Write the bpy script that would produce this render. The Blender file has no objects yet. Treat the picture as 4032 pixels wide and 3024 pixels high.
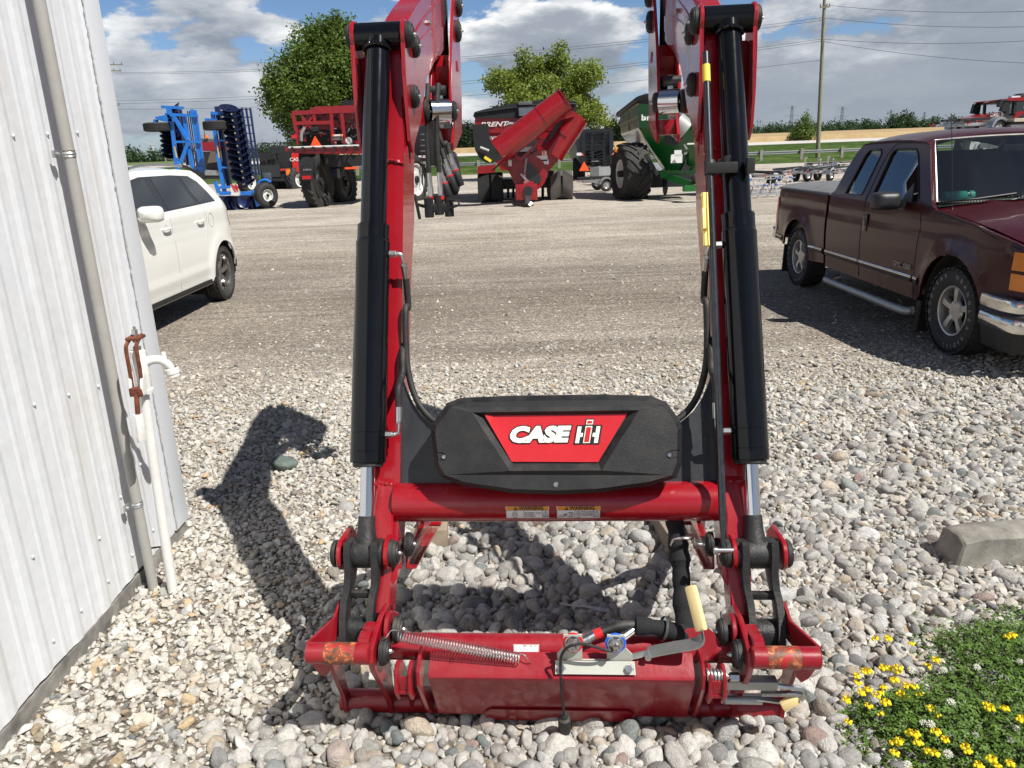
import bpy, bmesh, math, random
import numpy as np
from mathutils import Vector, Matrix, Euler
from mathutils.geometry import tessellate_polygon, delaunay_2d_cdt
random.seed(11); np.random.seed(11)
PI = math.pi
scene = bpy.context.scene
C = scene.collection

# ---------------------------------------------------------------- camera
CAM_H = 1.75; FPX = 765.0
pitch = math.atan(232/765); roll = math.radians(2.1)
fwd = Vector((0, math.cos(pitch), -math.sin(pitch)))
up0 = Vector((0, math.sin(pitch), math.cos(pitch))); rt0 = Vector((1, 0, 0))
rt = rt0*math.cos(roll) - up0*math.sin(roll)
up = rt0*math.sin(roll) + up0*math.cos(roll)
cam = bpy.data.cameras.new('camera'); camo = bpy.data.objects.new('camera', cam); C.objects.link(camo)
M3 = Matrix((rt, up, -fwd)).transposed()
camo.matrix_world = Matrix.Translation((0, 0, CAM_H)) @ M3.to_4x4()
cam.sensor_width = 36; cam.lens = FPX/1024*36; cam.clip_start = 0.05; cam.clip_end = 6000
scene.camera = camo

# ---------------------------------------------------------------- light
sun_vec = Vector((0.57, -0.44, 1.0)).normalized()
sl = bpy.data.lights.new('sun', 'SUN'); sl.energy = 5.0; sl.angle = math.radians(0.53); sl.color = (1, .965, .91)
so = bpy.data.objects.new('sun', sl); C.objects.link(so)
so.rotation_euler = (-sun_vec).to_track_quat('-Z', 'Y').to_euler()
so.location = (10, -10, 20)
scene.view_settings.view_transform = 'Standard'; scene.view_settings.look = 'None'
scene.view_settings.exposure = 0.40; scene.view_settings.gamma = 1.0
scene.view_settings.use_curve_mapping = False
W = bpy.data.worlds.new('World'); scene.world = W; W.use_nodes = True

class NT:
    """small node-graph helper"""
    def __init__(s, tree): s.t = tree; s.n = tree.nodes; s.l = tree.links
    def add(s, typ, **kw):
        nd = s.n.new(typ)
        ins = kw.pop('ins', {})
        for k, v in kw.items(): setattr(nd, k, v)
        for k, v in ins.items():
            if isinstance(v, bpy.types.NodeSocket): s.l.new(v, nd.inputs[k])
            else: nd.inputs[k].default_value = v
        return nd
    def math(s, op, a, b=0.0, c=0.0, clamp=False):
        nd = s.n.new('ShaderNodeMath'); nd.operation = op; nd.use_clamp = clamp
        for i, v in enumerate((a, b, c)):
            if isinstance(v, bpy.types.NodeSocket): s.l.new(v, nd.inputs[i])
            else: nd.inputs[i].default_value = v
        return nd.outputs[0]
    def noise(s, vec, scale, detail=4, rough=.55, dist=0.0, lac=2.0):
        nd = s.n.new('ShaderNodeTexNoise'); nd.inputs['Scale'].default_value = scale
        nd.inputs['Detail'].default_value = detail; nd.inputs['Roughness'].default_value = rough
        nd.inputs['Distortion'].default_value = dist; nd.inputs['Lacunarity'].default_value = lac
        if vec is not None: s.l.new(vec, nd.inputs['Vector'])
        return nd.outputs['Fac']
    def ramp(s, fac, stops, interp='LINEAR'):
        nd = s.n.new('ShaderNodeValToRGB'); cr = nd.color_ramp; cr.interpolation = interp
        while len(cr.elements) > 1: cr.elements.remove(cr.elements[-1])
        cr.elements[0].position = stops[0][0]; cr.elements[0].color = c4(stops[0][1])
        for p, c in stops[1:]:
            e = cr.elements.new(p); e.color = c4(c)
        s.l.new(fac, nd.inputs[0]); return nd.outputs[0]
    def mix(s, fac, a, b, typ='MIX'):
        nd = s.n.new('ShaderNodeMix'); nd.data_type = 'RGBA'; nd.blend_type = typ
        for i, v in ((0, fac), (6, a), (7, b)):
            if isinstance(v, bpy.types.NodeSocket): s.l.new(v, nd.inputs[i])
            else: nd.inputs[i].default_value = v if i == 0 else c4(v)
        return nd.outputs[2]
    def scale(s, vec, sc, loc=(0, 0, 0)):
        nd = s.n.new('ShaderNodeMapping'); nd.inputs['Scale'].default_value = sc
        nd.inputs['Location'].default_value = loc
        s.l.new(vec, nd.inputs['Vector']); return nd.outputs[0]
def c4(c):
    if isinstance(c, (int, float)): return (c, c, c, 1)
    return tuple(c) if len(c) == 4 else (c[0], c[1], c[2], 1)

def build_world():
    T = NT(W.node_tree); T.n.clear()
    out = T.add('ShaderNodeOutputWorld'); bg = T.add('ShaderNodeBackground')
    sky = T.add('ShaderNodeTexSky', sky_type='NISHITA', sun_disc=False)
    sky.sun_elevation = math.asin(sun_vec.z)
    sky.sun_rotation = math.atan2(sun_vec.x, sun_vec.y)
    sky.air_density = 1.0; sky.dust_density = .6; sky.ozone_density = 1.4
    tc = T.add('ShaderNodeTexCoord'); g = tc.outputs['Generated']
    sep = T.add('ShaderNodeSeparateXYZ', ins={0: g}); x, y, z = sep.outputs
    # cumulus: stretched noise in view directions, flat grey bases and bright lit tops
    def cu(dz):
        v_ = T.add('ShaderNodeCombineXYZ', ins={0: T.math('ADD', T.math('MULTIPLY', x, 3.1), CLX), 1: T.math('ADD', T.math('MULTIPLY', y, 3.1), CLY), 2: T.math('ADD', T.math('MULTIPLY', z, 8.5), dz)}).outputs[0]
        return T.math('ADD', T.math('MULTIPLY', T.noise(v_, 1.15, 3, .5), .55), T.math('MULTIPLY', T.noise(v_, 2.6, 12, .62, .1), .45))
    n = cu(0.0); nup = cu(.30)
    n2 = T.math('ADD', n, T.math('MULTIPLY', x, .10))
    mask = T.ramp(n2, [(.447, 0), (.487, 1)], 'EASE')
    mask = T.math('MULTIPLY', mask, T.ramp(z, [(.30, 1), (.55, .12)], 'EASE'))
    lit = T.math('ADD', T.math('MULTIPLY', T.math('SUBTRACT', n, nup), 4.6), .40, clamp=True)
    thick = T.ramp(n2, [(.47, 1), (.62, .25)], 'EASE')
    l2 = T.math('MULTIPLY', lit, thick)
    ccol = T.ramp(l2, [(0, (3.6, 4.1, 4.9)), (.22, (4.8, 5.3, 6.1)), (.5, (8.2, 8.6, 9.1)), (.9, (15.5, 15.5, 15.3))])
    skyc = T.mix(1.0, sky.outputs[0], T.ramp(z, [(.1, (SKYM*.98, SKYM*1.2, SKYM*1.55)), (.6, (SKYM*.5, SKYM*.56, SKYM*.65))]), 'MULTIPLY')
    haze = T.ramp(z, [(0, 1), (.13, 0)], 'EASE')
    body = T.mix(T.math('MULTIPLY', mask, .94), skyc, ccol)
    col = T.mix(T.math('MULTIPLY', haze, .5), body, (5.8, 6.6, 7.6))
    T.l.new(col, bg.inputs['Color']); bg.inputs['Strength'].default_value = SKYS
    T.l.new(bg.outputs[0], out.inputs[0])
CLX, CLY, SKYM, SKYS = 2.37, 6.7, 1.0, .055
build_world()

# ---------------------------------------------------------------- materials
MATS = {}
def principled(name):
    m = bpy.data.materials.new(name); m.use_nodes = True
    T = NT(m.node_tree); T.n.clear()
    out = T.add('ShaderNodeOutputMaterial'); p = T.add('ShaderNodeBsdfPrincipled')
    T.l.new(p.outputs[0], out.inputs[0]); return m, T, p
def mat(name, col, rough=.5, metal=0.0, coat=0.0, var=.12, vscale=6, bump=0.0, bscale=60, spec=.5, dust=0.0, rvar=.1, dustcol=(.38, .33, .27), emis=None, stretch=(1, 1, 1), trans=0, alpha=None):
    if name in MATS: return MATS[name]
    m, T, p = principled(name)
    tc = T.add('ShaderNodeTexCoord'); o = tc.outputs['Object']
    o = T.scale(o, stretch)
    n = T.noise(o, vscale, 5, .6)
    dark = tuple(c*(1-var) for c in col); lite = tuple(min(1, c*(1+var)) for c in col)
    cc = T.ramp(n, [(.3, dark), (.7, lite)])
    if dust:
        geo = T.add('ShaderNodeNewGeometry'); sp = T.add('ShaderNodeSeparateXYZ', ins={0: geo.outputs['Normal']})
        upn = T.math('MULTIPLY', T.math('MAXIMUM', sp.outputs[2], .25), dust)
        dn = T.ramp(T.noise(o, vscale*2.3, 8, .7), [(.42, 0), (.75, 1)])
        cc = T.mix(T.math('MULTIPLY', dn, upn), cc, dustcol)
    T.l.new(cc, p.inputs['Base Color'])
    if rvar:
        rr = T.math('ADD', T.math('MULTIPLY', T.noise(o, vscale*3.1, 6, .65), rvar*2), rough-rvar, clamp=True)
        T.l.new(rr, p.inputs['Roughness'])
    else: p.inputs['Roughness'].default_value = rough
    p.inputs['Metallic'].default_value = metal
    p.inputs['Specular IOR Level'].default_value = spec
    if coat: p.inputs['Coat Weight'].default_value = coat; p.inputs['Coat Roughness'].default_value = .06
    if trans: p.inputs['Transmission Weight'].default_value = trans
    if bump:
        b = T.add('ShaderNodeBump', ins={'Strength': min(1, bump), 'Distance': .004})
        T.l.new(T.noise(o, bscale, 6, .6), b.inputs['Height']); T.l.new(b.outputs[0], p.inputs['Normal'])
    if emis: p.inputs['Emission Color'].default_value = c4(emis); p.inputs['Emission Strength'].default_value = 1
    MATS[name] = m; return m
RED = mat('loader red paint', (.29, .004, .011), .26, coat=.5, var=.10, vscale=3, dust=.06, rvar=.08, bump=.12, bscale=25)
REDG = mat('loader red dusty', (.25, .004, .012), .36, coat=.3, var=.14, vscale=6, dust=.10, rvar=.12, bump=.2, bscale=40)
BLK = mat('gloss black paint', (.004, .0045, .006), .13, coat=.3, spec=.2, var=.2, rvar=.05)
PLB = mat('textured black plastic', (.010, .0105, .012), .46, spec=.35, var=.15, bump=.5, bscale=420, dust=.12, rvar=.08)
CAST = mat('dark cast iron', (.014, .0145, .016), .5, metal=.1, var=.25, bump=.6, bscale=110, dust=.2)
RUB = mat('black rubber', (.010, .010, .011), .62, var=.2, dust=.25, bump=.3, bscale=90)
CHR = mat('hard chrome', (.72, .73, .75), .13, metal=1, var=.04, rvar=.05)
ZNC = mat('zinc plated steel', (.62, .62, .60), .3, metal=1, var=.15, rvar=.12)
STL = mat('brushed galvanised steel', (.50, .51, .50), .42, metal=.9, var=.15, bump=.2, dust=.15)
GALV = mat('galvanised aluminium', (.55, .56, .58), .38, metal=.85, var=.15)
WHT = mat('white sticker', (.75, .75, .73), .35, var=.04)
ORG = mat('orange sticker', (.80, .28, .02), .35, var=.05)
INK = mat('black ink', (.015, .015, .015), .4, var=.05)
RST = mat('red sticker', (.52, .02, .025), .28, coat=.4, var=.06)
CRM = mat('cream plastic grip', (.80, .62, .30), .42, var=.07)
YEL = mat('yellow plastic', (.85, .66, .05), .4, var=.06)
SLV = mat('black woven sleeve', (.008, .008, .010), .85, var=.3, bump=.8, bscale=220, vscale=14)

# ---------------------------------------------------------------- mesh builder
class MB:
    def __init__(s): s.b = bmesh.new()
    def _tf(s, vs, M):
        for v in vs: v.co = M @ v.co
    def box(s, c, sz, rot=None, bev=0):
        r = bmesh.ops.create_cube(s.b, size=1); vs = r['verts']
        M = Matrix.Translation(c) @ (rot.to_4x4() if rot else Matrix()) @ Matrix.Diagonal((*sz, 1))
        s._tf(vs, M)
        if bev:
            es = list({e for v in vs for e in v.link_edges})
            bmesh.ops.bevel(s.b, geom=es, offset=bev, segments=2, affect='EDGES', profile=.6)
        return s
    def cyl(s, a, b, r, r2=None, n=20, caps=True):
        a = Vector(a); b = Vector(b); d = b-a
        q = d.to_track_quat('Z', 'Y').to_matrix()
        r2 = r if r2 is None else r2
        A = []; B = []
        for i in range(n):
            t = 2*PI*i/n; o = Vector((math.cos(t), math.sin(t), 0))
            A.append(s.b.verts.new(a+q@(o*r))); B.append(s.b.verts.new(b+q@(o*r2)))
        for i in range(n):
            j = (i+1) % n; s.b.faces.new((A[i], A[j], B[j], B[i]))
        if caps: s.b.faces.new(A[::-1]); s.b.faces.new(B)
        return s
    def lathe(s, prof, org, axis, n=28, close=False):
        org = Vector(org); q = Vector(axis).normalized().to_track_quat('Z', 'Y').to_matrix()
        rows = []
        for r, h in prof:
            if r < 1e-6: rows.append([s.b.verts.new(org+q@Vector((0, 0, h)))]); continue
            rows.append([s.b.verts.new(org+q@Vector((r*math.cos(2*PI*i/n), r*math.sin(2*PI*i/n), h))) for i in range(n)])
        prs = list(zip(rows, rows[1:]))
        if close: prs.append((rows[-1], rows[0]))
        for a, b in prs:
            for i in range(n):
                j = (i+1) % n
                try:
                    if len(a) == 1 and len(b) == 1: continue
                    if len(a) == 1: s.b.faces.new((a[0], b[j], b[i]))
                    elif len(b) == 1: s.b.faces.new((a[i], a[j], b[0]))
                    else: s.b.faces.new((a[i], a[j], b[j], b[i]))
                except ValueError: pass
        return s
    def tube(s, pts, r, n=10, closed=False, squash=None):
        pts = [Vector(p) for p in pts]; k = len(pts)
        rs = r if isinstance(r, (list, tuple)) else [r]*k
        rows = []; prev = None
        for i, p in enumerate(pts):
            a = pts[(i-1) % k] if (closed or i > 0) else p
            b = pts[(i+1) % k] if (closed or i < k-1) else p
            t = (b-a).normalized()
            if prev is None:
                u = t.orthogonal().normalized()
            else:
                u = (prev - t*prev.dot(t)).normalized()
            prev = u; v = t.cross(u)
            rows.append([s.b.verts.new(p+(u*math.cos(2*PI*j/n)+v*math.sin(2*PI*j/n))*rs[i]) for j in range(n)])
        rng = range(k if closed else k-1)
        for i in rng:
            a = rows[i]; b = rows[(i+1) % k]
            for j in range(n):
                s.b.faces.new((a[j], a[(j+1) % n], b[(j+1) % n], b[j]))
        if not closed: s.b.faces.new(rows[0][::-1]); s.b.faces.new(rows[-1])
        return s
    def prism(s, poly, axis, a, b, bev=0):
        """extrude a 2-D polygon along an axis; poly holds the other two coordinates in xyz order"""
        def mk(p, t):
            return {'x': (t, p[0], p[1]), 'y': (p[0], t, p[1]), 'z': (p[0], p[1], t)}[axis]
        A = [s.b.verts.new(mk(p, a)) for p in poly]; B = [s.b.verts.new(mk(p, b)) for p in poly]
        k = len(poly); fs = [s.b.faces.new(A), s.b.faces.new(B[::-1])]
        for i in range(k): fs.append(s.b.faces.new((A[i], B[i], B[(i+1) % k], A[(i+1) % k])))
        if bev:
            es = [e for e in fs[0].edges]+[e for e in fs[1].edges]
            bmesh.ops.bevel(s.b, geom=es, offset=bev, segments=1, affect='EDGES')
        return s
    def face(s, pts):
        s.b.faces.new([s.b.verts.new(p) for p in pts]); return s
    def slab(s, pts, n):
        """quad/polygon pts extruded by vector n"""
        n = Vector(n); A = [s.b.verts.new(p) for p in pts]; B = [s.b.verts.new(Vector(p)+n) for p in pts]
        s.b.faces.new(A); s.b.faces.new(B[::-1]); k = len(A)
        for i in range(k): s.b.faces.new((A[i], B[i], B[(i+1) % k], A[(i+1) % k]))
        return s
    def beam(s, a, b, w, h, up=(0, 0, 1), bev=0):
        a = Vector(a); b = Vector(b); d = (b-a); L = d.length; d.normalize()
        u = Vector(up); x = d.cross(u)
        if x.length < 1e-4: x = d.orthogonal()
        x.normalize(); z = x.cross(d)
        M = Matrix((x, d, z)).transposed()
        return s.box((a+b)/2, (w, L, h), M, bev)
    def loft(s, rows, cap=True):
        R = [[s.b.verts.new(p) for p in r] for r in rows]
        for a, b in zip(R, R[1:]):
            for i in range(len(a)-1):
                try: s.b.faces.new((a[i], a[i+1], b[i+1], b[i]))
                except ValueError: pass
        return R
    def helix(s, a, b, R, r, turns, n=10, m=5):
        a = Vector(a); b = Vector(b); d = b-a; q = d.to_track_quat('Z', 'Y').to_matrix(); L = d.length
        k = int(turns*n)
        return s.tube([a+q@Vector((R*math.cos(2*PI*i/n), R*math.sin(2*PI*i/n), L*i/k)) for i in range(k+1)], r, m)
    def mesh(s, name, ms, sharp=.6, smooth=True, merge=False):
        if merge: bmesh.ops.remove_doubles(s.b, verts=s.b.verts, dist=1e-4)
        bmesh.ops.recalc_face_normals(s.b, faces=s.b.faces)
        s.b.normal_update()
        if smooth:
            for e in s.b.edges:
                if len(e.link_faces) != 2 or e.calc_face_angle(0) > sharp: e.smooth = False
            for f in s.b.faces: f.smooth = True
        me = bpy.data.meshes.new(name); s.b.to_mesh(me); s.b.free()
        for m_ in (ms if isinstance(ms, (list, tuple)) else [ms]): me.materials.append(m_)
        return me
    def build(s, name, m, parent=None, label=None, **kw):
        o = bpy.data.objects.new(name, s.mesh(name, m, **kw)); C.objects.link(o)
        if parent: o.parent = parent
        if label: o['label'] = label
        return o
def thing(name, label, cat, loc=(0, 0, 0), rotz=0, group=None):
    o = bpy.data.objects.new(name, None); C.objects.link(o); o.empty_display_size = .2
    o.location = loc; o.rotation_euler = (0, 0, rotz); o['label'] = label; o['category'] = cat
    if group: o['group'] = group
    return o
def tag(o, label=None, cat=None, group=None, kind=None):
    for k, v in (('label', label), ('category', cat), ('group', group), ('kind', kind)):
        if v: o[k] = v
    return o
def copy_tree(o, parent=None):
    c = o.copy(); C.objects.link(c); c.parent = parent
    for ch in list(o.children): copy_tree(ch, c)
    return c
def bez(pts, n=12):
    """Catmull-Rom through pts"""
    P = [Vector(p) for p in pts]; P = [P[0]*2-P[1]]+P+[P[-1]*2-P[-2]]; out = []
    for i in range(1, len(P)-2):
        for k in range(n):
            t = k/n; a, b, c, d = P[i-1:i+3]
            out.append(.5*((2*b)+(-a+c)*t+(2*a-5*b+4*c-d)*t*t+(-a+3*b-3*c+d)*t**3))
    out.append(P[-2]); return out
def text_mesh(txt, size, M, m, name, parent, shear=0, offset=0, extrude=.0006, align='CENTER', label=None, xs=1.0):
    cu = bpy.data.curves.new(name, 'FONT'); cu.body = txt; cu.size = size; cu.shear = shear; cu.offset = offset
    cu.extrude = extrude; cu.align_x = align; cu.align_y = 'CENTER'; cu.resolution_u = 3
    to = bpy.data.objects.new(name, cu); C.objects.link(to)
    me = bpy.data.meshes.new_from_object(to.evaluated_get(bpy.context.evaluated_depsgraph_get()))
    bpy.data.objects.remove(to)
    me.transform(M @ Matrix.Diagonal((xs, 1, 1, 1))); me.materials.clear(); me.materials.append(m)
    o = bpy.data.objects.new(name, me); C.objects.link(o)
    if parent: o.parent = parent
    if label: o['label'] = label
    return o
def frame(o, x, y):
    """4x4 with local x,y axes"""
    x = Vector(x).normalized(); y = Vector(y); z = x.cross(y).normalized(); y = z.cross(x)
    M = Matrix((x, y, z)).transposed().to_4x4(); M.translation = o; return M
def skin(outer, holes, step, f, thick=.02, nrm=(-1, 0, 0)):
    """sheet with holes: outer/holes are 2-D loops, f maps (u,v)->xyz; interior grid points follow curvature"""
    pts = []; edges = []
    def inside(p, poly):
        c = False; k = len(poly)
        for i in range(k):
            a = poly[i]; b = poly[i-1]
            if (a[1] > p[1]) != (b[1] > p[1]) and p[0] < (b[0]-a[0])*(p[1]-a[1])/(b[1]-a[1])+a[0]: c = not c
        return c
    def refine(loop):
        out = []
        for i, a in enumerate(loop):
            b = loop[(i+1) % len(loop)]; L = math.hypot(b[0]-a[0], b[1]-a[1]); k = max(1, int(L/step+.5))
            for j in range(k): out.append((a[0]+(b[0]-a[0])*j/k, a[1]+(b[1]-a[1])*j/k))
        return out
    loops = [refine(outer)]+[refine(h) for h in holes]
    for lp in loops:
        b = len(pts); pts += [Vector(p) for p in lp]; edges += [(b+i, b+(i+1) % len(lp)) for i in range(len(lp))]
    us = [p[0] for p in outer]; vs = [p[1] for p in outer]
    nb = len(pts); bp = np.array([(p[0], p[1]) for p in pts])
    u = min(us)+step/2
    while u < max(us):
        v = min(vs)+step/2
        while v < max(vs):
            if inside((u, v), outer) and not any(inside((u, v), h) for h in holes) and np.min((bp[:, 0]-u)**2+(bp[:, 1]-v)**2) > (step*.35)**2:
                pts.append(Vector((u, v)))
            v += step
        u += step
    vo, eo, fo, *_ = delaunay_2d_cdt(pts, edges, [], 0, 1e-6)
    mb = MB(); V = [mb.b.verts.new(f(p[0], p[1])) for p in vo]
    for t in fo:
        cx = sum(vo[i][0] for i in t)/3; cy = sum(vo[i][1] for i in t)/3
        if inside((cx, cy), outer) and not any(inside((cx, cy), h) for h in holes):
            mb.b.faces.new([V[i] for i in t])
    loose = [v for v in mb.b.verts if not v.link_faces]
    bmesh.ops.delete(mb.b, geom=loose, context='VERTS')
    bmesh.ops.recalc_face_normals(mb.b, faces=mb.b.faces)
    if thick:
        bmesh.ops.dissolve_degenerate(mb.b, edges=mb.b.edges, dist=1e-5)
        fs = list(mb.b.faces); r = bmesh.ops.extrude_face_region(mb.b, geom=fs)
        for v in [g for g in r['geom'] if isinstance(g, bmesh.types.BMVert)]: v.co += Vector(nrm)*thick
        if False: pass
    return mb
def worn_mat():
    m, T, p = principled('worn orange paint'); o = T.add('ShaderNodeTexCoord').outputs['Object']
    n = T.noise(o, 45, 7, .7, .5); k = T.noise(o, 16, 6, .65, .8)
    c = T.ramp(n, [(.33, (.10, .05, .03)), (.45, (.17, .085, .035)), (.50, (.28, .03, .025)), (.54, (.46, .15, .05)), (.60, (.40, .22, .10))], 'CONSTANT')
    c = T.mix(T.ramp(k, [(.41, 0), (.50, 1)]), (.40, .012, .02), c)
    T.l.new(c, p.inputs['Base Color']); p.inputs['Roughness'].default_value = .5; return m
WORN = worn_mat()
# ================================================================ ground
def terrain(x, y):
    """metres above the yard: road bank beyond the guardrail, then a gently rising field"""
    t = (y-70)/26; side = max(0, min(1, (x+30)/70)); top = 1.42+.07*side; z = 0
    if y > 70: z = top*(t*t*(3-2*t) if t < 1 else 1)
    if y > 96: z += (min(y, 110)-96)*.022
    if y > 110: z += (y-110)*(.0072+.0070*max(0, min(1, (x+10)/80)))
    if y > 330: z = z-(y-330)*.009
    return z
PEB = 'PEB'
def ground_mat():
    m, T, p = principled('packed gravel')
    tc = T.add('ShaderNodeTexCoord'); o = tc.outputs['Object']
    sp = T.add('ShaderNodeSeparateXYZ', ins={0: o}); y = sp.outputs[1]
    streak = T.noise(T.scale(o, (.16, .6, 1)), 1.0, 8, .68, .6)
    blot = T.noise(o, .35, 5, .6, .5)
    base = T.ramp(T.math('ADD', T.math('MULTIPLY', streak, .6), T.math('MULTIPLY', blot, .4)), [(.36, (.235, .205, .170)), (.50, (.32, .288, .25)), (.62, (.40, .365, .32))])
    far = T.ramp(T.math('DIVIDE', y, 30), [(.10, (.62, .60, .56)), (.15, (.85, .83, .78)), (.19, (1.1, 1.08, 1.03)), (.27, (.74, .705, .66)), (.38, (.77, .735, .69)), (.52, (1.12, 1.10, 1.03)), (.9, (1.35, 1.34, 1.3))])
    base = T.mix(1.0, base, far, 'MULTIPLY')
    trk = T.noise(T.scale(o, (.035, 1.5, 1), (3, 0, 0)), 1.0, 3, .6, .5)
    base = T.mix(1.0, base, T.ramp(trk, [(.42, 1.0), (.50, .80), (.55, 1.08), (.62, .97)]), 'MULTIPLY')
    base = T.mix(T.ramp(T.noise(o, .9, 6, .7, 1.2), [(.56, 0), (.70, .5)]), base, (.17, .14, .11))
    # stones: two voronoi scales with random lightness per cell
    cols = None
    def vor(sc, feat='F1', rnd=1.0):
        v = T.n.new('ShaderNodeTexVoronoi'); v.inputs['Scale'].default_value = sc; v.feature = feat
        v.inputs['Randomness'].default_value = rnd; T.l.new(o, v.inputs['Vector']); return v
    v1 = vor(75); v2 = vor(34); v3 = vor(14)
    c1 = T.add('ShaderNodeSeparateColor', ins={0: v1.outputs['Color']}); c2 = T.add('ShaderNodeSeparateColor', ins={0: v2.outputs['Color']}); c3 = T.add('ShaderNodeSeparateColor', ins={0: v3.outputs['Color']})
    s1 = T.ramp(c1.outputs[0], [(0, .55), (.5, .95), (.85, 1.25), (1, 1.75)]); s2 = T.ramp(c2.outputs[1], [(0, .7), (.6, 1.0), (.9, 1.3), (1, 1.7)])
    stone = T.mix(1.0, base, s1, 'MULTIPLY'); stone = T.mix(.75, stone, s2, 'MULTIPLY')
    sparse = T.math('MULTIPLY', T.ramp(c3.outputs[0], [(.955, 0), (.96, 1)], 'CONSTANT'), T.math('LESS_THAN', v3.outputs['Distance'], .32))
    stone = T.mix(T.math('MULTIPLY', sparse, .6), stone, (.55, .52, .47))
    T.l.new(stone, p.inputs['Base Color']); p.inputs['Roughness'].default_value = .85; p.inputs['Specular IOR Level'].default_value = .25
    h = T.math('ADD', T.math('MULTIPLY', v1.outputs['Distance'], -.5), T.math('MULTIPLY', v2.outputs['Distance'], -1.0))
    h = T.math('ADD', h, T.math('MULTIPLY', T.noise(o, 9, 5, .6), 1.2))
    b = T.add('ShaderNodeBump', ins={'Strength': .9, 'Distance': .012, 'Height': h}); T.l.new(b.outputs[0], p.inputs['Normal'])
    return m
def grid_sheet(name, xs, ys, f, m, parent=None):
    n, k = len(xs), len(ys); co = [(x, y, f(x, y)) for y in ys for x in xs]
    me = bpy.data.meshes.new(name); me.from_pydata(co, [], [(j*n+i, j*n+i+1, (j+1)*n+i+1, (j+1)*n+i) for j in range(k-1) for i in range(n-1)])
    for q in me.polygons: q.use_smooth = True
    me.materials.append(m); o = bpy.data.objects.new(name, me); C.objects.link(o); return o
xs = [-2500, -1200, -600, -350, -220]+list(range(-160, 161, 8))+[220, 350, 600, 1200, 2500]
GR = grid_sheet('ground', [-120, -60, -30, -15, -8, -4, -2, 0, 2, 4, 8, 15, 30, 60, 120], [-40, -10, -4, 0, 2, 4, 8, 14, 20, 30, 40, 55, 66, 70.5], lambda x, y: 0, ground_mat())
tag(GR, kind='structure')
def grassmat(name, a, b, c, sc=1.2):
    m, T, p = principled(name); o = T.add('ShaderNodeTexCoord').outputs['Object']
    n = T.math('ADD', T.math('MULTIPLY', T.noise(T.scale(o, (1, .5, 1)), sc, 8, .7), .6), T.math('MULTIPLY', T.noise(o, sc*.08, 4, .6), .4))
    T.l.new(T.ramp(n, [(.36, a), (.5, b), (.64, c)]), p.inputs['Base Color']); p.inputs['Roughness'].default_value = .9
    p.inputs['Specular IOR Level'].default_value = .1
    bn = T.add('ShaderNodeBump', ins={'Strength': .7, 'Distance': .08, 'Height': T.noise(o, sc*3, 6, .7)}); T.l.new(bn.outputs[0], p.inputs['Normal'])
    return m
YR0, YR1 = 99, 110
ysv = [68+i*1.4 for i in range(20)]+[96.2]
verge = grid_sheet('grass_verge', xs, ysv, lambda x, y: terrain(x, y)+.006+(-.3 if y < 67.9 else 0), grassmat('mown grass', (.022, .042, .008), (.05, .085, .016), (.10, .14, .035)))
tag(verge, kind='structure')
road = grid_sheet('road', xs, [96, 99, 102, 106, 110.5], lambda x, y: terrain(x, y)+.03, mat('pale gravel road', (.50, .47, .43), .9, var=.1, vscale=.3))
tag(road, kind='structure')
wheat = grid_sheet('wheat_field', [x_ for x_ in xs if x_ >= -24], [110, 111, 111.2]+[115+i*12 for i in range(10)]+[240], lambda x, y: terrain(x, y)+(.75 if y > 111.1 else 0), grassmat('ripe wheat', (.29, .20, .10), (.36, .26, .14), (.42, .32, .18), .5))
tag(wheat, kind='structure')
pasture = grid_sheet('pasture', [x_ for x_ in xs if x_ <= -24], [110, 130, 160, 200, 240], lambda x, y: terrain(x, y)+.02, grassmat('pale pasture', (.07, .11, .03), (.12, .15, .06), (.20, .20, .10), .3)); tag(pasture, kind='structure')
gfield = grid_sheet('green_field', xs, [238, 260, 290, 320, 345], lambda x, y: terrain(x, y)+.5, grassmat('green crop', (.05, .10, .03), (.08, .14, .04), (.12, .17, .06), .3))
tag(gfield, kind='structure')
farf = grid_sheet('far_land', xs, [340, 400, 600, 900, 1500, 3000], lambda x, y: terrain(x, min(y, 700))+.2, grassmat('far land', (.05, .09, .03), (.12, .13, .06), (.2, .18, .08), .05))
tag(farf, kind='structure')

# ---------------------------------------------------------------- loose stones
def stone_colors(name, stops, rough=.8, speck=.25, wet=0):
    m, T, p = principled(name)
    oi = T.add('ShaderNodeObjectInfo'); tc = T.add('ShaderNodeTexCoord'); o = tc.outputs['Object']
    off = T.add('ShaderNodeVectorMath', operation='MULTIPLY_ADD', ins={0: oi.outputs['Location'], 1: (7, 7, 7), 2: o}).outputs[0]
    base = T.ramp(oi.outputs['Random'], stops)
    n = T.noise(off, 2.2, 7, .65, .6); n2 = T.noise(off, 14, 4, .6)
    f = T.ramp(n, [(.3, 1-speck), (.5, 1.0), (.7, 1+speck)]); f2 = T.ramp(n2, [(.35, .86), (.62, 1.08)])
    cc = T.mix(1.0, base, f, 'MULTIPLY'); cc = T.mix(1.0, cc, f2, 'MULTIPLY')
    T.l.new(cc, p.inputs['Base Color']); p.inputs['Roughness'].default_value = rough; p.inputs['Specular IOR Level'].default_value = .3
    b = T.add('ShaderNodeBump', ins={'Strength': .5, 'Distance': .05, 'Height': T.noise(off, 6, 6, .6)}); T.l.new(b.outputs[0], p.inputs['Normal'])
    return m
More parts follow.
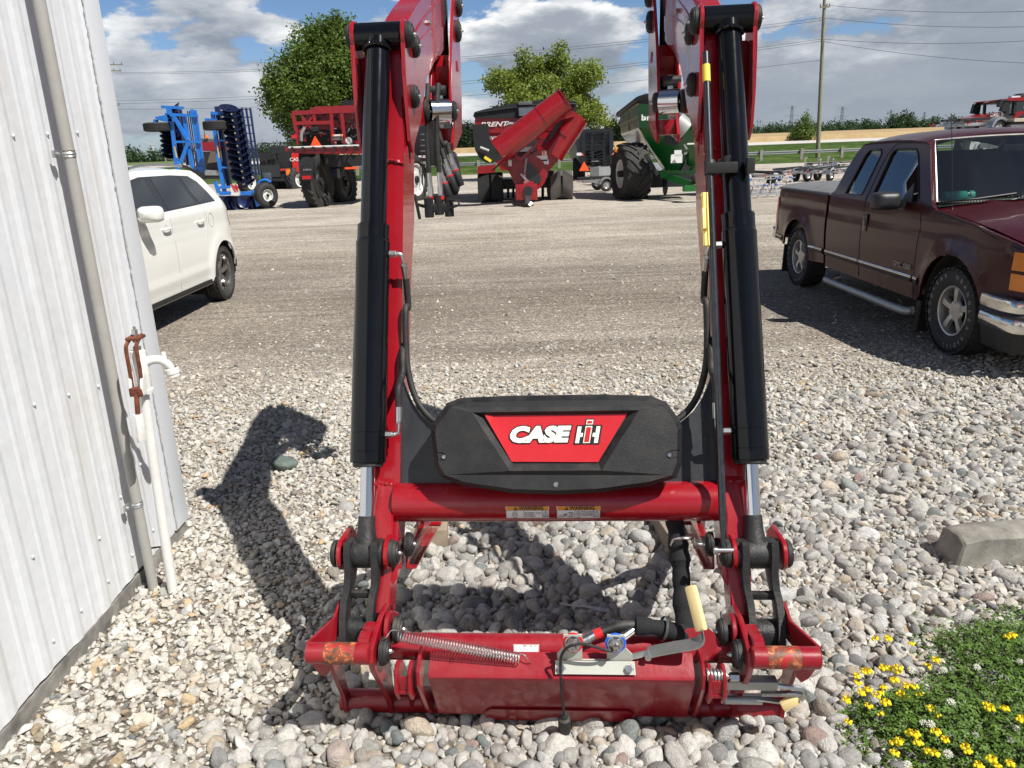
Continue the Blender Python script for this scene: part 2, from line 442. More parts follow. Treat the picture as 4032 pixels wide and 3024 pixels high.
ROUNDST = [(0, (.29, .28, .265)), (.14, (.42, .40, .365)), (.30, (.55, .53, .49)), (.45, (.35, .34, .325)), (.58, (.48, .45, .40)), (.68, (.21, .21, .21)), (.78, (.42, .35, .26)), (.83, (.62, .61, .58)), (.90, (.17, .19, .185)), (.925, (.22, .23, .22)), (.935, (.30, .22, .19)), (.97, (.52, .49, .44)), (1, (.28, .28, .26))]
ANGST = [(0, (.50, .47, .41)), (.16, (.64, .61, .55)), (.34, (.56, .52, .45)), (.50, (.70, .68, .62)), (.64, (.44, .40, .34)), (.74, (.60, .55, .45)), (.82, (.30, .29, .27)), (.88, (.66, .64, .58)), (.93, (.18, .20, .20)), (.96, (.58, .42, .24)), (1, (.52, .5, .46))]
MR = stone_colors('river stone', ROUNDST); MA = stone_colors('crushed limestone', ANGST, .88, .2)
LIB = bpy.data.collections.new('stone_library')
def stone_mesh(kind, i, m):
    rnd = random.Random(i*7+(3 if kind == 'r' else 5)); b = bmesh.new()
    if kind == 'r':
        bmesh.ops.create_icosphere(b, subdivisions=3, radius=1)
        d = [(Vector((rnd.gauss(0, 1), rnd.gauss(0, 1), rnd.gauss(0, 1))).normalized(), rnd.uniform(.05, .16), rnd.uniform(1.2, 3)) for _ in range(7)]
        pl = [(Vector((rnd.gauss(0, 1), rnd.gauss(0, 1), rnd.gauss(0, 1))).normalized(), rnd.uniform(.72, .93)) for _ in range(6)]
        for v in b.verts:
            n = v.co.normalized(); r = 1
            for a, h, w in d: r += h*math.sin(w*n.dot(a)+a.x*3)
            c = n*r
            for a, h in pl:
                q = c.dot(a)
                if q > h: c -= a*(q-h)*.8
            v.co = c
        bmesh.ops.smooth_vert(b, verts=b.verts, factor=.4, use_axis_x=True, use_axis_y=True, use_axis_z=True)
        for f in b.faces: f.smooth = True
    else:
        for _ in range(15): b.verts.new(Vector((rnd.gauss(0, 1), rnd.gauss(0, 1), rnd.gauss(0, 1))).normalized()*rnd.uniform(.8, 1.1))
        r = bmesh.ops.convex_hull(b, input=b.verts)
        bmesh.ops.delete(b, geom=list({g for g in r['geom_interior']+r['geom_unused'] if isinstance(g, bmesh.types.BMVert)}), context='VERTS')
        bmesh.ops.bevel(b, geom=b.edges[:], offset=.09, segments=1, affect='EDGES')
        bmesh.ops.recalc_face_normals(b, faces=b.faces)
        for f in b.faces: f.smooth = True
    me = bpy.data.meshes.new('stone_shape'); b.to_mesh(me); b.free(); me.materials.append(m)
    if kind != 'r':
        me.set_sharp_from_angle(angle=.5) if hasattr(me, 'set_sharp_from_angle') else None
    return me
def scatter(name, pts, rot, scl, idx, protos, label=None):
    """one object: a point mesh with a geometry-node group that sets a stone on each point"""
    col = bpy.data.collections.new(name+'_shapes')
    for k, me in enumerate(protos):
        o = bpy.data.objects.new(f'{name}_shape_{k:02d}', me); col.objects.link(o)
    me = bpy.data.meshes.new(name); n = len(pts); me.vertices.add(n); me.vertices.foreach_set('co', np.asarray(pts, np.float32).ravel())
    for nm, arr in (('rot', rot), ('scl', scl)):
        a = me.attributes.new(nm, 'FLOAT_VECTOR', 'POINT'); a.data.foreach_set('vector', np.asarray(arr, np.float32).ravel())
    a = me.attributes.new('pick', 'INT', 'POINT'); a.data.foreach_set('value', np.asarray(idx, np.int32))
    o = bpy.data.objects.new(name, me); C.objects.link(o)
    g = bpy.data.node_groups.new(name, 'GeometryNodeTree')
    g.interface.new_socket('Geometry', in_out='INPUT', socket_type='NodeSocketGeometry'); g.interface.new_socket('Geometry', in_out='OUTPUT', socket_type='NodeSocketGeometry')
    N = g.nodes; L = g.links; gi = N.new('NodeGroupInput'); go = N.new('NodeGroupOutput')
    ci = N.new('GeometryNodeCollectionInfo'); ci.inputs['Collection'].default_value = col; ci.inputs['Separate Children'].default_value = True; ci.inputs['Reset Children'].default_value = True
    ip = N.new('GeometryNodeInstanceOnPoints'); ip.inputs['Pick Instance'].default_value = True
    def attr(nm, t):
        q = N.new('GeometryNodeInputNamedAttribute'); q.data_type = t; q.inputs['Name'].default_value = nm; return q.outputs['Attribute']
    L.new(gi.outputs[0], ip.inputs['Points']); L.new(ci.outputs[0], ip.inputs['Instance']); L.new(attr('pick', 'INT'), ip.inputs['Instance Index'])
    er = N.new('FunctionNodeEulerToRotation'); L.new(attr('rot', 'FLOAT_VECTOR'), er.inputs[0]); L.new(er.outputs[0], ip.inputs['Rotation'])
    L.new(attr('scl', 'FLOAT_VECTOR'), ip.inputs['Scale']); L.new(ip.outputs[0], go.inputs[0])
    md = o.modifiers.new('stones', 'NODES'); md.node_group = g
    tag(o, kind='stuff', label=label); return o
def field(x0, x1, y0, y1, sp, jit=.9):
    nx, ny = int((x1-x0)/sp), int((y1-y0)/(sp*.87)); gx, gy = np.meshgrid(np.arange(nx), np.arange(ny))
    X_ = x0+(gx+.5*(gy % 2))*sp; Y_ = y0+gy*sp*.87
    X_ = X_+np.random.uniform(-.5, .5, X_.shape)*sp*jit; Y_ = Y_+np.random.uniform(-.5, .5, X_.shape)*sp*jit
    return X_.ravel(), Y_.ravel()
_P = np.random.RandomState(5)
_k = [(_P.uniform(.6, 2.6), _P.uniform(.6, 2.6), _P.uniform(0, 6)) for _ in range(5)]
def wob2(x, y): return sum(np.sin(a*x+c)*np.cos(b*y+c*1.7) for a, b, c in _k)/5
def left_edge(y): return -.62-.10*(y-2)
def wall_x(y): return -1.725+0*y
def inview(x, y, m=.95):
    d = y; return (x > -.76*d-.15-m) & (x < .76*d+.15+m) & (x < 4.6+.3*y) & (x > wall_x(y)-(y > 3.65)*99)
def rv(n, a, b): return np.random.uniform(a, b, n)
RP = [stone_mesh('r', i, MR) for i in range(9)]; AP = [stone_mesh('a', i, MA) for i in range(9)]
RPs = RP
def lay(name, xy, size, flat, protos, zf=.35, dens=None, tilt=.45, label=None, zb=0, elong=(.75, 1.3)):
    x, y = xy; k = inview(x, y)
    if dens is not None: k &= (np.random.rand(len(x)) < dens(x, y))
    x = x[k]; y = y[k]; n = len(x)
    r = size[0]*np.exp(np.random.randn(n)*size[1]); r = np.clip(r, size[0]*.5, size[0]*2.1)
    sx = r*rv(n, .9, elong[1]); sy = r*rv(n, elong[0], 1.05); sz = r*rv(n, flat[0], flat[1])
    z = zb+sz*zf+.004*rv(n, -1, 1)
    rot = np.stack([np.random.randn(n)*tilt, np.random.randn(n)*tilt, rv(n, 0, 2*PI)], 1)
    return scatter(name, np.stack([x, y, z], 1), rot, np.stack([sx, sy, sz], 1), np.random.randint(0, len(protos), n), protos, label)
sig = lambda t: 1/(1+np.exp(-np.clip(t, -30, 30)))
# where the big round river stones lie: round the loader and towards the right foreground
def d_river(x, y):
    a = sig((x-left_edge(y))/.05)*sig((4.05-y+.25*wob2(x*2, y*2)-1.2*sig((x-1.1)/.1)*0)/.12)
    right = sig((x-1.0-.12*(y-2))/.12)
    return np.clip(a*(1-right*.62), 0, 1)
def d_front(x, y): return np.where(y < 2.02+.1*wob2(x*3, y*3), sig((x+1.0)/.12), 0)*.95
grass_in = lambda x, y: sig((x-(1.13+.55*np.clip(y-2.0, 0, 1)**.8*1.9-.16*wob2(x*4, y*4)))/.04)*sig((2.42-y+.07*wob2(x*6, y*6))/.05)
dirt_in = lambda x, y: np.exp(-(((x-2.05)/.42)**2+((y-2.62)/.22)**2)*1.3)
lay('river_stones', field(-1.2, 2.9, 1.0, 4.3, .046), (.0235, .33), (.62, .85), RP, .55, lambda x, y: np.clip(np.maximum(d_river(x, y), d_front(x, y))*(1-.97*grass_in(x, y))*(1-.9*dirt_in(x, y)), 0, 1))
lay('small_river_stones', field(-1.3, 3.2, 1.0, 4.6, .030), (.0140, .3), (.6, .85), RP, .4, lambda x, y: np.clip(np.maximum(d_river(x, y), d_front(x, y))*1.2*(1-.95*grass_in(x, y))*(1-.5*dirt_in(x, y)), 0, .95))
lay('loose_pebbles', field(.9, 5.2, 1.6, 5.7, .050), (.0190, .45), (.4, .72), RP, .5, lambda x, y: .6*sig((x-.95-.1*(y-2))/.1)*sig((5.35+.3*wob2(x*2, y)-y)/.1)*(1-.97*grass_in(x, y))*(1-.85*dirt_in(x, y)), label=None)
# crushed stone, left strip and the whole apron behind the loader
lay('crushed_stone', field(-3.4, 4.4, 1.4, 6.6, .029), (.0145, .42), (.42, .75), AP, .45, lambda x, y: np.clip(np.maximum(1-np.maximum(d_river(x, y)*(x < .95), d_front(x, y)), 0)*sig((5.6+.35*wob2(x*2, y)-y)/.3)*(1-.9*grass_in(x, y)), 0, .93))
lay('fine_gravel', field(-4.6, 5.6, 1.2, 9.5, .024), (.0095, .35), (.45, .75), AP, .4, lambda x, y: np.clip(np.where(y < 5.2, .85, .85*np.exp(-(y-5.2)/.7))*(1-.8*grass_in(x, y)), 0, 1))
lay('scattered_stones', field(-9, 9, 4.2, 16, .21), (.016, .35), (.4, .6), AP+RP[:4], .2, lambda x, y: .55*np.exp(-(y-4)/9)+.03)
lay('large_flat_stones', field(-1.6, 3.0, 1.8, 5.2, .30), (.042, .2), (.35, .55), AP+RP[:4], .35, lambda x, y: .22*(1-.97*grass_in(x, y))*(1-((x > -.75) & (x < .9) & (y > 1.9) & (y < 2.25))))
# single boulder-like stones one can pick out
def single(name, x, y, s, m, label, seed, rz=0, group=None):
    me = stone_mesh('r' if seed % 2 else 'a', seed, m); o = bpy.data.objects.new(name, me); C.objects.link(o)
    o.location = (x, y, s[2]*.45); o.scale = s; o.rotation_euler = (.1, .05, rz); tag(o, label, 'stone', group)
single('boulder', -1.37, 4.2, (.105, .08, .075), mat('dark green stone', (.10, .125, .11), .7, var=.3, vscale=2, bump=.5, bscale=9), 'dark green angular stone on the crushed gravel in the loader shadow', 22, .3)
# ================================================================ front end loader
LD = thing('front_loader', 'red and black front end loader frame parked upright on river stones', 'tractor loader', (0.102, 2.04, 0), math.radians(-4.2))
def ya(off, z): return off+.45*(z-.535)
ROUND = lambda c, r, a0, a1, n=8: [(c[0]+r*math.cos(math.radians(a0+(a1-a0)*i/n)), c[1]+r*math.sin(math.radians(a0+(a1-a0)*i/n))) for i in range(n+1)]
def cap(parent, c, s, r=.042, t=.024, name='pin_cap'):
    """rubber pin cap: stepped disc with a grease nipple, s = outward x direction"""
    c = Vector(c)
    o = MB().lathe([(0, t), (r*.35, t*1.0), (r*.62, t*.96), (r*.66, t*.82), (r*.84, t*.8), (r*.93, t*.62), (r*.93, t*.5), (r, t*.42), (r, 0), (0, 0)], c, (s, 0, 0), 26).build(name, RUB, parent)
    MB().cyl(c+Vector((s*t, 0, 0)), c+Vector((s*(t+.006), 0, 0)), .0085, .007, 10).cyl(c+Vector((s*(t+.004), 0, 0)), c+Vector((s*(t+.011), 0, 0)), .004, n=8).build('grease_nipple', ZNC, o)
    return o
def weld(mb, pts, r=.006):
    P = bez(pts, 8); mb.tube([p+Vector((random.uniform(-1, 1), random.uniform(-1, 1), random.uniform(-1, 1)))*.0012 for p in P], [r*random.uniform(.75, 1.2) for _ in P], 6)
for s in (-1, 1):
    ox = .012
    X = lambda v: s*v+ox
    # ---- arm : straight lower beam plus curved boom
    zf = lambda z: ya(.20, z); zr = lambda z: ya(.345, z)
    boom = [(ya(.165, .42), .42), (ya(.185, .60), .60), (zf(.70), .70), (zf(1.3), 1.3), (zf(1.80), 1.80), (.835, 1.95), (.855, 2.08), (.90, 2.17), (1.0, 2.235), (1.19, 2.30), (1.51, 2.40), (1.66, 2.50), (1.85, 2.60), (2.10, 2.66),
            (2.14, 2.42), (2.07, 2.277), (1.8, 2.197), (1.564, 2.137), (1.348, 2.068), (1.224, 1.976), (1.16, 1.88), (1.09, 1.855), (.96, 1.80), (.90, 1.68), (.872, 1.52), (zr(1.3), 1.3), (zr(.9), .9), (ya(.315, .60), .60), (ya(.29, .42), .42)]
    arm = MB().prism(boom, 'x', X(.522), X(.612), bev=.012).build('arm', RED, LD)
    # pressed crease line and reinforcing side plate on the boom
    sp = [(.86, 1.93), (.93, 2.03), (1.02, 2.10), (1.15, 2.165), (1.3, 2.21), (1.5, 2.26), (1.74, 2.31), (1.9, 2.33), (1.88, 2.26), (1.62, 2.175), (1.36, 2.10), (1.20, 2.01), (1.10, 1.90), (.95, 1.82), (.85, 1.72)]
    MB().prism(sp, 'x', X(.5185), X(.523), bev=.0018).build('side_plate', RED, arm)
    cr = bez([(X(.5215), ya(.25, 1.75), 1.75), (X(.5215), .92, 2.0), (X(.5215), 1.10, 2.18), (X(.5215), 1.4, 2.30), (X(.5215), 1.85, 2.43)], 10)
    MB().tube(cr, .0045, 6).build('crease', RED, arm)
    wm = MB(); weld(wm, [(X(.521), ya(.20, .705), .70), (X(.54), ya(.196, .70), .70), (X(.575), ya(.196, .705), .705), (X(.613), ya(.20, .70), .70)], .008); wm.build('weld_seam', RED, arm)
    wm = MB(); weld(wm, [(X(.521), ya(.2, 1.72), 1.72), (X(.56), ya(.197, 1.735), 1.735), (X(.61), ya(.2, 1.73), 1.73)], .008)
    wm.build('weld_seam', RED, arm)
    MB().cyl((X(.521), 1.45, 2.28), (X(.510), 1.45, 2.28), .011, n=6).cyl((X(.521), 1.45, 2.28), (X(.505), 1.45, 2.28), .006, n=10).build('bolt', ZNC, arm)
    if s > 0:
        # grey data sheet label on the inner side of the boom
        yy, zz = 1.02, 2.09
        fr = lambda a, b: Vector((X(.5165), .93+a*.42+b*.02, 2.17+a*.12-b*.14))
        sh = MB().slab([Vector((X(.5170), .93, 2.12)), Vector((X(.5170), 1.24, 2.24)), Vector((X(.5170), 1.22, 2.13)), Vector((X(.5170), .95, 1.95))], (-.0012, 0, 0)).build('data_sheet', mat('grey label film', (.42, .40, .42), .4, var=.03), arm)
        rows_ = MB()
        for i in range(7):
            t = i/7+.04
            for u0, u1 in ((.05, .45), (.52, .95)):
                if (i+int(u0*10)) % 4 == 3: continue
                a0 = Vector((X(.5156), .935+.30*u0, 2.115+.115*u0)); a1 = Vector((X(.5156), .935+.30*u1, 2.115+.115*u1))
                b0 = Vector((X(.5156), .955+.26*u0, 1.955+.175*u0)); b1 = Vector((X(.5156), .955+.26*u1, 1.955+.175*u1))
                rows_.face([a0.lerp(b0, t), a1.lerp(b1, t), a1.lerp(b1, t+.07), a0.lerp(b0, t+.07)])
        rows_.build('print', mat('pale print', (.62, .62, .63), .4), sh)
    # ---- big gusset (grey-black plate above cross tube)
    g = [(.530, .7)]
    gp = []
    gus = [(.525, .695), (.525, 1.035), (.505, .985), (.485, .945), (.455, .905), (.41, .872), (.36, .855), (.30, .85), (.30, .695)]
    A = MB(); A.slab([(X(x), ya(.215, z), z) for x, z in gus], (0, .008, 0)); A.build('gusset', mat('satin black gusset', (.022, .024, .028), .34, coat=.15, var=.15, bump=.3, bscale=380, dust=.1), LD)
    # ---- lift cylinder
    a0 = Vector((X(.616), .126, .527)); a1 = Vector((X(.606), .862, 2.157)); d = (a1-a0).normalized()
    P = lambda z: a0+(a1-a0)*((z-a0.z)/(a1.z-a0.z))
    cy = MB().lathe([(0, 0), (.045, 0), (.0575, .002), (.0585, .006), (.0585, .036), (.0575, .037), (.0575, .039), (.0585, .040), (.0585, .098), (.0575, .099), (.0575, .101), (.0585, .102), (.0570, .72), (.0575, .74), (.0582, .745), (.0545, .750), (.0548, .757), (.0540, .765), (.0543, .80), (.0545, .805), (.050, .807), (.0445, .808), (.0445, 1.48), (0, 1.48)],
                    P(.79), d, 40).build('lift_cylinder', BLK, LD)
    MB().lathe([(.046, -.012), (.050, -.010), (.050, .002)], P(.79), d, 32).build('gland', CAST, cy)
    MB().cyl(P(.575), P(.80), .0235, n=28).build('rod', CHR, cy)
    MB().lathe([(.0235, -.002), (.027, 0), (.029, -.04), (.031, -.055), (.034, -.07), (.036, -.09)], P(.635), d, 24).build('rod_end', CAST, cy)
    MB().lathe([(0, .066), (.036, .066), (.046, .060), (.0465, .05), (.0465, -.05), (.046, -.060), (.036, -.066), (0, -.066)], a0, (1, 0, 0), 32).build('rod_eye', CAST, cy)
    tp = MB().lathe([(0, .085), (.043, .085), (.0455, .082), (.0455, -.082), (.043, -.085), (0, -.085)], a1, (1, 0, 0), 32)
    weld(tp, [a1-d*.055+Vector((.044*math.cos(t), -.012-.035*abs(math.sin(t)), .02*math.sin(t))) for t in np.linspace(0, PI, 7)], .007)
    tp.build('cylinder_head_tube', BLK, cy)
    # band clamp where the guide rod meets the right cylinder ; plain fittings on both
    for z, up_ in ((1.435, -1), (.88, 1)):
        c = P(z); ix = -s
        f1 = MB().cyl(c+Vector((ix*.050, -.012, 0)), c+Vector((ix*.060, -.013, 0)), .011, .0115, 8).build('port_boss', BLK, cy)
        e = c+Vector((ix*.060, -.013, 0))
        fit = MB().cyl(e, e+Vector((ix*.022, 0, 0)), .0125, n=6).cyl(e+Vector((ix*.022, 0, 0)), e+Vector((ix*.030, 0, 0)), .009, n=14)
        q = [e+Vector((ix*.026, 0, 0)), e+Vector((ix*.036, .001, up_*.002)), e+Vector((ix*.042, .002, up_*.009)), e+Vector((ix*.044, .004, up_*.022)), e+Vector((ix*.044, .008, up_*.04))]
        fit.tube(bez(q, 5), .0062, 10)
        t0 = q[-1]; t1 = t0+Vector((0, .018, up_*.045))
        fit.cyl(t0, t1, .0115, n=18); fit.lathe([(.0125, 0), (.0125, .004)], t0, (0, 0, 1), 18)
        fit.build('hose_fitting', ZNC, cy)
        hx = t1.x
        if up_ < 0:
            hp = [t1, t1+Vector((ix*.001, .00, -.10)), (hx+ix*.002, ya(.175, 1.25), 1.25), (hx+ix*.002, ya(.19, 1.12), 1.12), (hx+ix*.010, ya(.20, 1.04), 1.04), (hx+ix*.034, ya(.205, .965), .965), (hx+ix*.070, ya(.205, .915), .915), (hx+ix*.115, ya(.20, .885), .885), (hx+ix*.16, ya(.20, .872), .87)]
        else:
            hp = [t1, t1+Vector((0, .02, .06)), (hx-ix*.001, ya(.165, 1.05), 1.05), (hx-ix*.003, ya(.175, 1.105), 1.105), (hx-ix*.008, ya(.205, 1.125), 1.125), (hx-ix*.018, ya(.25, 1.12), 1.12)]
        MB().tube(bez(hp, 9), .0112, 12).build('hose', RUB, cy)
    # ---- top pin plates
    for px_, nm in ((.690, 'outer'), (.512, 'inner')):
        pl = [(.80, 2.10)]
        pl = ROUND((.862, 2.157), .052, 215, 20, 10)+[(.935, 2.12), (1.0, 2.16) if nm == 'inner' else (.94, 2.08), (1.03, 2.12) if nm == 'inner' else (.93, 2.05), (.96, 2.0), (.92, 1.88), (.885, 1.80), (.84, 1.76), (.80, 1.80), (.79, 1.93), (.80, 2.02)]
        MB().prism(pl, 'x', X(px_)-.006, X(px_)+.008, bev=.003).build('pin_plate', RED, LD)
    MB().prism([(.86, 1.78), (.93, 1.84), (.97, 1.98), (1.0, 2.09), (.98, 2.09), (.88, 2.09), (.86, 1.95)], 'x', X(.53), X(.684), bev=.004).build('plate_web', RED, LD)
    cap(LD, (X(.503), .862, 2.157), -s, .044, .026); cap(LD, (X(.698), .862, 2.157), s, .044, .02)
    cap(LD, (X(.503), .985, 2.135), -s, .041, .022); cap(LD, (X(.503), .895, 1.955), -s, .041, .024)
    # ---- mast bracket at the rear
    for bx, nm in ((.478, 'in'), (.572, 'out')):
        ms = [(1.97, 2.66), (1.98, 2.46), (1.90, 2.35), (1.79, 2.18), (1.72, 2.03), (1.70, 1.95), (1.77, 1.92), (1.755, 1.86), (1.69, 1.80), (1.70, 1.765), (1.78, 1.78), (2.03, 1.85), (2.08, 1.99), (2.12, 2.2), (2.18, 2.5), (2.18, 2.66)]
        MB().prism(ms, 'x', X(bx)-.007, X(bx)+.007, bev=.003).build('mast_plate', RED, LD)
    MB().prism([(1.86, 2.07), (1.84, 2.15), (1.86, 2.20), (1.93, 2.20), (1.95, 2.12), (1.93, 2.06)], 'x', X(.483), X(.567), bev=.006).build('mast_spacer', RED, LD)
    MB().box((X(.525), 1.80, 1.835), (.085, .08, .07), bev=.008).build('mast_spacer', RED, LD)
    MB().cyl((X(.572), 1.66, 1.942), (X(.490), 1.70, 1.942), .054, n=36).build('chrome_sleeve', CHR, LD)
    MB().cyl((X(.58), 1.74, 2.035), (X(.50), 1.74, 2.035), .022, n=20).build('hydraulic_pipe', CAST, LD); MB().cyl((X(.53), 1.98, 2.0), (X(.53), 1.98, 2.5), .022, n=20).build('mast_pin', CAST, LD)
    cap(LD, (X(.470), 1.72, 1.942), -s, .045, .02); cap(LD, (X(.470), 2.007, 2.322), -s, .05, .024); cap(LD, (X(.470), 2.088, 2.448), -s, .05, .024)
    MB().prism([(1.24, 1.97), (1.20, 1.90), (1.22, 1.87), (1.34, 1.865), (1.66, 1.885), (1.71, 1.94), (1.68, 1.99), (1.6, 2.02)], 'x', X(.585), X(.60), bev=.003).build('pin_flange', RED, LD)
    cap(LD, (X(.583), 1.64, 1.940), -s, .052, .02)
    MB().box((X(.471), 1.97, 2.16), (.012, .04, .05), bev=.006).build('weld_nut', RED, LD)
    # ---- lower arm, lever and links
    lo = [(ya(.16, .60), .62), (ya(.185, .75), .72), (ya(.31, .75), .72), (ya(.31, .58), .58), (.185, .42), (.12, .31), (.06, .30), (.045, .36), (.10, .46)]
    MB().prism(lo, 'x', X(.535), X(.60), bev=.006).build('lower_arm', RED, LD)
    for px_ in (.545, .695):
        lev = ROUND((.126, .527), .052, 100, 290, 9)+[(.20, .455), (.26, .46), (.285, .49), (.275, .53), (.235, .57)]
        MB().prism(lev, 'x', X(px_)-.006, X(px_)+.009, bev=.003).build('lever_plate', RED, LD)
    cap(LD, (X(.537), .126, .527), -s, .044, .03); cap(LD, (X(.708), .126, .527), s, .044, .02)
    cap(LD, (X(.505), .225, .505), -s, .041, .026)
    MB().cyl((X(.51), .225, .505), (X(.68), .225, .505), .02, n=16).build('lever_pin', CAST, LD)
    for px_ in (.577, .664):
        pts_ = [(px_, .126, .575), (px_, .12, .53), (px_, .106, .48), (px_+.003, .085, .44), (px_+.011, .06, .40), (px_+.013, .035, .36), (px_+.009, .01, .32), (px_+.006, -.01, .28), (px_+.006, -.03, .235)]
        m = MB(); rows = []
        wd = [.036, .048, .040, .032, .030, .030, .032, .036, .022]
        for (a, b, c), w in zip(pts_, wd):
            rows.append([(X(a-.0105), b-w, c+w*.3), (X(a-.0135), b-w*.55, c), (X(a-.0105), b+w, c-w*.3), (X(a+.0105), b+w, c-w*.3), (X(a+.0135), b-w*.55, c), (X(a+.0105), b-w, c+w*.3), (X(a-.0105), b-w, c+w*.3)])
        R = m.loft(rows); bmesh.ops.remove_doubles(m.b, verts=m.b.verts, dist=1e-5); bmesh.ops.holes_fill(m.b, edges=m.b.edges, sides=8)
        m.build('link', CAST, LD, sharp=1.0)
    MB().box((X(.625), .068, .415), (.075, .022, .022), bev=.004).build('link_web', CAST, LD)
    MB().lathe([(0, .045), (.036, .045), (.040, .040), (.040, -.040), (.036, -.045), (0, -.045)], (X(.630), .03, .31), (1, 0, 0), 24).box((X(.63), .015, .30), (.08, .05, .045), bev=.01).build('link_boss', CAST, LD)
    # ---- tool carrier end: cheek plates, hook tube
    inner = [(.035, .03), (-.02, .03), (-.03, .09), (-.10, .20), (-.165, .30), (-.185, .345), (-.17, .38), (-.10, .393), (-.03, .402), (.05, .392), (.09, .36), (.105, .32), (.07, .27), (.0, .22), (.01, .12)]
    MB().prism(inner, 'x', X(.535), X(.551), bev=.003).build('cheek_plate', REDG, LD)
    outer = [(.035, .03), (-.02, .03), (-.025, .10), (-.07, .19), (-.12, .30), (-.11, .33), (-.03, .30), (-.01, .25), (.0, .12)]
    MB().prism(outer, 'x', X(.685), X(.698), bev=.003).build('cheek_plate', REDG, LD)
    MB().slab([(X(.69), -.02, .385), (X(.735), -.15, .385), (X(.71), -.155, .33), (X(.69), .03, .30), (X(.69), .06, .40)], (s*.008, 0, 0)).build('hook_web', REDG, LD)
    MB().slab([(X(.665), -.17, .335), (X(.728), -.17, .335), (X(.712), -.155, .285), (X(.695), -.15, .268), (X(.678), -.155, .29)], (0, .01, 0)).build('hook_web', REDG, LD)
    hk = MB().lathe([(0, -.001), (.027, 0), (.031, .003), (.031, .182), (.027, .186), (0, .186)], (X(.545), -.172, .368), (s, 0, 0), 28).build('hook_tube', REDG, LD)
    # worn orange primer with rust on the middle of the hook tube
    MB().lathe([(.0311, .0), (.0316, .004), (.0316, .085), (.0311, .09)], (X(.585), -.172, .368), (s, 0, 0), 28).build('worn_band', WORN, hk)
    MB().prism([(-.165, .378), (-.15, .402), (-.12, .405), (-.10, .392), (-.05, .392), (-.05, .378), (-.12, .368)], 'x', X(.552), X(.585), bev=.004).build('top_web', REDG, LD)
    cap(LD, (X(.502), -.03, .352), -s, .041, .026); cap(LD, (X(.527), -.115, .335), -s, .042, .026)
    MB().cyl((X(.50), -.03, .352), (X(.60), -.03, .352), .02, n=14).build('hinge_pin', CAST, LD)
    MB().prism(ROUND((-.03, .352), .056, 60, 330, 10)+[(.06, .30), (.08, .34)], 'x', X(.513), X(.527), bev=.003).build('hinge_plate', REDG, LD)
    # latch brackets inboard of the cheeks
    for bx in (.475, .435):
        lt = [(.03, .035), (-.012, .035), (-.02, .10), (-.06, .17), (-.10, .19), (-.16, .20), (-.185, .24), (-.175, .30), (-.13, .315), (-.09, .29), (-.04, .20), (.0, .12)]
        MB().prism(lt, 'x', X(bx)-.006, X(bx)+.006, bev=.003).build('latch_bracket', REDG, LD)
    MB().box((X(.455), -.145, .235), (.04, .06, .012), bev=.002).box((X(.455), -.168, .26), (.038, .008, .05), bev=.002).build('latch_shelf', REDG, LD)
    # ---- parking stand: inclined channel with strut, foot on the ground
    m = MB(); a = Vector((X(.515), .26, .44)); b = Vector((X(.600), 1.18, .12))
    m.beam(a, b, .010, .085, (0, .3, 1), .003)
    for k in (-1, 1):
        off = Vector((-s*.016, .012*k, .038*k)); m.beam(a+off, b+off, .032, .007, (0, .3, 1), .002)
    m.build('stand_leg', RED, LD)
    MB().beam((X(.52), .42, .74), (X(.575), .82, .27), .035, .045, bev=.004).build('stand_strut', RED, LD)
    MB().box((X(.600), 1.20, .115), (.10, .16, .012), bev=.003).build('stand_foot', RED, LD)

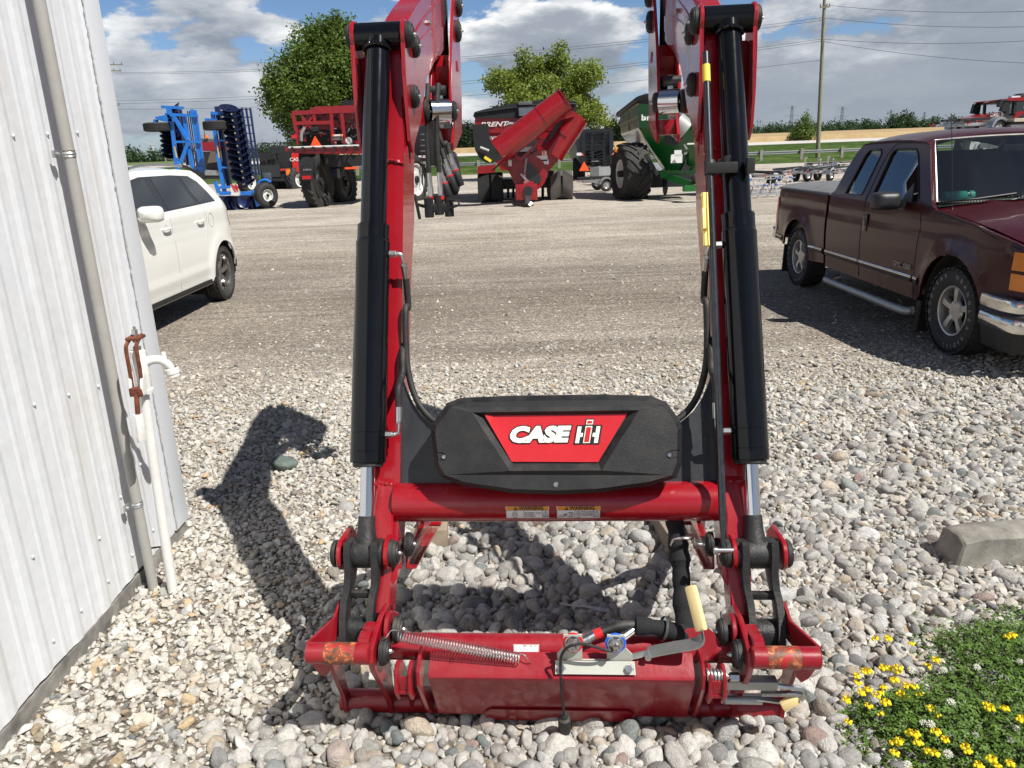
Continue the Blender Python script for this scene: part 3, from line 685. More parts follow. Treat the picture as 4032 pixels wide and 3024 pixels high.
# ---- cross tube, decals
ZT, YT, RT = .642, .262, .0645
tubeo = MB().cyl((-.525, YT, ZT), (.549, YT, ZT), RT, n=56).build('cross_tube', RED, LD)
def on_tube(x, ang, lift=.0008):
    a = math.radians(ang); return Vector((x, YT-(RT+lift)*math.cos(a), ZT+(RT+lift)*math.sin(a)))
def tube_patch(x0, x1, a0, a1, m, name, parent, lift=.0008):
    mb = MB(); n = 10; rows = []
    for i in range(n+1):
        a = a0+(a1-a0)*i/n; rows.append([on_tube(x0, a, lift), on_tube(x1, a, lift)])
    mb.loft(rows); return mb.build(name, m, parent)
for k, (x0, x1) in enumerate(((-.152, -.012), (.012, .152))):
    dec = tube_patch(x0, x1, -28, 13, WHT, 'warning_label', tubeo)
    tube_patch(x0+.002, x1-.002, 1, 12, ORG, 'header', dec, .0014)
    for xx in (x0, x0+.058, x1-.022, x1-.001): tube_patch(xx, xx+.001, -28, 1, INK, 'rule', dec, .0014)
    for aa in (-28, .2, 12.6): tube_patch(x0, x1, aa, aa+.6, INK, 'rule', dec, .0015)
    def tfr(x, a):
        r = math.radians(a); return frame(on_tube(x, a, .0018), (1, 0, 0), (0, math.sin(r), math.cos(r)))
    text_mesh('WARNING', .0165, tfr((x0+x1)/2+.012, 6.5), INK, 'heading', dec, offset=.0006, extrude=.0002)
    def tri(xc, ac, r, m_, nm, lift=.0019):
        mb = MB(); fr_ = frame(on_tube(xc, ac, lift), (1, 0, 0), (0, math.sin(math.radians(ac)), math.cos(math.radians(ac))))
        mb.face([fr_ @ Vector((-r, -r*.8, 0)), fr_ @ Vector((r, -r*.8, 0)), fr_ @ Vector((0, r, 0))]); mb.build(nm, m_, dec)
    tri((x0+x1)/2-.038, 6.5, .0072, INK, 'hazard_triangle'); 
    text_mesh('!', .011, tfr((x0+x1)/2-.038, 6), ORG, 'hazard_mark', dec, offset=.0004, extrude=.0007)
    tri(x1-.0115, -7.5, .0088, INK, 'hazard_triangle'); tri(x1-.0115, -7.6, .0066, WHT, 'hazard_triangle', .0022)
    text_mesh('!', .009, tfr(x1-.0115, -8.2), INK, 'hazard_mark', dec, offset=.0003, extrude=.001)
    bk = MB()
    for q in (-1, 1):
        f = tfr(x1-.0115, -20); bk.face([f @ Vector(v) for v in ((q*.0004, -.0042, 0), (q*.0085, -.0034, 0), (q*.0085, .0036, 0), (q*.0004, .0028, 0))])
    bk.build('manual_symbol', mat('mid grey ink', (.28, .28, .28), .5), dec)
    if k == 0:
        lines = 'CAUTION - System\ncan contain\naccumulators'
    else:
        lines = '* Ensure loader attachment\n  latches are fully engaged.\n* Failure to comply may\n  result in death or serious\n  injury'
    text_mesh(lines, .0066 if k == 0 else .0056, tfr(x0+.0605, -13), INK, 'small_print', dec, extrude=.0002, align='LEFT')
    pic = MB(); f = tfr(x0+.029, -13.5)
    if k == 0:
        pic.tube([f @ Vector((.007*math.cos(t), .013*math.sin(t), 0)) for t in np.linspace(0, 2*PI, 18)[:-1]], .0006, 5, closed=True)
        pic.tube([f @ Vector(v) for v in ((-.006, .002, 0), (0, -.002, 0), (.006, .002, 0))], .0005, 5); pic.tube([f @ Vector(v) for v in ((-.004, .006, 0), (.004, .006, 0))], .0005, 5)
    else:
        pic.tube([f @ Vector(v) for v in ((-.024, -.009, 0), (-.018, -.004, 0), (-.014, -.01, 0), (-.008, -.003, 0), (-.003, .004, 0), (.006, -.008, 0))], .0008, 5)
        for i in range(3): pic.tube([f @ Vector((.010+i*.005+.004*math.cos(t), .010*math.sin(t), 0)) for t in np.linspace(-2, 2, 8)], .0007, 5)
        pic.tube([f @ Vector(v) for v in ((-.006, -.01, 0), (.004, .006, 0))], .0009, 5)
    pic.build('pictogram', INK, dec)

# ---- black cover panel with badge
def cov(x, z, lift=0.0):
    """front surface of the cover, before tilting: x across, z up; lift = out towards the viewer"""
    return Vector((x+.012, ya(.075, z)-lift, z+lift*.30))
co = [(-.398, .905), (-.392, .925), (-.345, .985), (-.305, .998), (-.15, 1.002), (.15, 1.002), (.305, .996), (.352, .978), (.392, .925), (.398, .905), (.392, .80), (.375, .762), (.30, .742), (.14, .722), (.0, .717), (-.14, .722), (-.30, .745), (-.365, .768), (-.385, .80)]
ring2 = [(x*.955, .86+(z-.86)*.90) for x, z in co]
inn = [(-.262, .962), (-.30, .985), ]
cm = MB()
def strip(A, B, la, lb):
    a = [cov(x, z, la) for x, z in A]; b = [cov(x, z, lb) for x, z in B]; k = len(a)
    for i in range(k):
        j = (i+1) % k; cm.face([a[i], a[j], b[j], b[i]])
side0 = [(x*1.0, z) for x, z in co]
strip(side0, side0, -.075, .0)
strip(side0, ring2, .0, .022)
# front face with bevelled trapezoid recess
trap_o = [(-.262, .957), (.262, .957), (.142, .788), (-.142, .788)]
trap_i = [(-.228, .942), (.228, .942), (.132, .808), (-.132, .808)]
strip(trap_o, trap_i, .032, .012)
cm.face([cov(x, z, .012) for x, z in trap_i])
from mathutils.geometry import tessellate_polygon as _tp
oo = [Vector((x, z, 0)) for x, z in ring2]; ti = [Vector((x, z, 0)) for x, z in trap_o[::-1]]
allp = oo+ti
for t in _tp([oo, ti]):
    cm.face([cov(allp[i].x, allp[i].y, .022 if i < len(oo) else .032) for i in t])
cover = cm.build('cover_panel', PLB, LD, merge=True, sharp=.22)
for sx in (-1, 1):
    MB().prism([(0, 0)], 'x', 0, 1) if False else None
    f = frame(cov(sx*.352, .83, .0225), (1, 0, 0), (0, .41, .91))
    rc = MB(); rc.loft([[f @ Vector((sx*.035, .016, .001)), f @ Vector((0, .012, .0015)), f @ Vector((-sx*.014, 0, .0015)), f @ Vector((0, -.012, .0015)), f @ Vector((sx*.032, -.006, .001))], [f @ Vector((sx*.033, .014, -.01)), f @ Vector((0, .009, .0012)), f @ Vector((-sx*.011, 0, .0012)), f @ Vector((0, -.009, .0012)), f @ Vector((sx*.03, -.004, -.01))]])
    rc.build('screw_recess', INK, cover)
    MB().lathe([(0, .003), (.0055, .0028), (.0068, 0), (0, 0)], f @ Vector((0, -.002, .002)), f.to_3x3() @ Vector((0, 0, 1)), 14).build('screw', ZNC, cover)
MB().lathe([(0, .004), (.007, .0035), (.0085, 0), (0, 0)], cov(.0, .748, .022), (0, -1, .2), 14).build('screw', ZNC, cover)
bd = MB(); BP = [(-.221, .957), (.233, .948), (.139, .810), (-.132, .813)]
nn = 10; rows = []
for i in range(nn+1):
    t = i/nn; a = Vector(BP[0]).lerp(Vector(BP[3]), t); b = Vector(BP[1]).lerp(Vector(BP[2]), t)
    rows.append([cov(a.x+(b.x-a.x)*u/14-.006, a.y+(b.y-a.y)*u/14-.010*math.sin(PI*min(1, u/3.5))*(1-t)*(1 if u < 4 else 0), .0175+.004*math.exp(-((u-11)/1.2)**2)*(t > .3)*.4+(.006 if u == 0 else 0)*(1-t)) for u in range(15)])
bd.loft(rows); badge = bd.build('badge', RST, cover)
fB = lambda x, z, l: frame(cov(x, z, l), (1, 0, 0), (0, .41, .91))
CREAM = mat('cream lettering', (.80, .80, .68), .35, var=.03)
tx = .0
text_mesh('CASE', .064, fB(-.055, .8885, .0215), CREAM, 'lettering', badge, shear=.22, offset=.0044, extrude=.0006, xs=1.22)
text_mesh('CASE', .064, fB(-.055, .8885, .0198), INK, 'lettering_edge', badge, shear=.22, offset=.0074, extrude=.0004, xs=1.22)
def slant(pts, l, m_, nm):
    mb = MB(); mb.slab([cov(x+(z-.885)*.2, z, l) for x, z in pts], (0, -.0008, 0)); return mb.build(nm, m_, badge)
H0, H1 = .865, .912
slant([(.062, H0-.004), (.142, H0-.004), (.142, H1+.004), (.062, H1+.004)], .0196, INK, 'lettering_edge')
slant([(.088, H0-.003), (.113, H0-.003), (.113, H1+.022), (.088, H1+.022)], .0197, INK, 'lettering_edge')
slant([(.066, H0), (.078, H0), (.078, H1), (.066, H1)], .0212, CREAM, 'lettering')
slant([(.078, .8825), (.086, .8825), (.086, .8935), (.078, .8935)], .0212, CREAM, 'lettering')
slant([(.1165, .8825), (.1245, .8825), (.1245, .8935), (.1165, .8935)], .0212, CREAM, 'lettering')
slant([(.1245, H0), (.1365, H0), (.1365, H1), (.1245, H1)], .0212, CREAM, 'lettering')
slant([(.0905, H0), (.1115, H0), (.1115, H1+.001), (.0905, H1+.001)], .0208, CREAM, 'lettering')
slant([(.0935, H0+.003), (.1085, H0+.003), (.1085, H1-.002), (.0935, H1-.002)], .0218, RST, 'lettering')
slant([(.0905, H1+.006), (.1115, H1+.006), (.1115, H1+.019), (.0905, H1+.019)], .0208, CREAM, 'lettering')
slant([(.0935, H1+.009), (.1085, H1+.009), (.1085, H1+.016), (.0935, H1+.016)], .0218, RST, 'lettering')

# ---- carrier: bottom bar, upper tube, folded plate
MB().lathe([(0, -.702), (.034, -.702), (.037, -.698), (.037, .698), (.034, .702), (0, .702)], (.0, .022, .045), (1, 0, 0), 28).build('bottom_bar', REDG, LD)
MB().cyl((-.53, -.03, .292), (.535, -.03, .292), .041, n=36).build('carrier_tube', REDG, LD)
fp = MB()
prof = [(-.075, .307), (-.082, .313), (-.140, .277), (-.146, .268), (-.143, .255), (-.055, .085), (-.040, .05)]
xs_ = [-.375, .405]
rows = []
for x in (-.372, -.36, .0, .395, .408): rows.append([Vector((x, y, z)) for y, z in prof])
R = fp.loft(rows); r = bmesh.ops.extrude_face_region(fp.b, geom=list(fp.b.faces))
for v in [g for g in r['geom'] if isinstance(g, bmesh.types.BMVert)]: v.co += Vector((0, .008, -.006))
bmesh.ops.recalc_face_normals(fp.b, faces=fp.b.faces)
front = fp.build('front_plate', REDG, LD, sharp=.5)
for hx, hz in ((-.305, 0), (-.145, 0)):
    MB().lathe([(.0075, .001), (.0065, -.002), (0, -.0022)], (hx, -.109, .2975), (0, -.53, .85), 16).build('bolt_hole', INK, front)
MB().slab([(-.22, -.051, .072), (-.20, -.061, .090), (.22, -.061, .090), (.245, -.051, .070), (.245, -.035, .03), (-.22, -.035, .03)], (0, -.004, -.002)).build('stiffener', REDG, front)
for ex in (-.40, .43):
    MB().prism([(-.03, .04), (-.07, .09), (-.17, .255), (-.165, .30), (-.12, .325), (-.06, .32), (.0, .25), (.0, .05)], 'x', ex-.006, ex+.006, bev=.003).build('end_plate', REDG, LD)
MB().slab([(.36, -.06, .36), (.40, -.055, .375), (.46, -.05, .372), (.50, -.05, .335), (.455, -.085, .29), (.37, -.085, .29), (.345, -.07, .325)], (0, .009, 0)).build('upright_plate', REDG, LD)
# part number sticker on the carrier tube
def ctube(x, ang, lift=.0008):
    a = math.radians(ang); return Vector((x, -.03-(.041+lift)*math.cos(a), .292+(.041+lift)*math.sin(a)))
mb = MB(); mb.loft([[ctube(-.122, 5+i*6), ctube(-.045, 5+i*6)] for i in range(8)]); stk = mb.build('part_sticker', WHT, LD)
a = math.radians(26)
text_mesh('0051 - 60 - 21\n\n\n      84199702', .0072, frame(ctube(-.052, 26, .0015), (1, 0, 0), (0, math.sin(a), math.cos(a))), INK, 'small_print', stk, align='RIGHT', extrude=.0001)
mb = MB(); fr4 = [ctube(-.1205, 6.5, .0012), ctube(-.0465, 6.5, .0012), ctube(-.0465, 45.5, .0012), ctube(-.1205, 45.5, .0012)]
mb.tube([ctube(-.1205, 6.5+i*3.9, .001) for i in range(11)]+[ctube(-.0465, 45.5-i*3.9, .001) for i in range(11)], .0006, 5, closed=True); mb.build('print_border', RST, stk)
# springs
sp = MB(); sp.helix((-.462, -.112, .388), (-.10, -.115, .314), .0170, .0017, 44, 11, 5)
sp.tube(bez([(-.515, -.12, .372), (-.492, -.125, .392), (-.480, -.112, .404), (-.462, -.112, .405)], 6), .0017, 6)
sp.tube(bez([(-.10, -.115, .331), (-.085, -.118, .327), (-.075, -.12, .312), (-.066, -.115, .300)], 6), .0017, 6)
sp.build('return_spring', ZNC, LD)
# latch spring, lock shafts and handles on the right
sp = MB(); sp.helix((.437, -.15, .292), (.492, -.15, .286), .0155, .0042, 5.5, 12, 8); sp.build('latch_spring', STL, LD)
MB().cyl((.43, -.15, .29), (.53, -.15, .285), .007, n=12).cyl((.505, -.15, .285), (.53, -.15, .285), .013, n=6).build('latch_bolt', ZNC, LD)
lk = MB().box((.575, -.11, .235), (.15, .035, .028), bev=.003).box((.67, -.12, .205), (.13, .016, .012), bev=.003).cyl((.51, -.08, .15), (.62, -.08, .15), .014, n=16).build('lock_bar', STL, LD)
tg = MB(); tg.tube(bez([(.60, -.10, .23), (.66, -.12, .232), (.715, -.125, .228), (.728, -.125, .21), (.718, -.125, .19)], 6), .008, 8); tg.beam((.60, -.10, .17), (.69, -.11, .165), .014, .006)
tg.build('locking_loop', ZNC, LD)
MB().box((.69, -.12, .175), (.055, .022, .03), Euler((0, -.5, .1)).to_matrix(), bev=.007).build('loop_grip', CRM, LD)
# handle strap with cream grip
hs = MB()
path = [(.275, -.10, .330), (.315, -.11, .348), (.36, -.12, .366), (.40, -.125, .378), (.422, -.125, .391), (.429, -.120, .408), (.426, -.112, .43)]
R_ = []
for i, p in enumerate(bez(path, 5)):
    R_.append([p+Vector((0, -.019, -.004)), p+Vector((0, .019, .004))])
hs.loft(R_)
r = bmesh.ops.extrude_face_region(hs.b, geom=list(hs.b.faces))
for v in [g for g in r['geom'] if isinstance(g, bmesh.types.BMVert)]: v.co += Vector((.003, 0, -.005))
hnd = hs.build('latch_handle', STL, LD)
gr = MB(); gr.beam((.427, -.116, .412), (.404, -.035, .512), .022, .034, (1, -1, 0), .008); gr.build('grip', CRM, hnd)
MB().beam((.27, -.10, .325), (.12, -.125, .300), .016, .006, (0, -1, .3), .001).cyl((.275, -.125, .325), (.275, -.095, .325), .009, n=12).build('pull_rod', STL, LD)
# coupler bracket plate with nuts
cb = []
fz = lambda x, v: Vector((x, -.121-v*.30, .3215+v*.95)) if v > 0 else Vector((x, -.121-(-v)*.80*1.0, .3215-(-v)*.60))
up_pl = [(-.035, .0), (-.035, .006), (-.018, .035), (-.012, .062), (.03, .062), (.036, .02), (.036, .0)]
m = MB()
nU = Vector((0, .004, .0013))
KX = .040
def P2(x, v): return Vector((x+KX, -.118-.10*v, .318+v*1.22))
Lf = [(-.012, .018), (-.004, .07), (.038, .07), (.038, -.012), (.118, -.012), (.118, .07), (.160, .07), (.162, .035), (.188, .018), (.19, -.004), (-.03, -.004), (-.03, .006)]
Lf = [(-.030, -.006), (.190, -.006), (.190, .012), (.172, .030), (.168, .070), (.116, .070), (.116, -.004), (.044, -.004), (.044, .070), (-.010, .070), (-.014, .030), (-.030, .012)]
m.slab([P2(x, v) for x, v in Lf], (0, .005, 0))
def P3(x, v): return Vector((x, -.092-.0465*v*1.0, .3125-.030*v))
m.slab([(-.035+KX, -.125, .3155), (.195+KX, -.125, .3155), (.198+KX, -.143, .2825), (-.036+KX, -.143, .2825)], (0, -.0035, .0025))
cbo = m.build('coupler_plate', mat('pale grey steel', (.50, .51, .45), .48, metal=.0, var=.1, dust=.2), LD)
for x, colr, nm in ((.017, RST, 'red_ring'), (.140, mat('blue plastic', (.02, .12, .62), .35), 'blue_ring')):
    c = P2(x, .048); ax = Vector((0, -1, .12))
    ring = MB().lathe([(.0, .004), (.030, .004), (.031, 0), (0, 0)], c, ax, 24).build(nm, colr, cbo)
    MB().lathe([(0, .005), (.024, .005), (.024, .007), (.022, .008)], c, ax, 22).lathe([(0, .021), (.021, .021), (.021, .007)], c, ax, 6).lathe([(.011, .021), (.0105, .034), (.008, .040), (.0045, .040), (.004, .034), (0, .034)], c, ax, 18).build('coupling_nut', ZNC, cbo)
for x in (-.018, .178):
    MB().lathe([(0, .010), (.011, .010), (.012, .008), (.012, 0)], (x+KX, -.138, .300), (0, -.85, .5), 6).lathe([(.0145, .002), (.0145, 0)], (x+KX, -.138, .300), (0, -.85, .5), 18).build('bolt', ZNC, cbo)
# cable with plug
cp = [(.155, -.135, .375), (.13, -.155, .372), (.09, -.165, .392), (.05, -.165, .402), (.012, -.165, .392), (-.008, -.162, .360), (-.012, -.165, .32), (-.010, -.168, .26), (-.006, -.14, .16), (-.004, -.12, .115)]
cb_ = MB().tube(bez([(a_+.032, b_, c_) for a_, b_, c_ in cp], 10), .0042, 10).build('cable', RUB, LD)
MB().lathe([(0, .03), (.006, .028), (.010, .02), (.011, .010), (.018, .005), (.0195, -.002), (.0195, -.05), (.017, -.058), (.0, -.058)], (.028, -.115, .098), (0, -.25, 1), 20).build('plug', RUB, cb_)
# hydraulic hose group in a black sleeve
slp = bez([(.395, .33, .66), (.402, .28, .56), (.408, .24, .50), (.412, .20, .44), (.412, .16, .38), (.415, .10, .31), (.412, .03, .28), (.385, -.035, .345), (.31, -.05, .378), (.245, -.05, .385)], 9)
wob = [.031-.005*(i > 60)+.0022*math.sin(i*.83)+.003*math.sin(i*.31+1)+random.uniform(-.0015, .0015) for i in range(len(slp))]
slv = MB().tube(slp, wob, 18).build('hose_sleeve', SLV, LD)
MB().lathe([(.0365, -.004), (.038, 0), (.0365, .004)], slp[70], slp[71]-slp[70], 22).build('cable_tie', mat('grey tie', (.05, .05, .05), .5), slv)
hz = MB().tube(bez([(.25, -.05, .386), (.205, -.055, .388), (.165, -.062, .380), (.135, -.07, .372)], 6), .0135, 14).build('hose', RUB, slv)
MB().cyl((.143, -.068, .374), (.120, -.075, .368), .0155, n=16).build('red_band', RST, hz)
MB().cyl((.122, -.075, .368), (.085, -.09, .356), .0145, n=16).lathe([(.0165, 0), (.0165, .006)], (.10, -.085, .36), (.043, .017, .014), 16).build('ferrule', ZNC, hz)
MB().cyl((.235, -.06, .376), (.20, -.085, .364), .013, n=16).build('ferrule', ZNC, slv)
ub = MB(); ub.tube(bez([(.462, .225, .505), (.455, .22, .52), (.448, .2, .54), (.43, .185, .548), (.405, .185, .548), (.388, .195, .535), (.383, .215, .508)], 7), .0058, 10); ub.cyl((.455, .222, .505), (.485, .222, .505), .0095, n=12).box((.462, .222, .507), (.018, .02, .026), bev=.003)
ub.build('guide_ring', ZNC, LD)
# level indicator rod with yellow marks and bracket
r0 = Vector((.525, .100, .56)); r1 = Vector((.532, .768, 2.045)); dr = (r1-r0).normalized()
ind = MB(); ind.cyl(r0+dr*.12, r1, .0118, n=16)
ind.lathe([(.0118, .12), (.011, .08), (.008, .04), (.006, 0)], r0, dr, 12)
ind = ind.build('level_rod', mat('worn black rod', (.012, .016, .02), .3, coat=.4, var=.3, vscale=20, dust=.15), LD)
MB().cyl(r1-dr*.045, r1-dr*.105, .0131, n=16).build('yellow_band', YEL, ind)
q = r0+(r1-r0)*.645
yl = MB(); 
yl.beam(q-dr*.085+Vector((-.022, -.008, 0)), q+dr*.085+Vector((-.022, -.008, 0)), .016, .012, (1, 0, 0), .004); yl.beam(q-dr*.035+Vector((-.026, -.009, 0)), q+dr*.035+Vector((-.026, -.009, 0)), .03, .014, (1, 0, 0), .004)
yl.build('yellow_marker', mat('pale yellow plastic', (.84, .66, .22), .4, var=.06), ind)
gd = MB(); qb = r0+(r1-r0)*.752
gd.cyl((.614, ya(.13, qb.z), qb.z-.022), (.614, ya(.13, qb.z)+.018, qb.z+.022), .0475, n=30)
gd.box((.566, qb.y-.01, qb.z), (.10, .034, .035), bev=.005).cyl(qb-dr*.022, qb+dr*.022, .019, n=16).box((.655, qb.y-.02, qb.z+.003), (.026, .035, .05), bev=.004)
gd.build('rod_bracket', mat('black bracket', (.03, .03, .028), .42, var=.2), ind)
MB().cyl((.50, .095, .555), (.555, .095, .555), .0085, n=14).cyl((.495, .095, .555), (.505, .095, .555), .0125, n=14).build('rod_pin', ZNC, ind)
# couplers hanging from the left mast
def coupler_block(x, y, z, sc, rz):
    blk = MB(); M = Matrix.Rotation(rz, 3, 'Z')
    for i in range(3):
        c = Vector((x, y, z))+M @ Vector(((i-1)*.045*sc, 0, (i % 2)*.01)); blk.cyl(c+Vector((0, 0, -.045*sc)), c+Vector((0, 0, .04*sc)), .021*sc, n=14)
    blk.box((x, y, z-.005), (.10*sc, .035*sc, .04*sc), M, bev=.006)
    return blk
hoses = MB()
cx, cy_, cz = -.535, 1.62, 1.515
cbk = coupler_block(cx, cy_, cz, 1.05, .2)
cbk.beam((cx-.055, cy_, cz), (cx-.10, cy_, cz+.012), .014, .014); cbk.beam((cx-.112, cy_, cz+.06), (cx-.095, cy_, cz-.055), .022, .012, (1, 0, 0), .003); cbk.tube(bez([(cx+.05, cy_-.01, cz+.03), (cx+.09, cy_-.02, cz+.025), (cx+.095, cy_-.02, cz+.005), (cx+.05, cy_-.01, cz-.01)], 5), .004, 8)
cbo_ = cbk.build('multi_coupler', PLB, LD)
for i, (dx, top) in enumerate(((-.035, 2.0), (.012, 2.0))):
    b = Vector((cx+dx, cy_, cz+.045))
    MB().cyl(b, b+Vector((0, 0, .045)), .014, n=6).cyl(b+Vector((0, 0, .045)), b+Vector((-.002, 0, .11)), .0115, n=14).build('hose_end', ZNC, cbo_)
    MB().tube(bez([b+Vector((-.002, 0, .105)), b+Vector((-.004, .01, .25)), b+Vector((.004, .02, .40)), b+Vector((.01, .06, .5))], 7), .0115, 10).build('hose', RUB, cbo_)
    MB().cyl(b+Vector((0, 0, -.012)), b+Vector((0, 0, .004)), .0155, n=14).build('red_cap', RST, cbo_)
for i, (bx_, bz_) in enumerate(((-.500, 1.60), (-.475, 1.632), (-.452, 1.655))):
    b = Vector((bx_, cy_+.02+i*.025, bz_)); ax = Vector((.30, 0, -1)).normalized()
    q = MB().lathe([(0, .055), (.017, .055), (.020, .047), (.020, -.01), (.017, -.018), (0, -.018)], b, ax, 16).build('hose_coupling', PLB, LD)
    MB().cyl(b-ax*.018, b-ax*.025, .018, n=14).build('red_ring', RST, q)
    MB().cyl(b-ax*.025, b-ax*.05, .0155, n=6).cyl(b-ax*.05, b-ax*.10, .012, n=14).build('fitting', ZNC, q)
    MB().tube(bez([b-ax*.095, b-ax*.14+Vector((-.002, .01, .01)), Vector((-.535+i*.012, cy_+.05, 1.80)), Vector((-.54, cy_+.07, 1.92))], 7), .0115, 10).build('hose', RUB, q)
MB().box((-.545, 1.66, 1.80), (.045, .07, .20), bev=.01).build('hose_guide', INK, LD)
# ================================================================ metal building on the left
WX = -1.64; YC = 3.45
bld = thing('metal_building', 'white ribbed metal building with grey conduit, at the left edge', 'building', (WX, YC, 0))
WMT = mat('white painted ribbed steel', (.63, .655, .685), .42, coat=.05, var=.035, vscale=1.2, bump=.25, bscale=7, rvar=.06, stretch=(1, 1, .35))
def wall_mat():
    m, T, p = principled('white wall sheet'); o = T.add('ShaderNodeTexCoord').outputs['Object']
    stain = T.ramp(T.noise(T.scale(o, (1, 3.2, .7)), 1.5, 7, .65, .6), [(.50, 0), (.78, 1)]); fine = T.noise(o, 22, 6, .6)
    c = T.mix(T.math('MULTIPLY', stain, .55), (.67, .69, .71), (.56, .52, .47))
    c = T.mix(1.0, c, T.ramp(fine, [(.3, .94), (.6, 1.02)]), 'MULTIPLY')
    scr = T.ramp(T.noise(T.scale(o, (1, 6, 2)), 9, 5, .7), [(.72, 0), (.75, 1)]); c = T.mix(T.math('MULTIPLY', scr, .5), c, (.3, .29, .27))
    T.l.new(c, p.inputs['Base Color']); p.inputs['Roughness'].default_value = .45
    b = T.add('ShaderNodeBump', ins={'Strength': .35, 'Distance': .02, 'Height': T.noise(o, 3.2, 5, .5)}); T.l.new(b.outputs[0], p.inputs['Normal']); return m
WM_ = wall_mat()
rows = []
prof = []; y = 0.0
y = -.13
k = 0
while y > -9:
    for dy, x in ((0, 0), (-.024, .0055), (-.056, .0055), (-.080, 0), (-.115, 0), (-.125, .002), (-.135, .002), (-.145, 0)): prof.append((y+dy, x))
    y -= .205; k += 1
wp = MB(); R0 = []
zs = [.075, .5, 1, 1.5, 2, 2.5, 3, 3.8]
for z in zs: rows.append([Vector((x, yy, z+(.006*math.sin(yy*9) if z < .1 else 0))) for yy, x in prof])
wp.loft(rows); rows2 = [[p+Vector((-.004, 0, 0)) for p in r] for r in rows]; wp.loft(rows2)
wallp = wp.build('wall_panel', WM_, bld, sharp=.12)
MB().box((-.02, -.07, 1.94), (.075, .145, 3.73), bev=.006).box((-.10, .006, 1.94), (.16, .012, 3.73)).build('corner_trim', WMT, bld)
MB().box((-3.5, -.03, 1.94), (6.95, .04, 3.73)).box((-3.5, -8.9, 1.94), (6.9, .04, 3.73)).box((-3.5, -4.5, 3.86), (7.4, 9.4, .10)).build('back_wall', WMT, bld)
caul = MB(); cp_ = []
for i in range(240): cp_.append(Vector((.0225+random.uniform(-.001, .001), -.145+random.uniform(-.002, .002), .09+i*.0155)))
caul.tube(cp_, [random.uniform(.0015, .0038) for _ in cp_], 5); caul.build('caulk_line', mat('dirty caulk', (.42, .41, .39), .8, var=.4, vscale=60), bld)
fm = mat('old concrete foundation', (.20, .19, .17), .9, var=.55, vscale=9, bump=.8, bscale=30)
MB().box((.004-3.5, -4.5, -.07), (7.0, 8.97, .272)).build('foundation', fm, bld)
for yy, zz in ((-.105-.02, 1.88), (-.31-.02, .62+1.26), (-.515-.02, 1.87), (-.72-.02, 1.86), (-.105-.02, .93), (-.31-.02, .50), (-.515-.02, .44), (-.72-.02, .36), (-.515-.02, .92), (-.31-.02, .18), (-.515-.02, .17), (-.72-.02, .17), (-.925-.02, .17), (-.72-.02, .95), (-.925-.02, .98), (-.925, 1.85), (-1.13, .5), (-1.13, .17), (-.10, .28)):
    c = Vector((.021 if abs((yy+.13) % .205-.17) < .03 else .002, yy, zz))
    MB().lathe([(0, .0065), (.0045, .006), (.0048, .002), (.008, .0012), (.008, 0)], c, (1, 0, 0), 8).build('wall_screw', WMT, bld)
# conduit
DP = mat('grey plastic conduit', (.33, .32, .295), .5, var=.06, vscale=14, bump=.15)
cd = MB().cyl((.062, -.53, -.02), (.062, -.53, 3.8), .0205, n=28).build('conduit', DP, bld)
for z in (1.80, .405):
    MB().lathe([(.0208, -.013), (.0235, -.012), (.0215, -.006), (.0245, 0), (.0215, .006), (.0235, .012), (.0208, .013)], (.062, -.53, z), (0, 0, 1), 28).box((.035, -.566, z), (.012, .04, .026), bev=.004).lathe([(0, .009), (.006, .008), (.007, 0)], (.041, -.572, z), (1, 0, 0), 10).build('clamp', STL, cd)
MB().cyl((.02, -.50, .175), (.13, -.475, .175), .004, n=8).cyl((.128, -.476, .175), (.134, -.474, .175), .009, n=10).build('long_nail', mat('rusted steel', (.12, .045, .02), .85, var=.5, vscale=40), bld)

# ================================================================ yard hydrant
hy = thing('yard_hydrant', 'white standpipe water hydrant with rusty lever beside the metal building', 'hydrant', (-1.480, 2.885, 0))
hy.rotation_euler = (0, .034, 0)
HW = mat('thick white paint', (.70, .70, .67), .5, var=.06, vscale=12, bump=.35, bscale=60, dust=.15)
HR = mat('rusty lever', (.13, .036, .016), .85, var=.6, vscale=35, bump=.8, bscale=90)
MB().cyl((0, 0, -.05), (0, 0, .93), .0195, n=24).build('standpipe', HW, hy)
hb = MB().lathe([(.027, -.02), (.037, -.015), (.038, 0), (.031, .006), (.033, .05), (.034, .10), (.031, .125), (.028, .13), (.028, .155), (.022, .158), (0, .158)], (0, 0, .91), (0, 0, 1), 24)
hb.prism([(-.055, .90), (-.02, .895), (.01, .93), (.01, .99), (-.02, 1.0), (-.05, .965), (-.062, .93)], 'x', -.028, -.016, bev=.004).prism([(-.055, .90), (-.02, .895), (.01, .93), (.01, .99), (-.02, 1.0), (-.05, .965), (-.062, .93)], 'x', .016, .028, bev=.004)
hb.build('head', HW, hy)
MB().tube(bez([(.0, .0, 1.0), (.035, .012, 1.022), (.068, .026, 1.022), (.095, .038, .998), (.104, .042, .97)], 7), [.019-.00015*i for i in range(29)], 14).lathe([(.022, 0), (.027, .002), (.027, .022), (.024, .024), (.024, .035), (0, .035)], (.103, .042, .985), (.15, .03, -1), 16).cyl((.085, .035, 1.02), (.083, .035, 1.05), .009, n=8).build('spout', HW, hy)
MB().cyl((0, 0, 1.06), (0, 0, 1.085), .0165, n=6).cyl((0, 0, 1.085), (0, 0, 1.125), .006, n=8).cyl((0, 0, 1.10), (0, 0, 1.112), .014, n=6).build('packing_nut', ZNC, hy)
lv = MB(); L0 = Vector((0, -.045, .93)); 
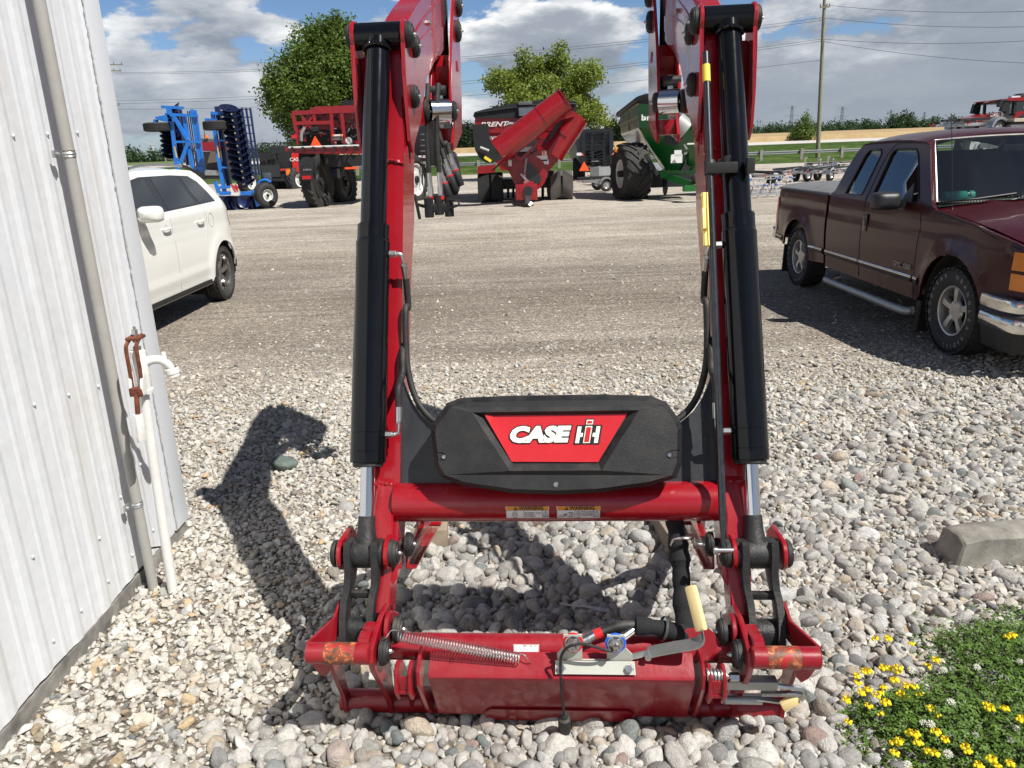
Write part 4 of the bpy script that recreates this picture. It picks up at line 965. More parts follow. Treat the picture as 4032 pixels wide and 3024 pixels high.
for sx in (-.020, .020):
    lv.tube(bez([(sx, -.040, .925), (sx, -.042, 1.0), (sx, -.045, 1.08), (sx*.9, -.03, 1.105), (sx*.8, .02, 1.125)], 6), .0075, 7)
lv.box((0, .0, 1.118), (.05, .07, .012), bev=.004).tube(bez([(0, -.05, .93), (0, -.062, .88), (0, -.068, .83)], 4), .010, 8).box((0, -.05, .915), (.05, .03, .035), bev=.006)
lv = lv.build('lever', HR, hy)
MB().cyl((0, 0, 1.13), (0, 0, 1.15), .012, n=6).cyl((0, 0, 1.15), (0, 0, 1.162), .006, n=8).build('lever_bolt', ZNC, lv)
MB().lathe([(.0, 0), (.017, 0), (.019, .01), (.019, .10), (.016, .112), (0, .112)], (0, -.069, .83), (0, -.03, -1), 8).build('hand_grip', HW, lv)

# ================================================================ wheels
TYR = mat('tyre rubber', (.028, .028, .028), .75, var=.2, dust=.35, bump=.4, bscale=120, dustcol=(.16, .14, .12))
def tyre_prof(R, Wd, r): h = Wd/2; return [(r, -h*.72), (r+.012, -h*.80), (r+(R-r)*.35, -h), (r+(R-r)*.7, -h*.98), (R-.02*R/.37, -h*.86), (R-.006, -h*.72), (R, -h*.3), (R, h*.3), (R-.006, h*.72), (R-.02*R/.37, h*.86), (r+(R-r)*.7, h*.98), (r+(R-r)*.35, h), (r+.012, h*.80), (r, h*.72)]
def tyre(name, parent, c, ax, R, Wd, r, style, m=TYR, n=40, lug=.02, cnt=22):
    mb = MB().lathe(tyre_prof(R, Wd, r), c, ax, n, close=True); c = Vector(c); q = Vector(ax).normalized().to_track_quat('Z', 'Y').to_matrix()
    if style == 'ag':
        for i in range(cnt):
            for s in (-1, 1):
                a0 = 2*PI*(i+.5*(s > 0))/cnt; pts = []
                for t, (u, da) in enumerate(((.02, .0), (.5, .20), (.93, .34))):
                    aa = a0+da*1.1*(22/cnt); rr = R+lug*(1-.35*(u > .9))
                    for wdt, rad in ((-.055*22/cnt, R-.012*(1+5*(u > .9))), (.055*22/cnt, R-.012*(1+5*(u > .9))), (.04*22/cnt, rr-.03*(u > .9)), (-.04*22/cnt, rr-.03*(u > .9))):
                        pts.append(mb.b.verts.new(c+q@Vector((rad*math.cos(aa+wdt), rad*math.sin(aa+wdt), s*u*Wd/2))))
                for k in range(2):
                    for j in range(4):
                        mb.b.faces.new((pts[k*4+j], pts[k*4+(j+1) % 4], pts[k*4+4+(j+1) % 4], pts[k*4+4+j]))
                mb.b.faces.new(pts[8:12]); mb.b.faces.new(pts[0:4][::-1])
    elif style == 'at':
        for i in range(cnt):
            for j, u in enumerate((-.8, -.42, 0, .42, .8)):
                a = 2*PI*(i+.5*(j % 2))/cnt; w = .36*PI*2/cnt; h = Wd*.088; rr = R+.006-(.010 if abs(u) > .7 else 0); pts = []
                sk = .25*w*(1 if j % 2 else -1)
                for rad in (R-.02, rr):
                    for aa, hh in ((-w, -h), (w, -h), (w, h), (-w, h)):
                        pts.append(mb.b.verts.new(c+q@Vector((rad*math.cos(a+aa+sk*hh/h), rad*math.sin(a+aa+sk*hh/h), u*Wd/2+hh))))
                mb.b.faces.new(pts[4:8])
                for k in range(4): mb.b.faces.new((pts[k], pts[(k+1) % 4], pts[4+(k+1) % 4], pts[4+k]))
    elif style == 'rib':
        for u in (-.62, -.3, 0, .3, .62):
            rows = []
            for i in range(n*2):
                a = 2*PI*i/(n*2); off = .018*Wd*(1 if i % 2 else -1)
                rows.append([mb.b.verts.new(c+q@Vector((rad*math.cos(a), rad*math.sin(a), u*Wd/2+off+hh))) for rad, hh in ((R-.01, -Wd*.055), (R+.008, -Wd*.045), (R+.008, Wd*.045), (R-.01, Wd*.055))])
            for i in range(n*2):
                a_, b_ = rows[i], rows[(i+1) % (n*2)]
                for j in range(3): mb.b.faces.new((a_[j], a_[j+1], b_[j+1], b_[j]))
    return mb.build(name, m, parent)
def rim(parent, c, ax, r, Wd, m, spokes=5, depth=.3, cap_r=.25, dark=None):
    """c is the wheel centre, ax points outwards"""
    c = Vector(c); ax = Vector(ax).normalized(); q = ax.to_track_quat('Z', 'Y').to_matrix(); h = Wd*.36
    mb = MB().lathe([(r*1.02, h*1.12), (r*1.0, h*1.15), (r*.94, h*1.1), (r*.92, h*.9), (r*.88, h*.2), (r*.86, -h)], c, ax, 40)
    o = mb.build('rim', m, parent)
    if spokes:
        sp = MB()
        for i in range(spokes):
            a = 2*PI*i/spokes+.3; u = q@Vector((math.cos(a), math.sin(a), 0)); v = q@Vector((-math.sin(a), math.cos(a), 0))
            rws = []
            for rr, w, z in ((r*.18, r*.15, h*(1-depth)), (r*.5, r*.125, h*(1.05-depth*.5)), (r*.93, r*.17, h*.92)):
                rws.append([c+u*rr-v*w+ax*(z-.03), c+u*rr-v*w*.8+ax*z, c+u*rr+v*w*.8+ax*z, c+u*rr+v*w+ax*(z-.03)])
            sp.loft(rws)
        sp.lathe([(0, h*(1.06-depth)), (r*cap_r, h*(1.05-depth)), (r*(cap_r+.03), h*(1-depth)), (r*(cap_r+.06), h*(.9-depth))], c, ax, 24)
        sp.build('spokes', m, o)
        MB().lathe([(0, h*.1), (r*.86, h*.1)], c, ax, 24).build('brake_disc', dark or INK, o)
    return o

def liner(parent, cx, cy, cz, R, s, w0, w1, m):
    mb = MB(); A_ = np.linspace(-.12, PI+.12, 19)
    mb.loft([[Vector((cx+s*w, cy+R*math.cos(t), cz+R*math.sin(t))) for t in A_] for w in (w0, w1)])
    mb.face([Vector((cx+s*w0, cy+R*math.cos(t), cz+R*math.sin(t))) for t in A_]); return mb.build('arch_liner', m, parent)
# ================================================================ pickup truck
TP = mat('maroon metallic paint', (.042, .0035, .006), .3, coat=.32, spec=.2, var=.1, vscale=3, dust=.03, rvar=.05, bump=.06, bscale=5, dustcol=(.2, .15, .12))
CHM = mat('dull chrome', (.66, .65, .62), .16, metal=1, var=.15, vscale=10, rvar=.1)
def glass_mat(name, tint, gl=1.5, rough=.02):
    m = bpy.data.materials.new(name); m.use_nodes = True; T = NT(m.node_tree); T.n.clear(); out = T.add('ShaderNodeOutputMaterial')
    tr = T.add('ShaderNodeBsdfTransparent', ins={'Color': c4(tint)}); g = T.add('ShaderNodeBsdfGlossy', ins={'Roughness': rough}); fr = T.add('ShaderNodeFresnel', ins={'IOR': gl})
    f = T.math('ADD', T.math('MULTIPLY', fr.outputs[0], 1.6), .05, clamp=True)
    mx = T.add('ShaderNodeMixShader', ins={0: f, 1: tr.outputs[0], 2: g.outputs[0]}); T.l.new(mx.outputs[0], out.inputs[0]); return m
GLS = glass_mat('windscreen glass', (.62, .72, .68)); GLD = glass_mat('tinted side glass', (.20, .26, .25), 1.6)
TK = thing('pickup_truck', 'maroon extended cab pickup truck with chrome bumper parked at the right edge', 'pickup truck', (4.57, 6.19, 0))
arc = lambda cy, cz, R, a0, a1, n=14: [(cy+R*math.cos(math.radians(a0+(a1-a0)*i/n)), cz+R*math.sin(math.radians(a0+(a1-a0)*i/n))) for i in range(n+1)]
def tw(y, z, s):
    w = .935
    if z > .42: w = .935+.02*math.sin(min(1, (z-.42)/.75)*PI)
    if z > 1.17: w = .93-.36*(z-1.17)
    for cy in (0, 3.43):
        d = math.hypot(y-cy, z-.37)
        w += .026*math.exp(-((d-.455)/.085)**2)*max(0, min(1, (1.05-z)/.12))
    if y < -.25: w -= .30*(-.25-y)**2
    if y > 3.9: w -= .22*(y-3.9)**2
    w -= .010*math.exp(-((z-.985)/.02)**2)
    return Vector((s*w, y, z))
cabo = [(2.555, .37), (2.56, 1.17), (2.50, 1.22), (2.44, 1.45), (2.36, 1.62), (2.26, 1.70), (1.6, 1.735), (1.02, 1.71), (.93, 1.66), (.50, 1.20), (.38, 1.155), (-.2, 1.09), (-.55, 1.02), (-.76, .96), (-.815, .9), (-.82, .52)]+[(-.55, .48)]+arc(0, .385, .445, 172, 4)+[(.50, .36)]
wF = [(1.60, 1.19), (1.585, 1.60), (1.54, 1.645), (1.16, 1.645), (1.08, 1.60), (.735, 1.24), (.735, 1.19)]
wR = [(2.22, 1.20), (2.14, 1.58), (2.08, 1.64), (1.84, 1.645), (1.79, 1.60), (1.83, 1.20)]
bedo = [(4.26, .52), (4.285, .8), (4.25, 1.08), (4.20, 1.185), (2.625, 1.185), (2.61, .40)]+[(2.9, .38)]+arc(3.43, .385, .445, 180, 12)[::1]
def mirror_x(o):
    c = o.copy(); c.data = o.data.copy(); C.objects.link(c)
    for v in c.data.vertices: v.co.x = -v.co.x
    c.data.flip_normals(); return c
for s in (-1, 1):
    body = skin(cabo, [wF, wR], .045, lambda y, z: tw(y, z, s), .025, (-s, 0, 0)).build('cab_side', TP, TK, sharp=.5)
    bed = skin(bedo, [], .045, lambda y, z: tw(y, z, s), .025, (-s, 0, 0)).build('bed_side', TP, TK, sharp=.5)
    for w_, nm in ((wF, 'door_glass'), (wR, 'quarter_glass')):
        cyy = sum(p[0] for p in w_)/len(w_); czz = sum(p[1] for p in w_)/len(w_)
        g_ = skin([(cyy+(p[0]-cyy)*1.04, czz+(p[1]-czz)*1.04) for p in w_], [], .3, lambda y, z: tw(y, z, s)-Vector((s*.014, 0, 0)), 0).build(nm, GLD, body)
        fr = MB().tube([tw(y, z, s)+Vector((s*.001, 0, 0)) for y, z in w_], .0075, 6, closed=True).build('window_seal', INK, body)
    # shut lines
    sl_ = MB()
    for ln in ([(.60, .40), (.60, .62), (.58, 1.0), (.62, 1.17)], [(1.70, .38), (1.70, .8), (1.70, 1.17), (1.69, 1.45), (1.66, 1.60), (1.58, 1.69), (1.2, 1.70), (1.0, 1.69)], [(-.70, .95), (-.2, 1.075), (.40, 1.14)]):
        P_ = []
        for (a, b), (c, d) in zip(ln, ln[1:]): P_ += [tw(a+(c-a)*t, b+(d-b)*t, s)+Vector((s*.0012, 0, 0)) for t in (0, .25, .5, .75)]
        P_.append(tw(*ln[-1], s)+Vector((s*.0012, 0, 0))); sl_.tube(P_, .0034, 5)
    sl_.build('shut_lines', INK, body)
    for y0, y1, z0 in ((.62, 1.69, .545), (1.71, 2.55, .545), (.50, .59, .545), (2.63, 2.98, .545), (3.93, 4.25, .56)):
        m = MB()
        n = 6; m.loft([[tw(y0+(y1-y0)*i/n, z, s)+Vector((s*d, 0, 0)) for z, d in ((z0-.045, .001), (z0-.04, .012), (z0-.022, .016), (z0-.004, .017))] for i in range(n+1)])
        mo = m.build('side_moulding', mat('black moulding', (.03, .03, .032), .5), body if y1 < 2.6 else bed)
        m = MB(); m.loft([[tw(y0+(y1-y0)*i/n, z, s)+Vector((s*d, 0, 0)) for z, d in ((z0-.003, .0175), (z0+.006, .018), (z0+.018, .012), (z0+.019, .001))] for i in range(n+1)])
        m.build('chrome_strip', CHM, mo)
    # wheel arch liner, sill underside
    for cy in (0, 3.43):
        liner(TK, s*.80, cy, .385, .455, s, -.2, .11, mat('muddy liner', (.035, .03, .026), .9, var=.5, bump=.8, bscale=20))
        w_ = tyre('wheel', TK, (s*.815, cy, .365), (s, 0, 0), .362, .25, .205, 'at', cnt=34)
        rm = rim(w_, (s*.815, cy, .365), (s, 0, 0), .205, .25, mat('cast alloy', (.50, .49, .46), .38, metal=.75, var=.1, dust=.1), 5, .22, .40)
        if s < 0:
            for txt, a0, stp in (('GOODYEAR', 205, 13.5), ('WRANGLER', 78, 13.5), ('RADIAL', 322, 11)):
                for i, ch in enumerate(txt):
                    a = math.radians(a0-i*stp); rr = .292
                    # as seen from outside (looking +x): right is -y
                    c_ = Vector((-.815-.1255, cy-rr*math.cos(a), .365+rr*math.sin(a)))
                    tv = Vector((0, -math.sin(a), -math.cos(a)))*(1); rv_ = Vector((0, -math.cos(a), math.sin(a)))
                    text_mesh(ch, .052, frame(c_, tv, rv_), mat('faded tyre lettering', (.30, .29, .28), .7), 'tyre_lettering', w_, extrude=.0012, xs=.9)
    MB().prism([(.48, .36), (.50, .08), (.55, .06), (.56, .40)], 'x', s*.66, s*.92, bev=.01).build('mud_flap', RUB, TK)
    MB().prism([(3.92, .44), (3.97, .10), (3.99, .10), (3.95, .46)], 'x', s*.68, s*.92).build('mud_flap', RUB, TK)
    st_ = MB().tube(bez([(s*.80, 2.47, .26), (s*.93, 2.42, .24), (s*.965, 2.36, .235), (s*.97, 1.5, .235), (s*.965, .72, .235), (s*.90, .62, .245)], 8), .037, 16).build('step_bar', mat('satin aluminium tube', (.45, .45, .44), .4, metal=.5, var=.1, dust=.3), TK)
    mr = MB(); mc = Vector((s*1.09, .95, 1.20))
    mr.loft([[mc+Vector((s*x, d, z)) for x, z in [(.125*math.copysign(abs(math.cos(t))**.45, math.cos(t))*k, .082*math.copysign(abs(math.sin(t))**.55, math.sin(t))*k) for t in np.linspace(0, 2*PI, 25)]] for d, k in ((.06, .9), (.055, 1), (.0, 1), (-.05, .92), (-.075, .7), (-.082, .3), (-.083, .01))])
    mr.beam(mc+Vector((-s*.10, 0, -.02)), mc+Vector((-s*.19, -.03, -.045)), .06, .05, bev=.01).slab([(s*.925, .80, 1.19), (s*.925, .98, 1.19), (s*.90, .97, 1.26), (s*.865, .90, 1.36)], (s*.012, 0, 0))
    mr.build('door_mirror', mat('grained black plastic', (.025, .026, .03), .42, var=.1, bump=.3, bscale=400), TK, sharp=.8)
    dh = MB().box((s*.957, 1.62, .945), (.012, .085, .17), bev=.005).box((s*.964, 1.62, .95), (.012, .05, .07), bev=.004).build('door_handle', mat('dark handle', (.035, .02, .022), .35, coat=.4), body)
    # lamps
    for z0, z1 in ((.80, .93), (.655, .775)):
        MB().slab([tw(-.66, z0, s)+Vector((s*.004, 0, 0)), tw(-.80, z0, s)+Vector((s*.004, -.01, 0)), tw(-.80, z1, s)+Vector((s*.004, -.01, 0)), tw(-.66, z1, s)+Vector((s*.002, 0, 0))], (-s*.02, 0, 0)).box((s*.77, -.825, (z0+z1)/2), (.10, .02, z1-z0), bev=.004).build('indicator_lamp', mat('amber lens', (.75, .22, .015), .2, coat=.6, var=.1), TK)
        MB().box((s*.60, -.832, (z0+z1)/2), (.25, .02, z1-z0), bev=.006).build('headlight', mat('clear lens', (.42, .42, .36), .15, coat=.8, var=.15), TK)
    MB().slab([tw(4.255, .62, s), tw(4.275, .8, s), tw(4.25, 1.05, s), tw(4.2, 1.05, s), tw(4.2, .62, s)], (s*.012, 0, 0)).build('tail_light', RST, TK)
# text badge on the door
text_mesh('GMC 1500', .07, frame((-.962, .80, .63), (0, -1, 0), (0, 0, 1)), mat('dull badge', (.25, .25, .25), .3, metal=.5), 'door_badge', TK, offset=.001, shear=.1, align='CENTER')
# roof
def sheet(rows, name, m, parent, th=.02, sharp=.6):
    mb = MB(); R = mb.loft(rows); r = bmesh.ops.extrude_face_region(mb.b, geom=list(mb.b.faces))
    for v in [g for g in r['geom'] if isinstance(g, bmesh.types.BMVert)]: v.co.z -= th
    return mb.build(name, m, parent, sharp=sharp)
U_ = np.linspace(-1, 1, 17)
sheet([[Vector((x*(.745), y, zc-.085*abs(x)**2.6)) for x in U_] for y, zc in ((.955, 1.765), (1.05, 1.792), (1.3, 1.81), (1.7, 1.812), (2.1, 1.80), (2.28, 1.775), (2.36, 1.73))], 'roof', TP, TK)
sheet([[Vector((x*wd, y-.06*(1-x*x), z+.055*(1-abs(x)**2.2)+(.012 if abs(abs(x)-.45) < .05 else 0))) for x in U_] for y, z, wd in ((.50, 1.165, .865), (.38, 1.15, .895), (.0, 1.115, .90), (-.35, 1.065, .885), (-.60, 1.01, .86), (-.79, .955, .80))], 'bonnet', TP, TK, .02, .35)
cw = MB(); cw.loft([[Vector((x*.88, .44-.07*(1-x*x), 1.172+.05*(1-abs(x)**2.2))) for x in U_], [Vector((x*.86, .60-.09*(1-x*x), 1.182+.03*(1-x*x))) for x in U_]])
for i in range(70):
    x = -.82+i*1.64/69; cw.box((x, .535-.08*(1-(x/.86)**2), 1.205+.03*(1-(x/.86)**2)), (.006, .075, .012))
cw.build('cowl_grille', INK, TK)
ws0 = lambda x: Vector((x*.845, .545-.10*(1-x*x), 1.205)); ws1 = lambda x: Vector((x*.70, .975-.045*(1-x*x), 1.715+.025*(1-x*x)))
rws = [[ws0(x).lerp(ws1(x), t) for x in U_] for t in (0, .25, .5, .75, 1)]
g = MB(); g.loft(rws); g.build('windscreen', GLS, TK)
fr = MB().tube([ws0(x) for x in U_]+[ws1(x) for x in U_[::-1]], .010, 8, closed=True).build('windscreen_trim', mat('aged bright trim', (.36, .35, .33), .4, metal=.6), TK)
for s in (-1, 1):
    m = MB(); m.slab([ws0(s)+Vector((s*.0, .0, -.02)), ws1(s)+Vector((0, -.01, .005)), Vector((s*.745, .99, 1.69)), tw(.935, 1.655, s), tw(.50, 1.205, s)], (-s*.03, .02, -.005)); m.build('a_pillar', TP, TK)
wp_ = MB()
for x0, x1 in ((-.45, .12), (.2, .75)):
    wp_.tube([ws0(x0).lerp(ws1(x0), -.04)+Vector((0, -.035, .0)), ws0((x0+x1)/2).lerp(ws1((x0+x1)/2), .05)+Vector((0, -.03, .012)), ws0(x1).lerp(ws1(x1), .03)+Vector((0, -.02, .01))], .0075, 6)
    wp_.tube([ws0(x0-.30).lerp(ws1(x0-.3), .02)+Vector((0, -.012, 0)), ws0(x0+.20).lerp(ws1(x0+.2), .10)+Vector((0, -.012, .002))], .008, 6)
wp_.build('wiper', INK, TK)
MB().tube([(-.80, .38, 1.15), (-.815, .46, 1.60), (-.828, .53, 1.93)], .003, 6).cyl((-.80, .38, 1.14), (-.80, .385, 1.17), .013, .006, 10).build('aerial', INK, TK)
# interior
DSH = mat('grey green trim', (.20, .24, .22), .7); SEA = mat('grey cloth seat', (.10, .10, .105), .9, var=.2)
MB().prism([(.52, 1.18), (.80, 1.205), (.92, 1.17), (.96, .8), (.55, .8)], 'x', -.84, .84, bev=.02).build('dashboard', DSH, TK)
MB().box((0, 1.65, .62), (1.66, 1.9, .06)).box((0, 2.38, 1.1), (1.5, .05, 1.0)).build('cab_floor', SEA, TK)
for x in (-.42, .42):
    MB().box((x, 1.55, .88), (.52, .5, .16), bev=.05).box((x, 1.80, 1.16), (.50, .14, .60), Euler((-.15, 0, 0)).to_matrix(), bev=.05).box((x, 1.86, 1.53), (.26, .09, .16), bev=.04).build('seat', SEA, TK)
MB().tube([Vector((.42+.19*math.cos(t), 1.08+.06*math.sin(t), 1.12+.16*math.sin(t))) for t in np.linspace(0, 2*PI, 25)[:-1]], .015, 8, closed=True).build('steering_wheel', INK, TK)
MB().box((0, .93, 1.63), (.22, .03, .06), bev=.01).build('rear_view_mirror', INK, TK)
bt = thing('water_bottle', 'turquoise bottle lying on the dashboard behind the truck windscreen', 'bottle', (4.57-.60, 6.19+.66, 1.245))
MB().lathe([(0, -.14), (.036, -.14), (.04, -.13), (.04, .06), (.034, .07), (.034, .085), (.04, .09), (.04, .13), (0, .135)], (0, 0, 0), (1, .1, 0), 20).build('flask', mat('turquoise plastic', (.06, .58, .46), .35, var=.05), bt)
MB().lathe([(.041, .065), (.0415, .075), (.041, .085)], (0, 0, 0), (1, .1, 0), 20).build('collar', CHM, bt)
# front end and rear end
MB().box((0, -.81, .83), (1.50, .03, .30)).box((0, -.76, .60), (1.60, .06, .14), bev=.01).build('grille', INK, TK)
m = MB()
for z in (.72, .78, .84, .90, .94): m.box((0, -.832, z), (1.0, .014, .014))
m.box((0, -.835, .83), (.02, .015, .28)).build('grille_bars', CHM, TK)
BPP = bez([(-.955, -.44, 0), (-.965, -.60, 0), (-.955, -.74, 0), (-.90, -.84, 0), (-.75, -.90, 0), (-.4, -.93, 0), (0, -.94, 0), (.4, -.93, 0), (.75, -.90, 0), (.90, -.84, 0), (.955, -.74, 0), (.965, -.60, 0), (.955, -.44, 0)], 4)
def bp(i, z, d=0):
    p = BPP[int(i)]; n = Vector((p.x*(1 if p.y > -.8 else .25), -.3 if p.y > -.8 else -1, 0)).normalized(); return Vector((p.x, p.y, z))+n*d
XB = list(range(len(BPP)))
for nm, z0, z1, m_, d in (('bumper', .50, .60, CHM, .01), ('bumper_pad', .46, .505, mat('black moulding', (.03, .03, .032), .5), .015), ('bumper', .36, .465, CHM, .008)):
    mb = MB(); mb.loft([[bp(x, z, d*k) for x in XB] for z, k in ((z0, 0), (z0+.01, 1), ((z0+z1)/2, 1.6), (z1-.01, 1), (z1, 0), (z1, -6))]); mb.build(nm, m_, TK)
mb = MB(); mb.loft([[bp(x, z, -.02-.03*k) for x in XB] for z, k in ((.37, 0), (.30, .3), (.20, 1))]); mb.build('front_valance', RUB, TK)
MB().tube([(-.86, -.74, .985), (-.6, -.815, .985), (.6, -.815, .985), (.86, -.74, .985)], .028, 10).build('bonnet_shield', mat('smoked shield', (.02, .02, .02), .2, coat=.5), TK)
MB().box((0, 4.22, .86), (1.72, .05, .62), bev=.02).build('tailgate', TP, TK)
mb = MB().box((0, 4.36, .58), (1.86, .14, .16), bev=.03).build('rear_bumper', CHM, TK)
MB().box((-.60, 4.45, .35), (.10, .16, .06)).build('tow_hook', INK, TK)
cv_ = MB(); cv_.loft([[Vector((x*.93, y, 1.20+.035*(1-abs(x)**4)-.02*(abs(x) > .99))) for x in U_] for y in (2.60, 2.7, 3.4, 4.2, 4.24)])
r = bmesh.ops.extrude_face_region(cv_.b, geom=list(cv_.b.faces))
for v in [g for g in r['geom'] if isinstance(g, bmesh.types.BMVert)]: v.co.z -= .02
cv_.build('tonneau_cover', mat('grey vinyl cover', (.13, .135, .14), .55, var=.12, vscale=2, bump=.3, bscale=9, dust=.25), TK, sharp=.5)
MB().box((0, 1.7, .42), (1.5, 4.9, .16)).box((0, 3.43, .36), (1.4, .12, .12)).box((0, 0, .36), (1.4, .12, .12)).build('chassis', INK, TK)
MB().box((0, 3.4, .9), (1.8, 1.55, .5)).box((0, .0, .85), (1.6, .8, .3)).build('inner_body', INK, TK)

# ================================================================ white car
SV = thing('white_car', 'white five door family car with roof rails and tinted glass behind the building corner', 'car', (-4.64, 10.15, 0))
SP = mat('pearl white paint', (.74, .74, .70), .22, coat=.7, var=.02, vscale=2, rvar=.03)
def sw(y, z, s):
    w = .90+.025*math.sin(max(0, min(1, (z-.3)/.9))*PI)
    if z > 1.18: w = .905-.44*(z-1.18)-.25*max(0, z-1.62)
    for cy in (0, -2.89):
        d = math.hypot(y-cy, z-.36)
        w += .024/(1+math.exp((d-.53)/.022))*max(0, min(1, (1.08-z)/.15))
    w += .016*math.exp(-((z-.50)/.03)**2) if -2.4 < y < -.5 else 0
    w -= .008*math.exp(-((z-1.02)/.05)**2)
    if y > .25: w -= .75*(y-.25)**2
    if y < -3.1: w -= .25*(-3.1-y)**2
    return Vector((s*w, y, z))
svo = [(.50, .42), (.60, .45), (.63, .62), (.58, .70), (.57, .95), (.53, 1.12), (.40, 1.26), (.10, 1.56), (-.08, 1.665), (-.5, 1.69), (-1.6, 1.695), (-2.0, 1.66), (-2.9, 1.12), (-3.6, .98), (-3.8, .75), (-3.8, .4)]+arc(-2.89, .36, .42, 180, 0)+[(-2.4, .32), (-.50, .32)]+arc(0, .36, .42, 178, 8)
for s in (-1, 1):
    b_ = skin(svo, [], .045, lambda y, z: sw(y, z, s), .02, (-s, 0, 0)).build('body_side', SP, SV, sharp=.6)
    def panel(poly, m_, nm, par, d=.004, st=.09):
        return skin(poly, [], st, lambda y, z: sw(y, z, s)+Vector((s*d, 0, 0)), .003, (-s, 0, 0)).build(nm, m_, par, sharp=.6)
    BAND = mat('black window band', (.010, .010, .011), .25, coat=.3)
    band = panel([(.115, 1.275), (.02, 1.40), (-.12, 1.53), (-.30, 1.605), (-.8, 1.628), (-1.6, 1.63), (-1.95, 1.59), (-2.5, 1.28), (-2.5, 1.235), (-.6, 1.262)], BAND, 'window_band', b_, .002)
    SG = mat('tinted car glass', (.010, .013, .014), .05, coat=.6, var=.05, rvar=0, spec=.4)
    panel([(.06, 1.29), (-.02, 1.40), (-.14, 1.515), (-.30, 1.59), (-.50, 1.605), (-.545, 1.60), (-.52, 1.45), (-.42, 1.29)], SG, 'quarter_glass', band, .0045)
    panel([(-.54, 1.285), (-.60, 1.42), (-.68, 1.61), (-1.30, 1.618), (-1.34, 1.60), (-1.36, 1.27)], SG, 'rear_door_glass', band, .0045)
    panel([(-1.52, 1.265), (-1.52, 1.61), (-1.9, 1.575), (-2.42, 1.275)], SG, 'front_door_glass', band, .0045)
    ms_ = MB()
    for ln in ([(-1.43, .33), (-1.43, .7), (-1.43, 1.0), (-1.42, 1.26)], [(-.48, .86), (-.40, .98), (-.38, 1.1), (-.40, 1.27)], [(.56, .83), (.45, .82), (.32, .81)]):
        P_ = []
        for (a, b), (c, d) in zip(ln, ln[1:]): P_ += [sw(a+(c-a)*t, b+(d-b)*t, s)+Vector((s*.0005, 0, 0)) for t in (0, .33, .66)]
        P_.append(sw(*ln[-1], s)+Vector((s*.0005, 0, 0))); ms_.tube(P_, .0022, 5)
    ms_.build('shut_lines', mat('seam grey', (.25, .25, .23), .6), b_)
    for yy in (-.60, -1.58):
        h_ = MB(); c_ = sw(yy, 1.07, s)
        h_.tube(bez([c_+Vector((0, .10, 0)), c_+Vector((s*.028, .085, .004)), c_+Vector((s*.036, 0, .006)), c_+Vector((s*.028, -.085, .004)), c_+Vector((0, -.10, 0))], 5), [.012]*21, 8).build('door_handle', SP, b_)
        MB().lathe([(0, -.003), (.05, .001), (.055, .0018)], c_+Vector((-s*.001, 0, -.008)), (s, 0, 0), 20).build('handle_cup', mat('cup shade', (.5, .5, .46), .3), b_)
    MB().tube([sw(-.24+.085*math.cos(t), 1.06+.085*math.sin(t), s)+Vector((s*.001, 0, 0)) for t in np.linspace(0, 2*PI, 25)[:-1]], .0028, 5, closed=True).build('fuel_flap', mat('seam grey', (.25, .25, .23), .6), b_)
    mr = MB(); mc = Vector((s*1.03, -2.19, 1.27)); mr.loft([[mc+Vector((s*.12*math.copysign(abs(math.cos(t))**.5, math.cos(t))*k, d, .085*math.copysign(abs(math.sin(t))**.6, math.sin(t))*k)) for t in np.linspace(0, 2*PI, 25)] for d, k in ((.08, .85), (.075, .97), (.0, 1), (-.06, .85), (-.09, .5), (-.095, .01))]); mr.build('door_mirror', SP, SV, sharp=.8)
    tl = skin([(.60, .93), (.565, 1.12), (.47, 1.21), (.44, 1.15), (.47, .98), (.53, .90)], [], .06, lambda y, z: sw(y, z, s)+Vector((s*.004, 0, 0)), .01, (-s, 0, 0)).build('tail_light', mat('dark red lens', (.16, .01, .015), .15, coat=.8), SV)
    MB().beam((s*.885, -2.45, .315), (s*.885, -.46, .315), .05, .05, bev=.01).build('sill_trim', mat('dull silver trim', (.40, .39, .36), .4, metal=.6), SV)
    MB().beam((s*.87, -2.45, .33), (s*.87, -.40, .33), .10, .05).box((s*.70, -.46, .24), (.25, .03, .16)).build('sill', PLB, SV)
    MB().prism([(.44, .36), (.60, .36), (.62, .46), (.50, .44)], 'x', s*.55, s*.865, bev=.005).build('lower_bumper', PLB, SV)
    for cy in (0, -2.89):
        liner(SV, s*.80, cy, .36, .428, s, -.2, .10, INK)
        w_ = tyre('wheel', SV, (s*.80, cy, .355), (s, 0, 0), .352, .225, .245, 'at', cnt=44)
        rim(w_, (s*.80, cy, .355), (s, 0, 0), .245, .225, mat('dark polished alloy', (.30, .29, .28), .22, metal=.9, var=.15), 5, .5, .2)
    r_ = MB(); r_.tube(bez([(s*.66, .02, 1.685), (s*.665, -.15, 1.715), (s*.665, -.8, 1.745), (s*.665, -1.4, 1.745), (s*.66, -1.9, 1.70)], 6), .016, 10); ro = r_.build('roof_rail', mat('silver rail', (.5, .5, .5), .3, metal=.9), SV)
    MB().tube(bez([(s*.66, .10, 1.645), (s*.66, -.02, 1.685), (s*.665, -.20, 1.715), (s*.665, -.30, 1.725)], 5), .021, 10).tube(bez([(s*.66, -1.98, 1.665), (s*.66, -1.88, 1.70), (s*.665, -1.72, 1.72)], 5), .021, 10).build('rail_foot', PLB, ro)
sheet([[Vector((x*wd, y, zc-.075*abs(x)**2.4)) for x in U_] for y, zc, wd in ((.02, 1.655, .66), (-.10, 1.715, .675), (-.5, 1.745, .67), (-1.2, 1.75, .67), (-1.9, 1.72, .67), (-2.1, 1.66, .66))], 'roof', SP, SV)
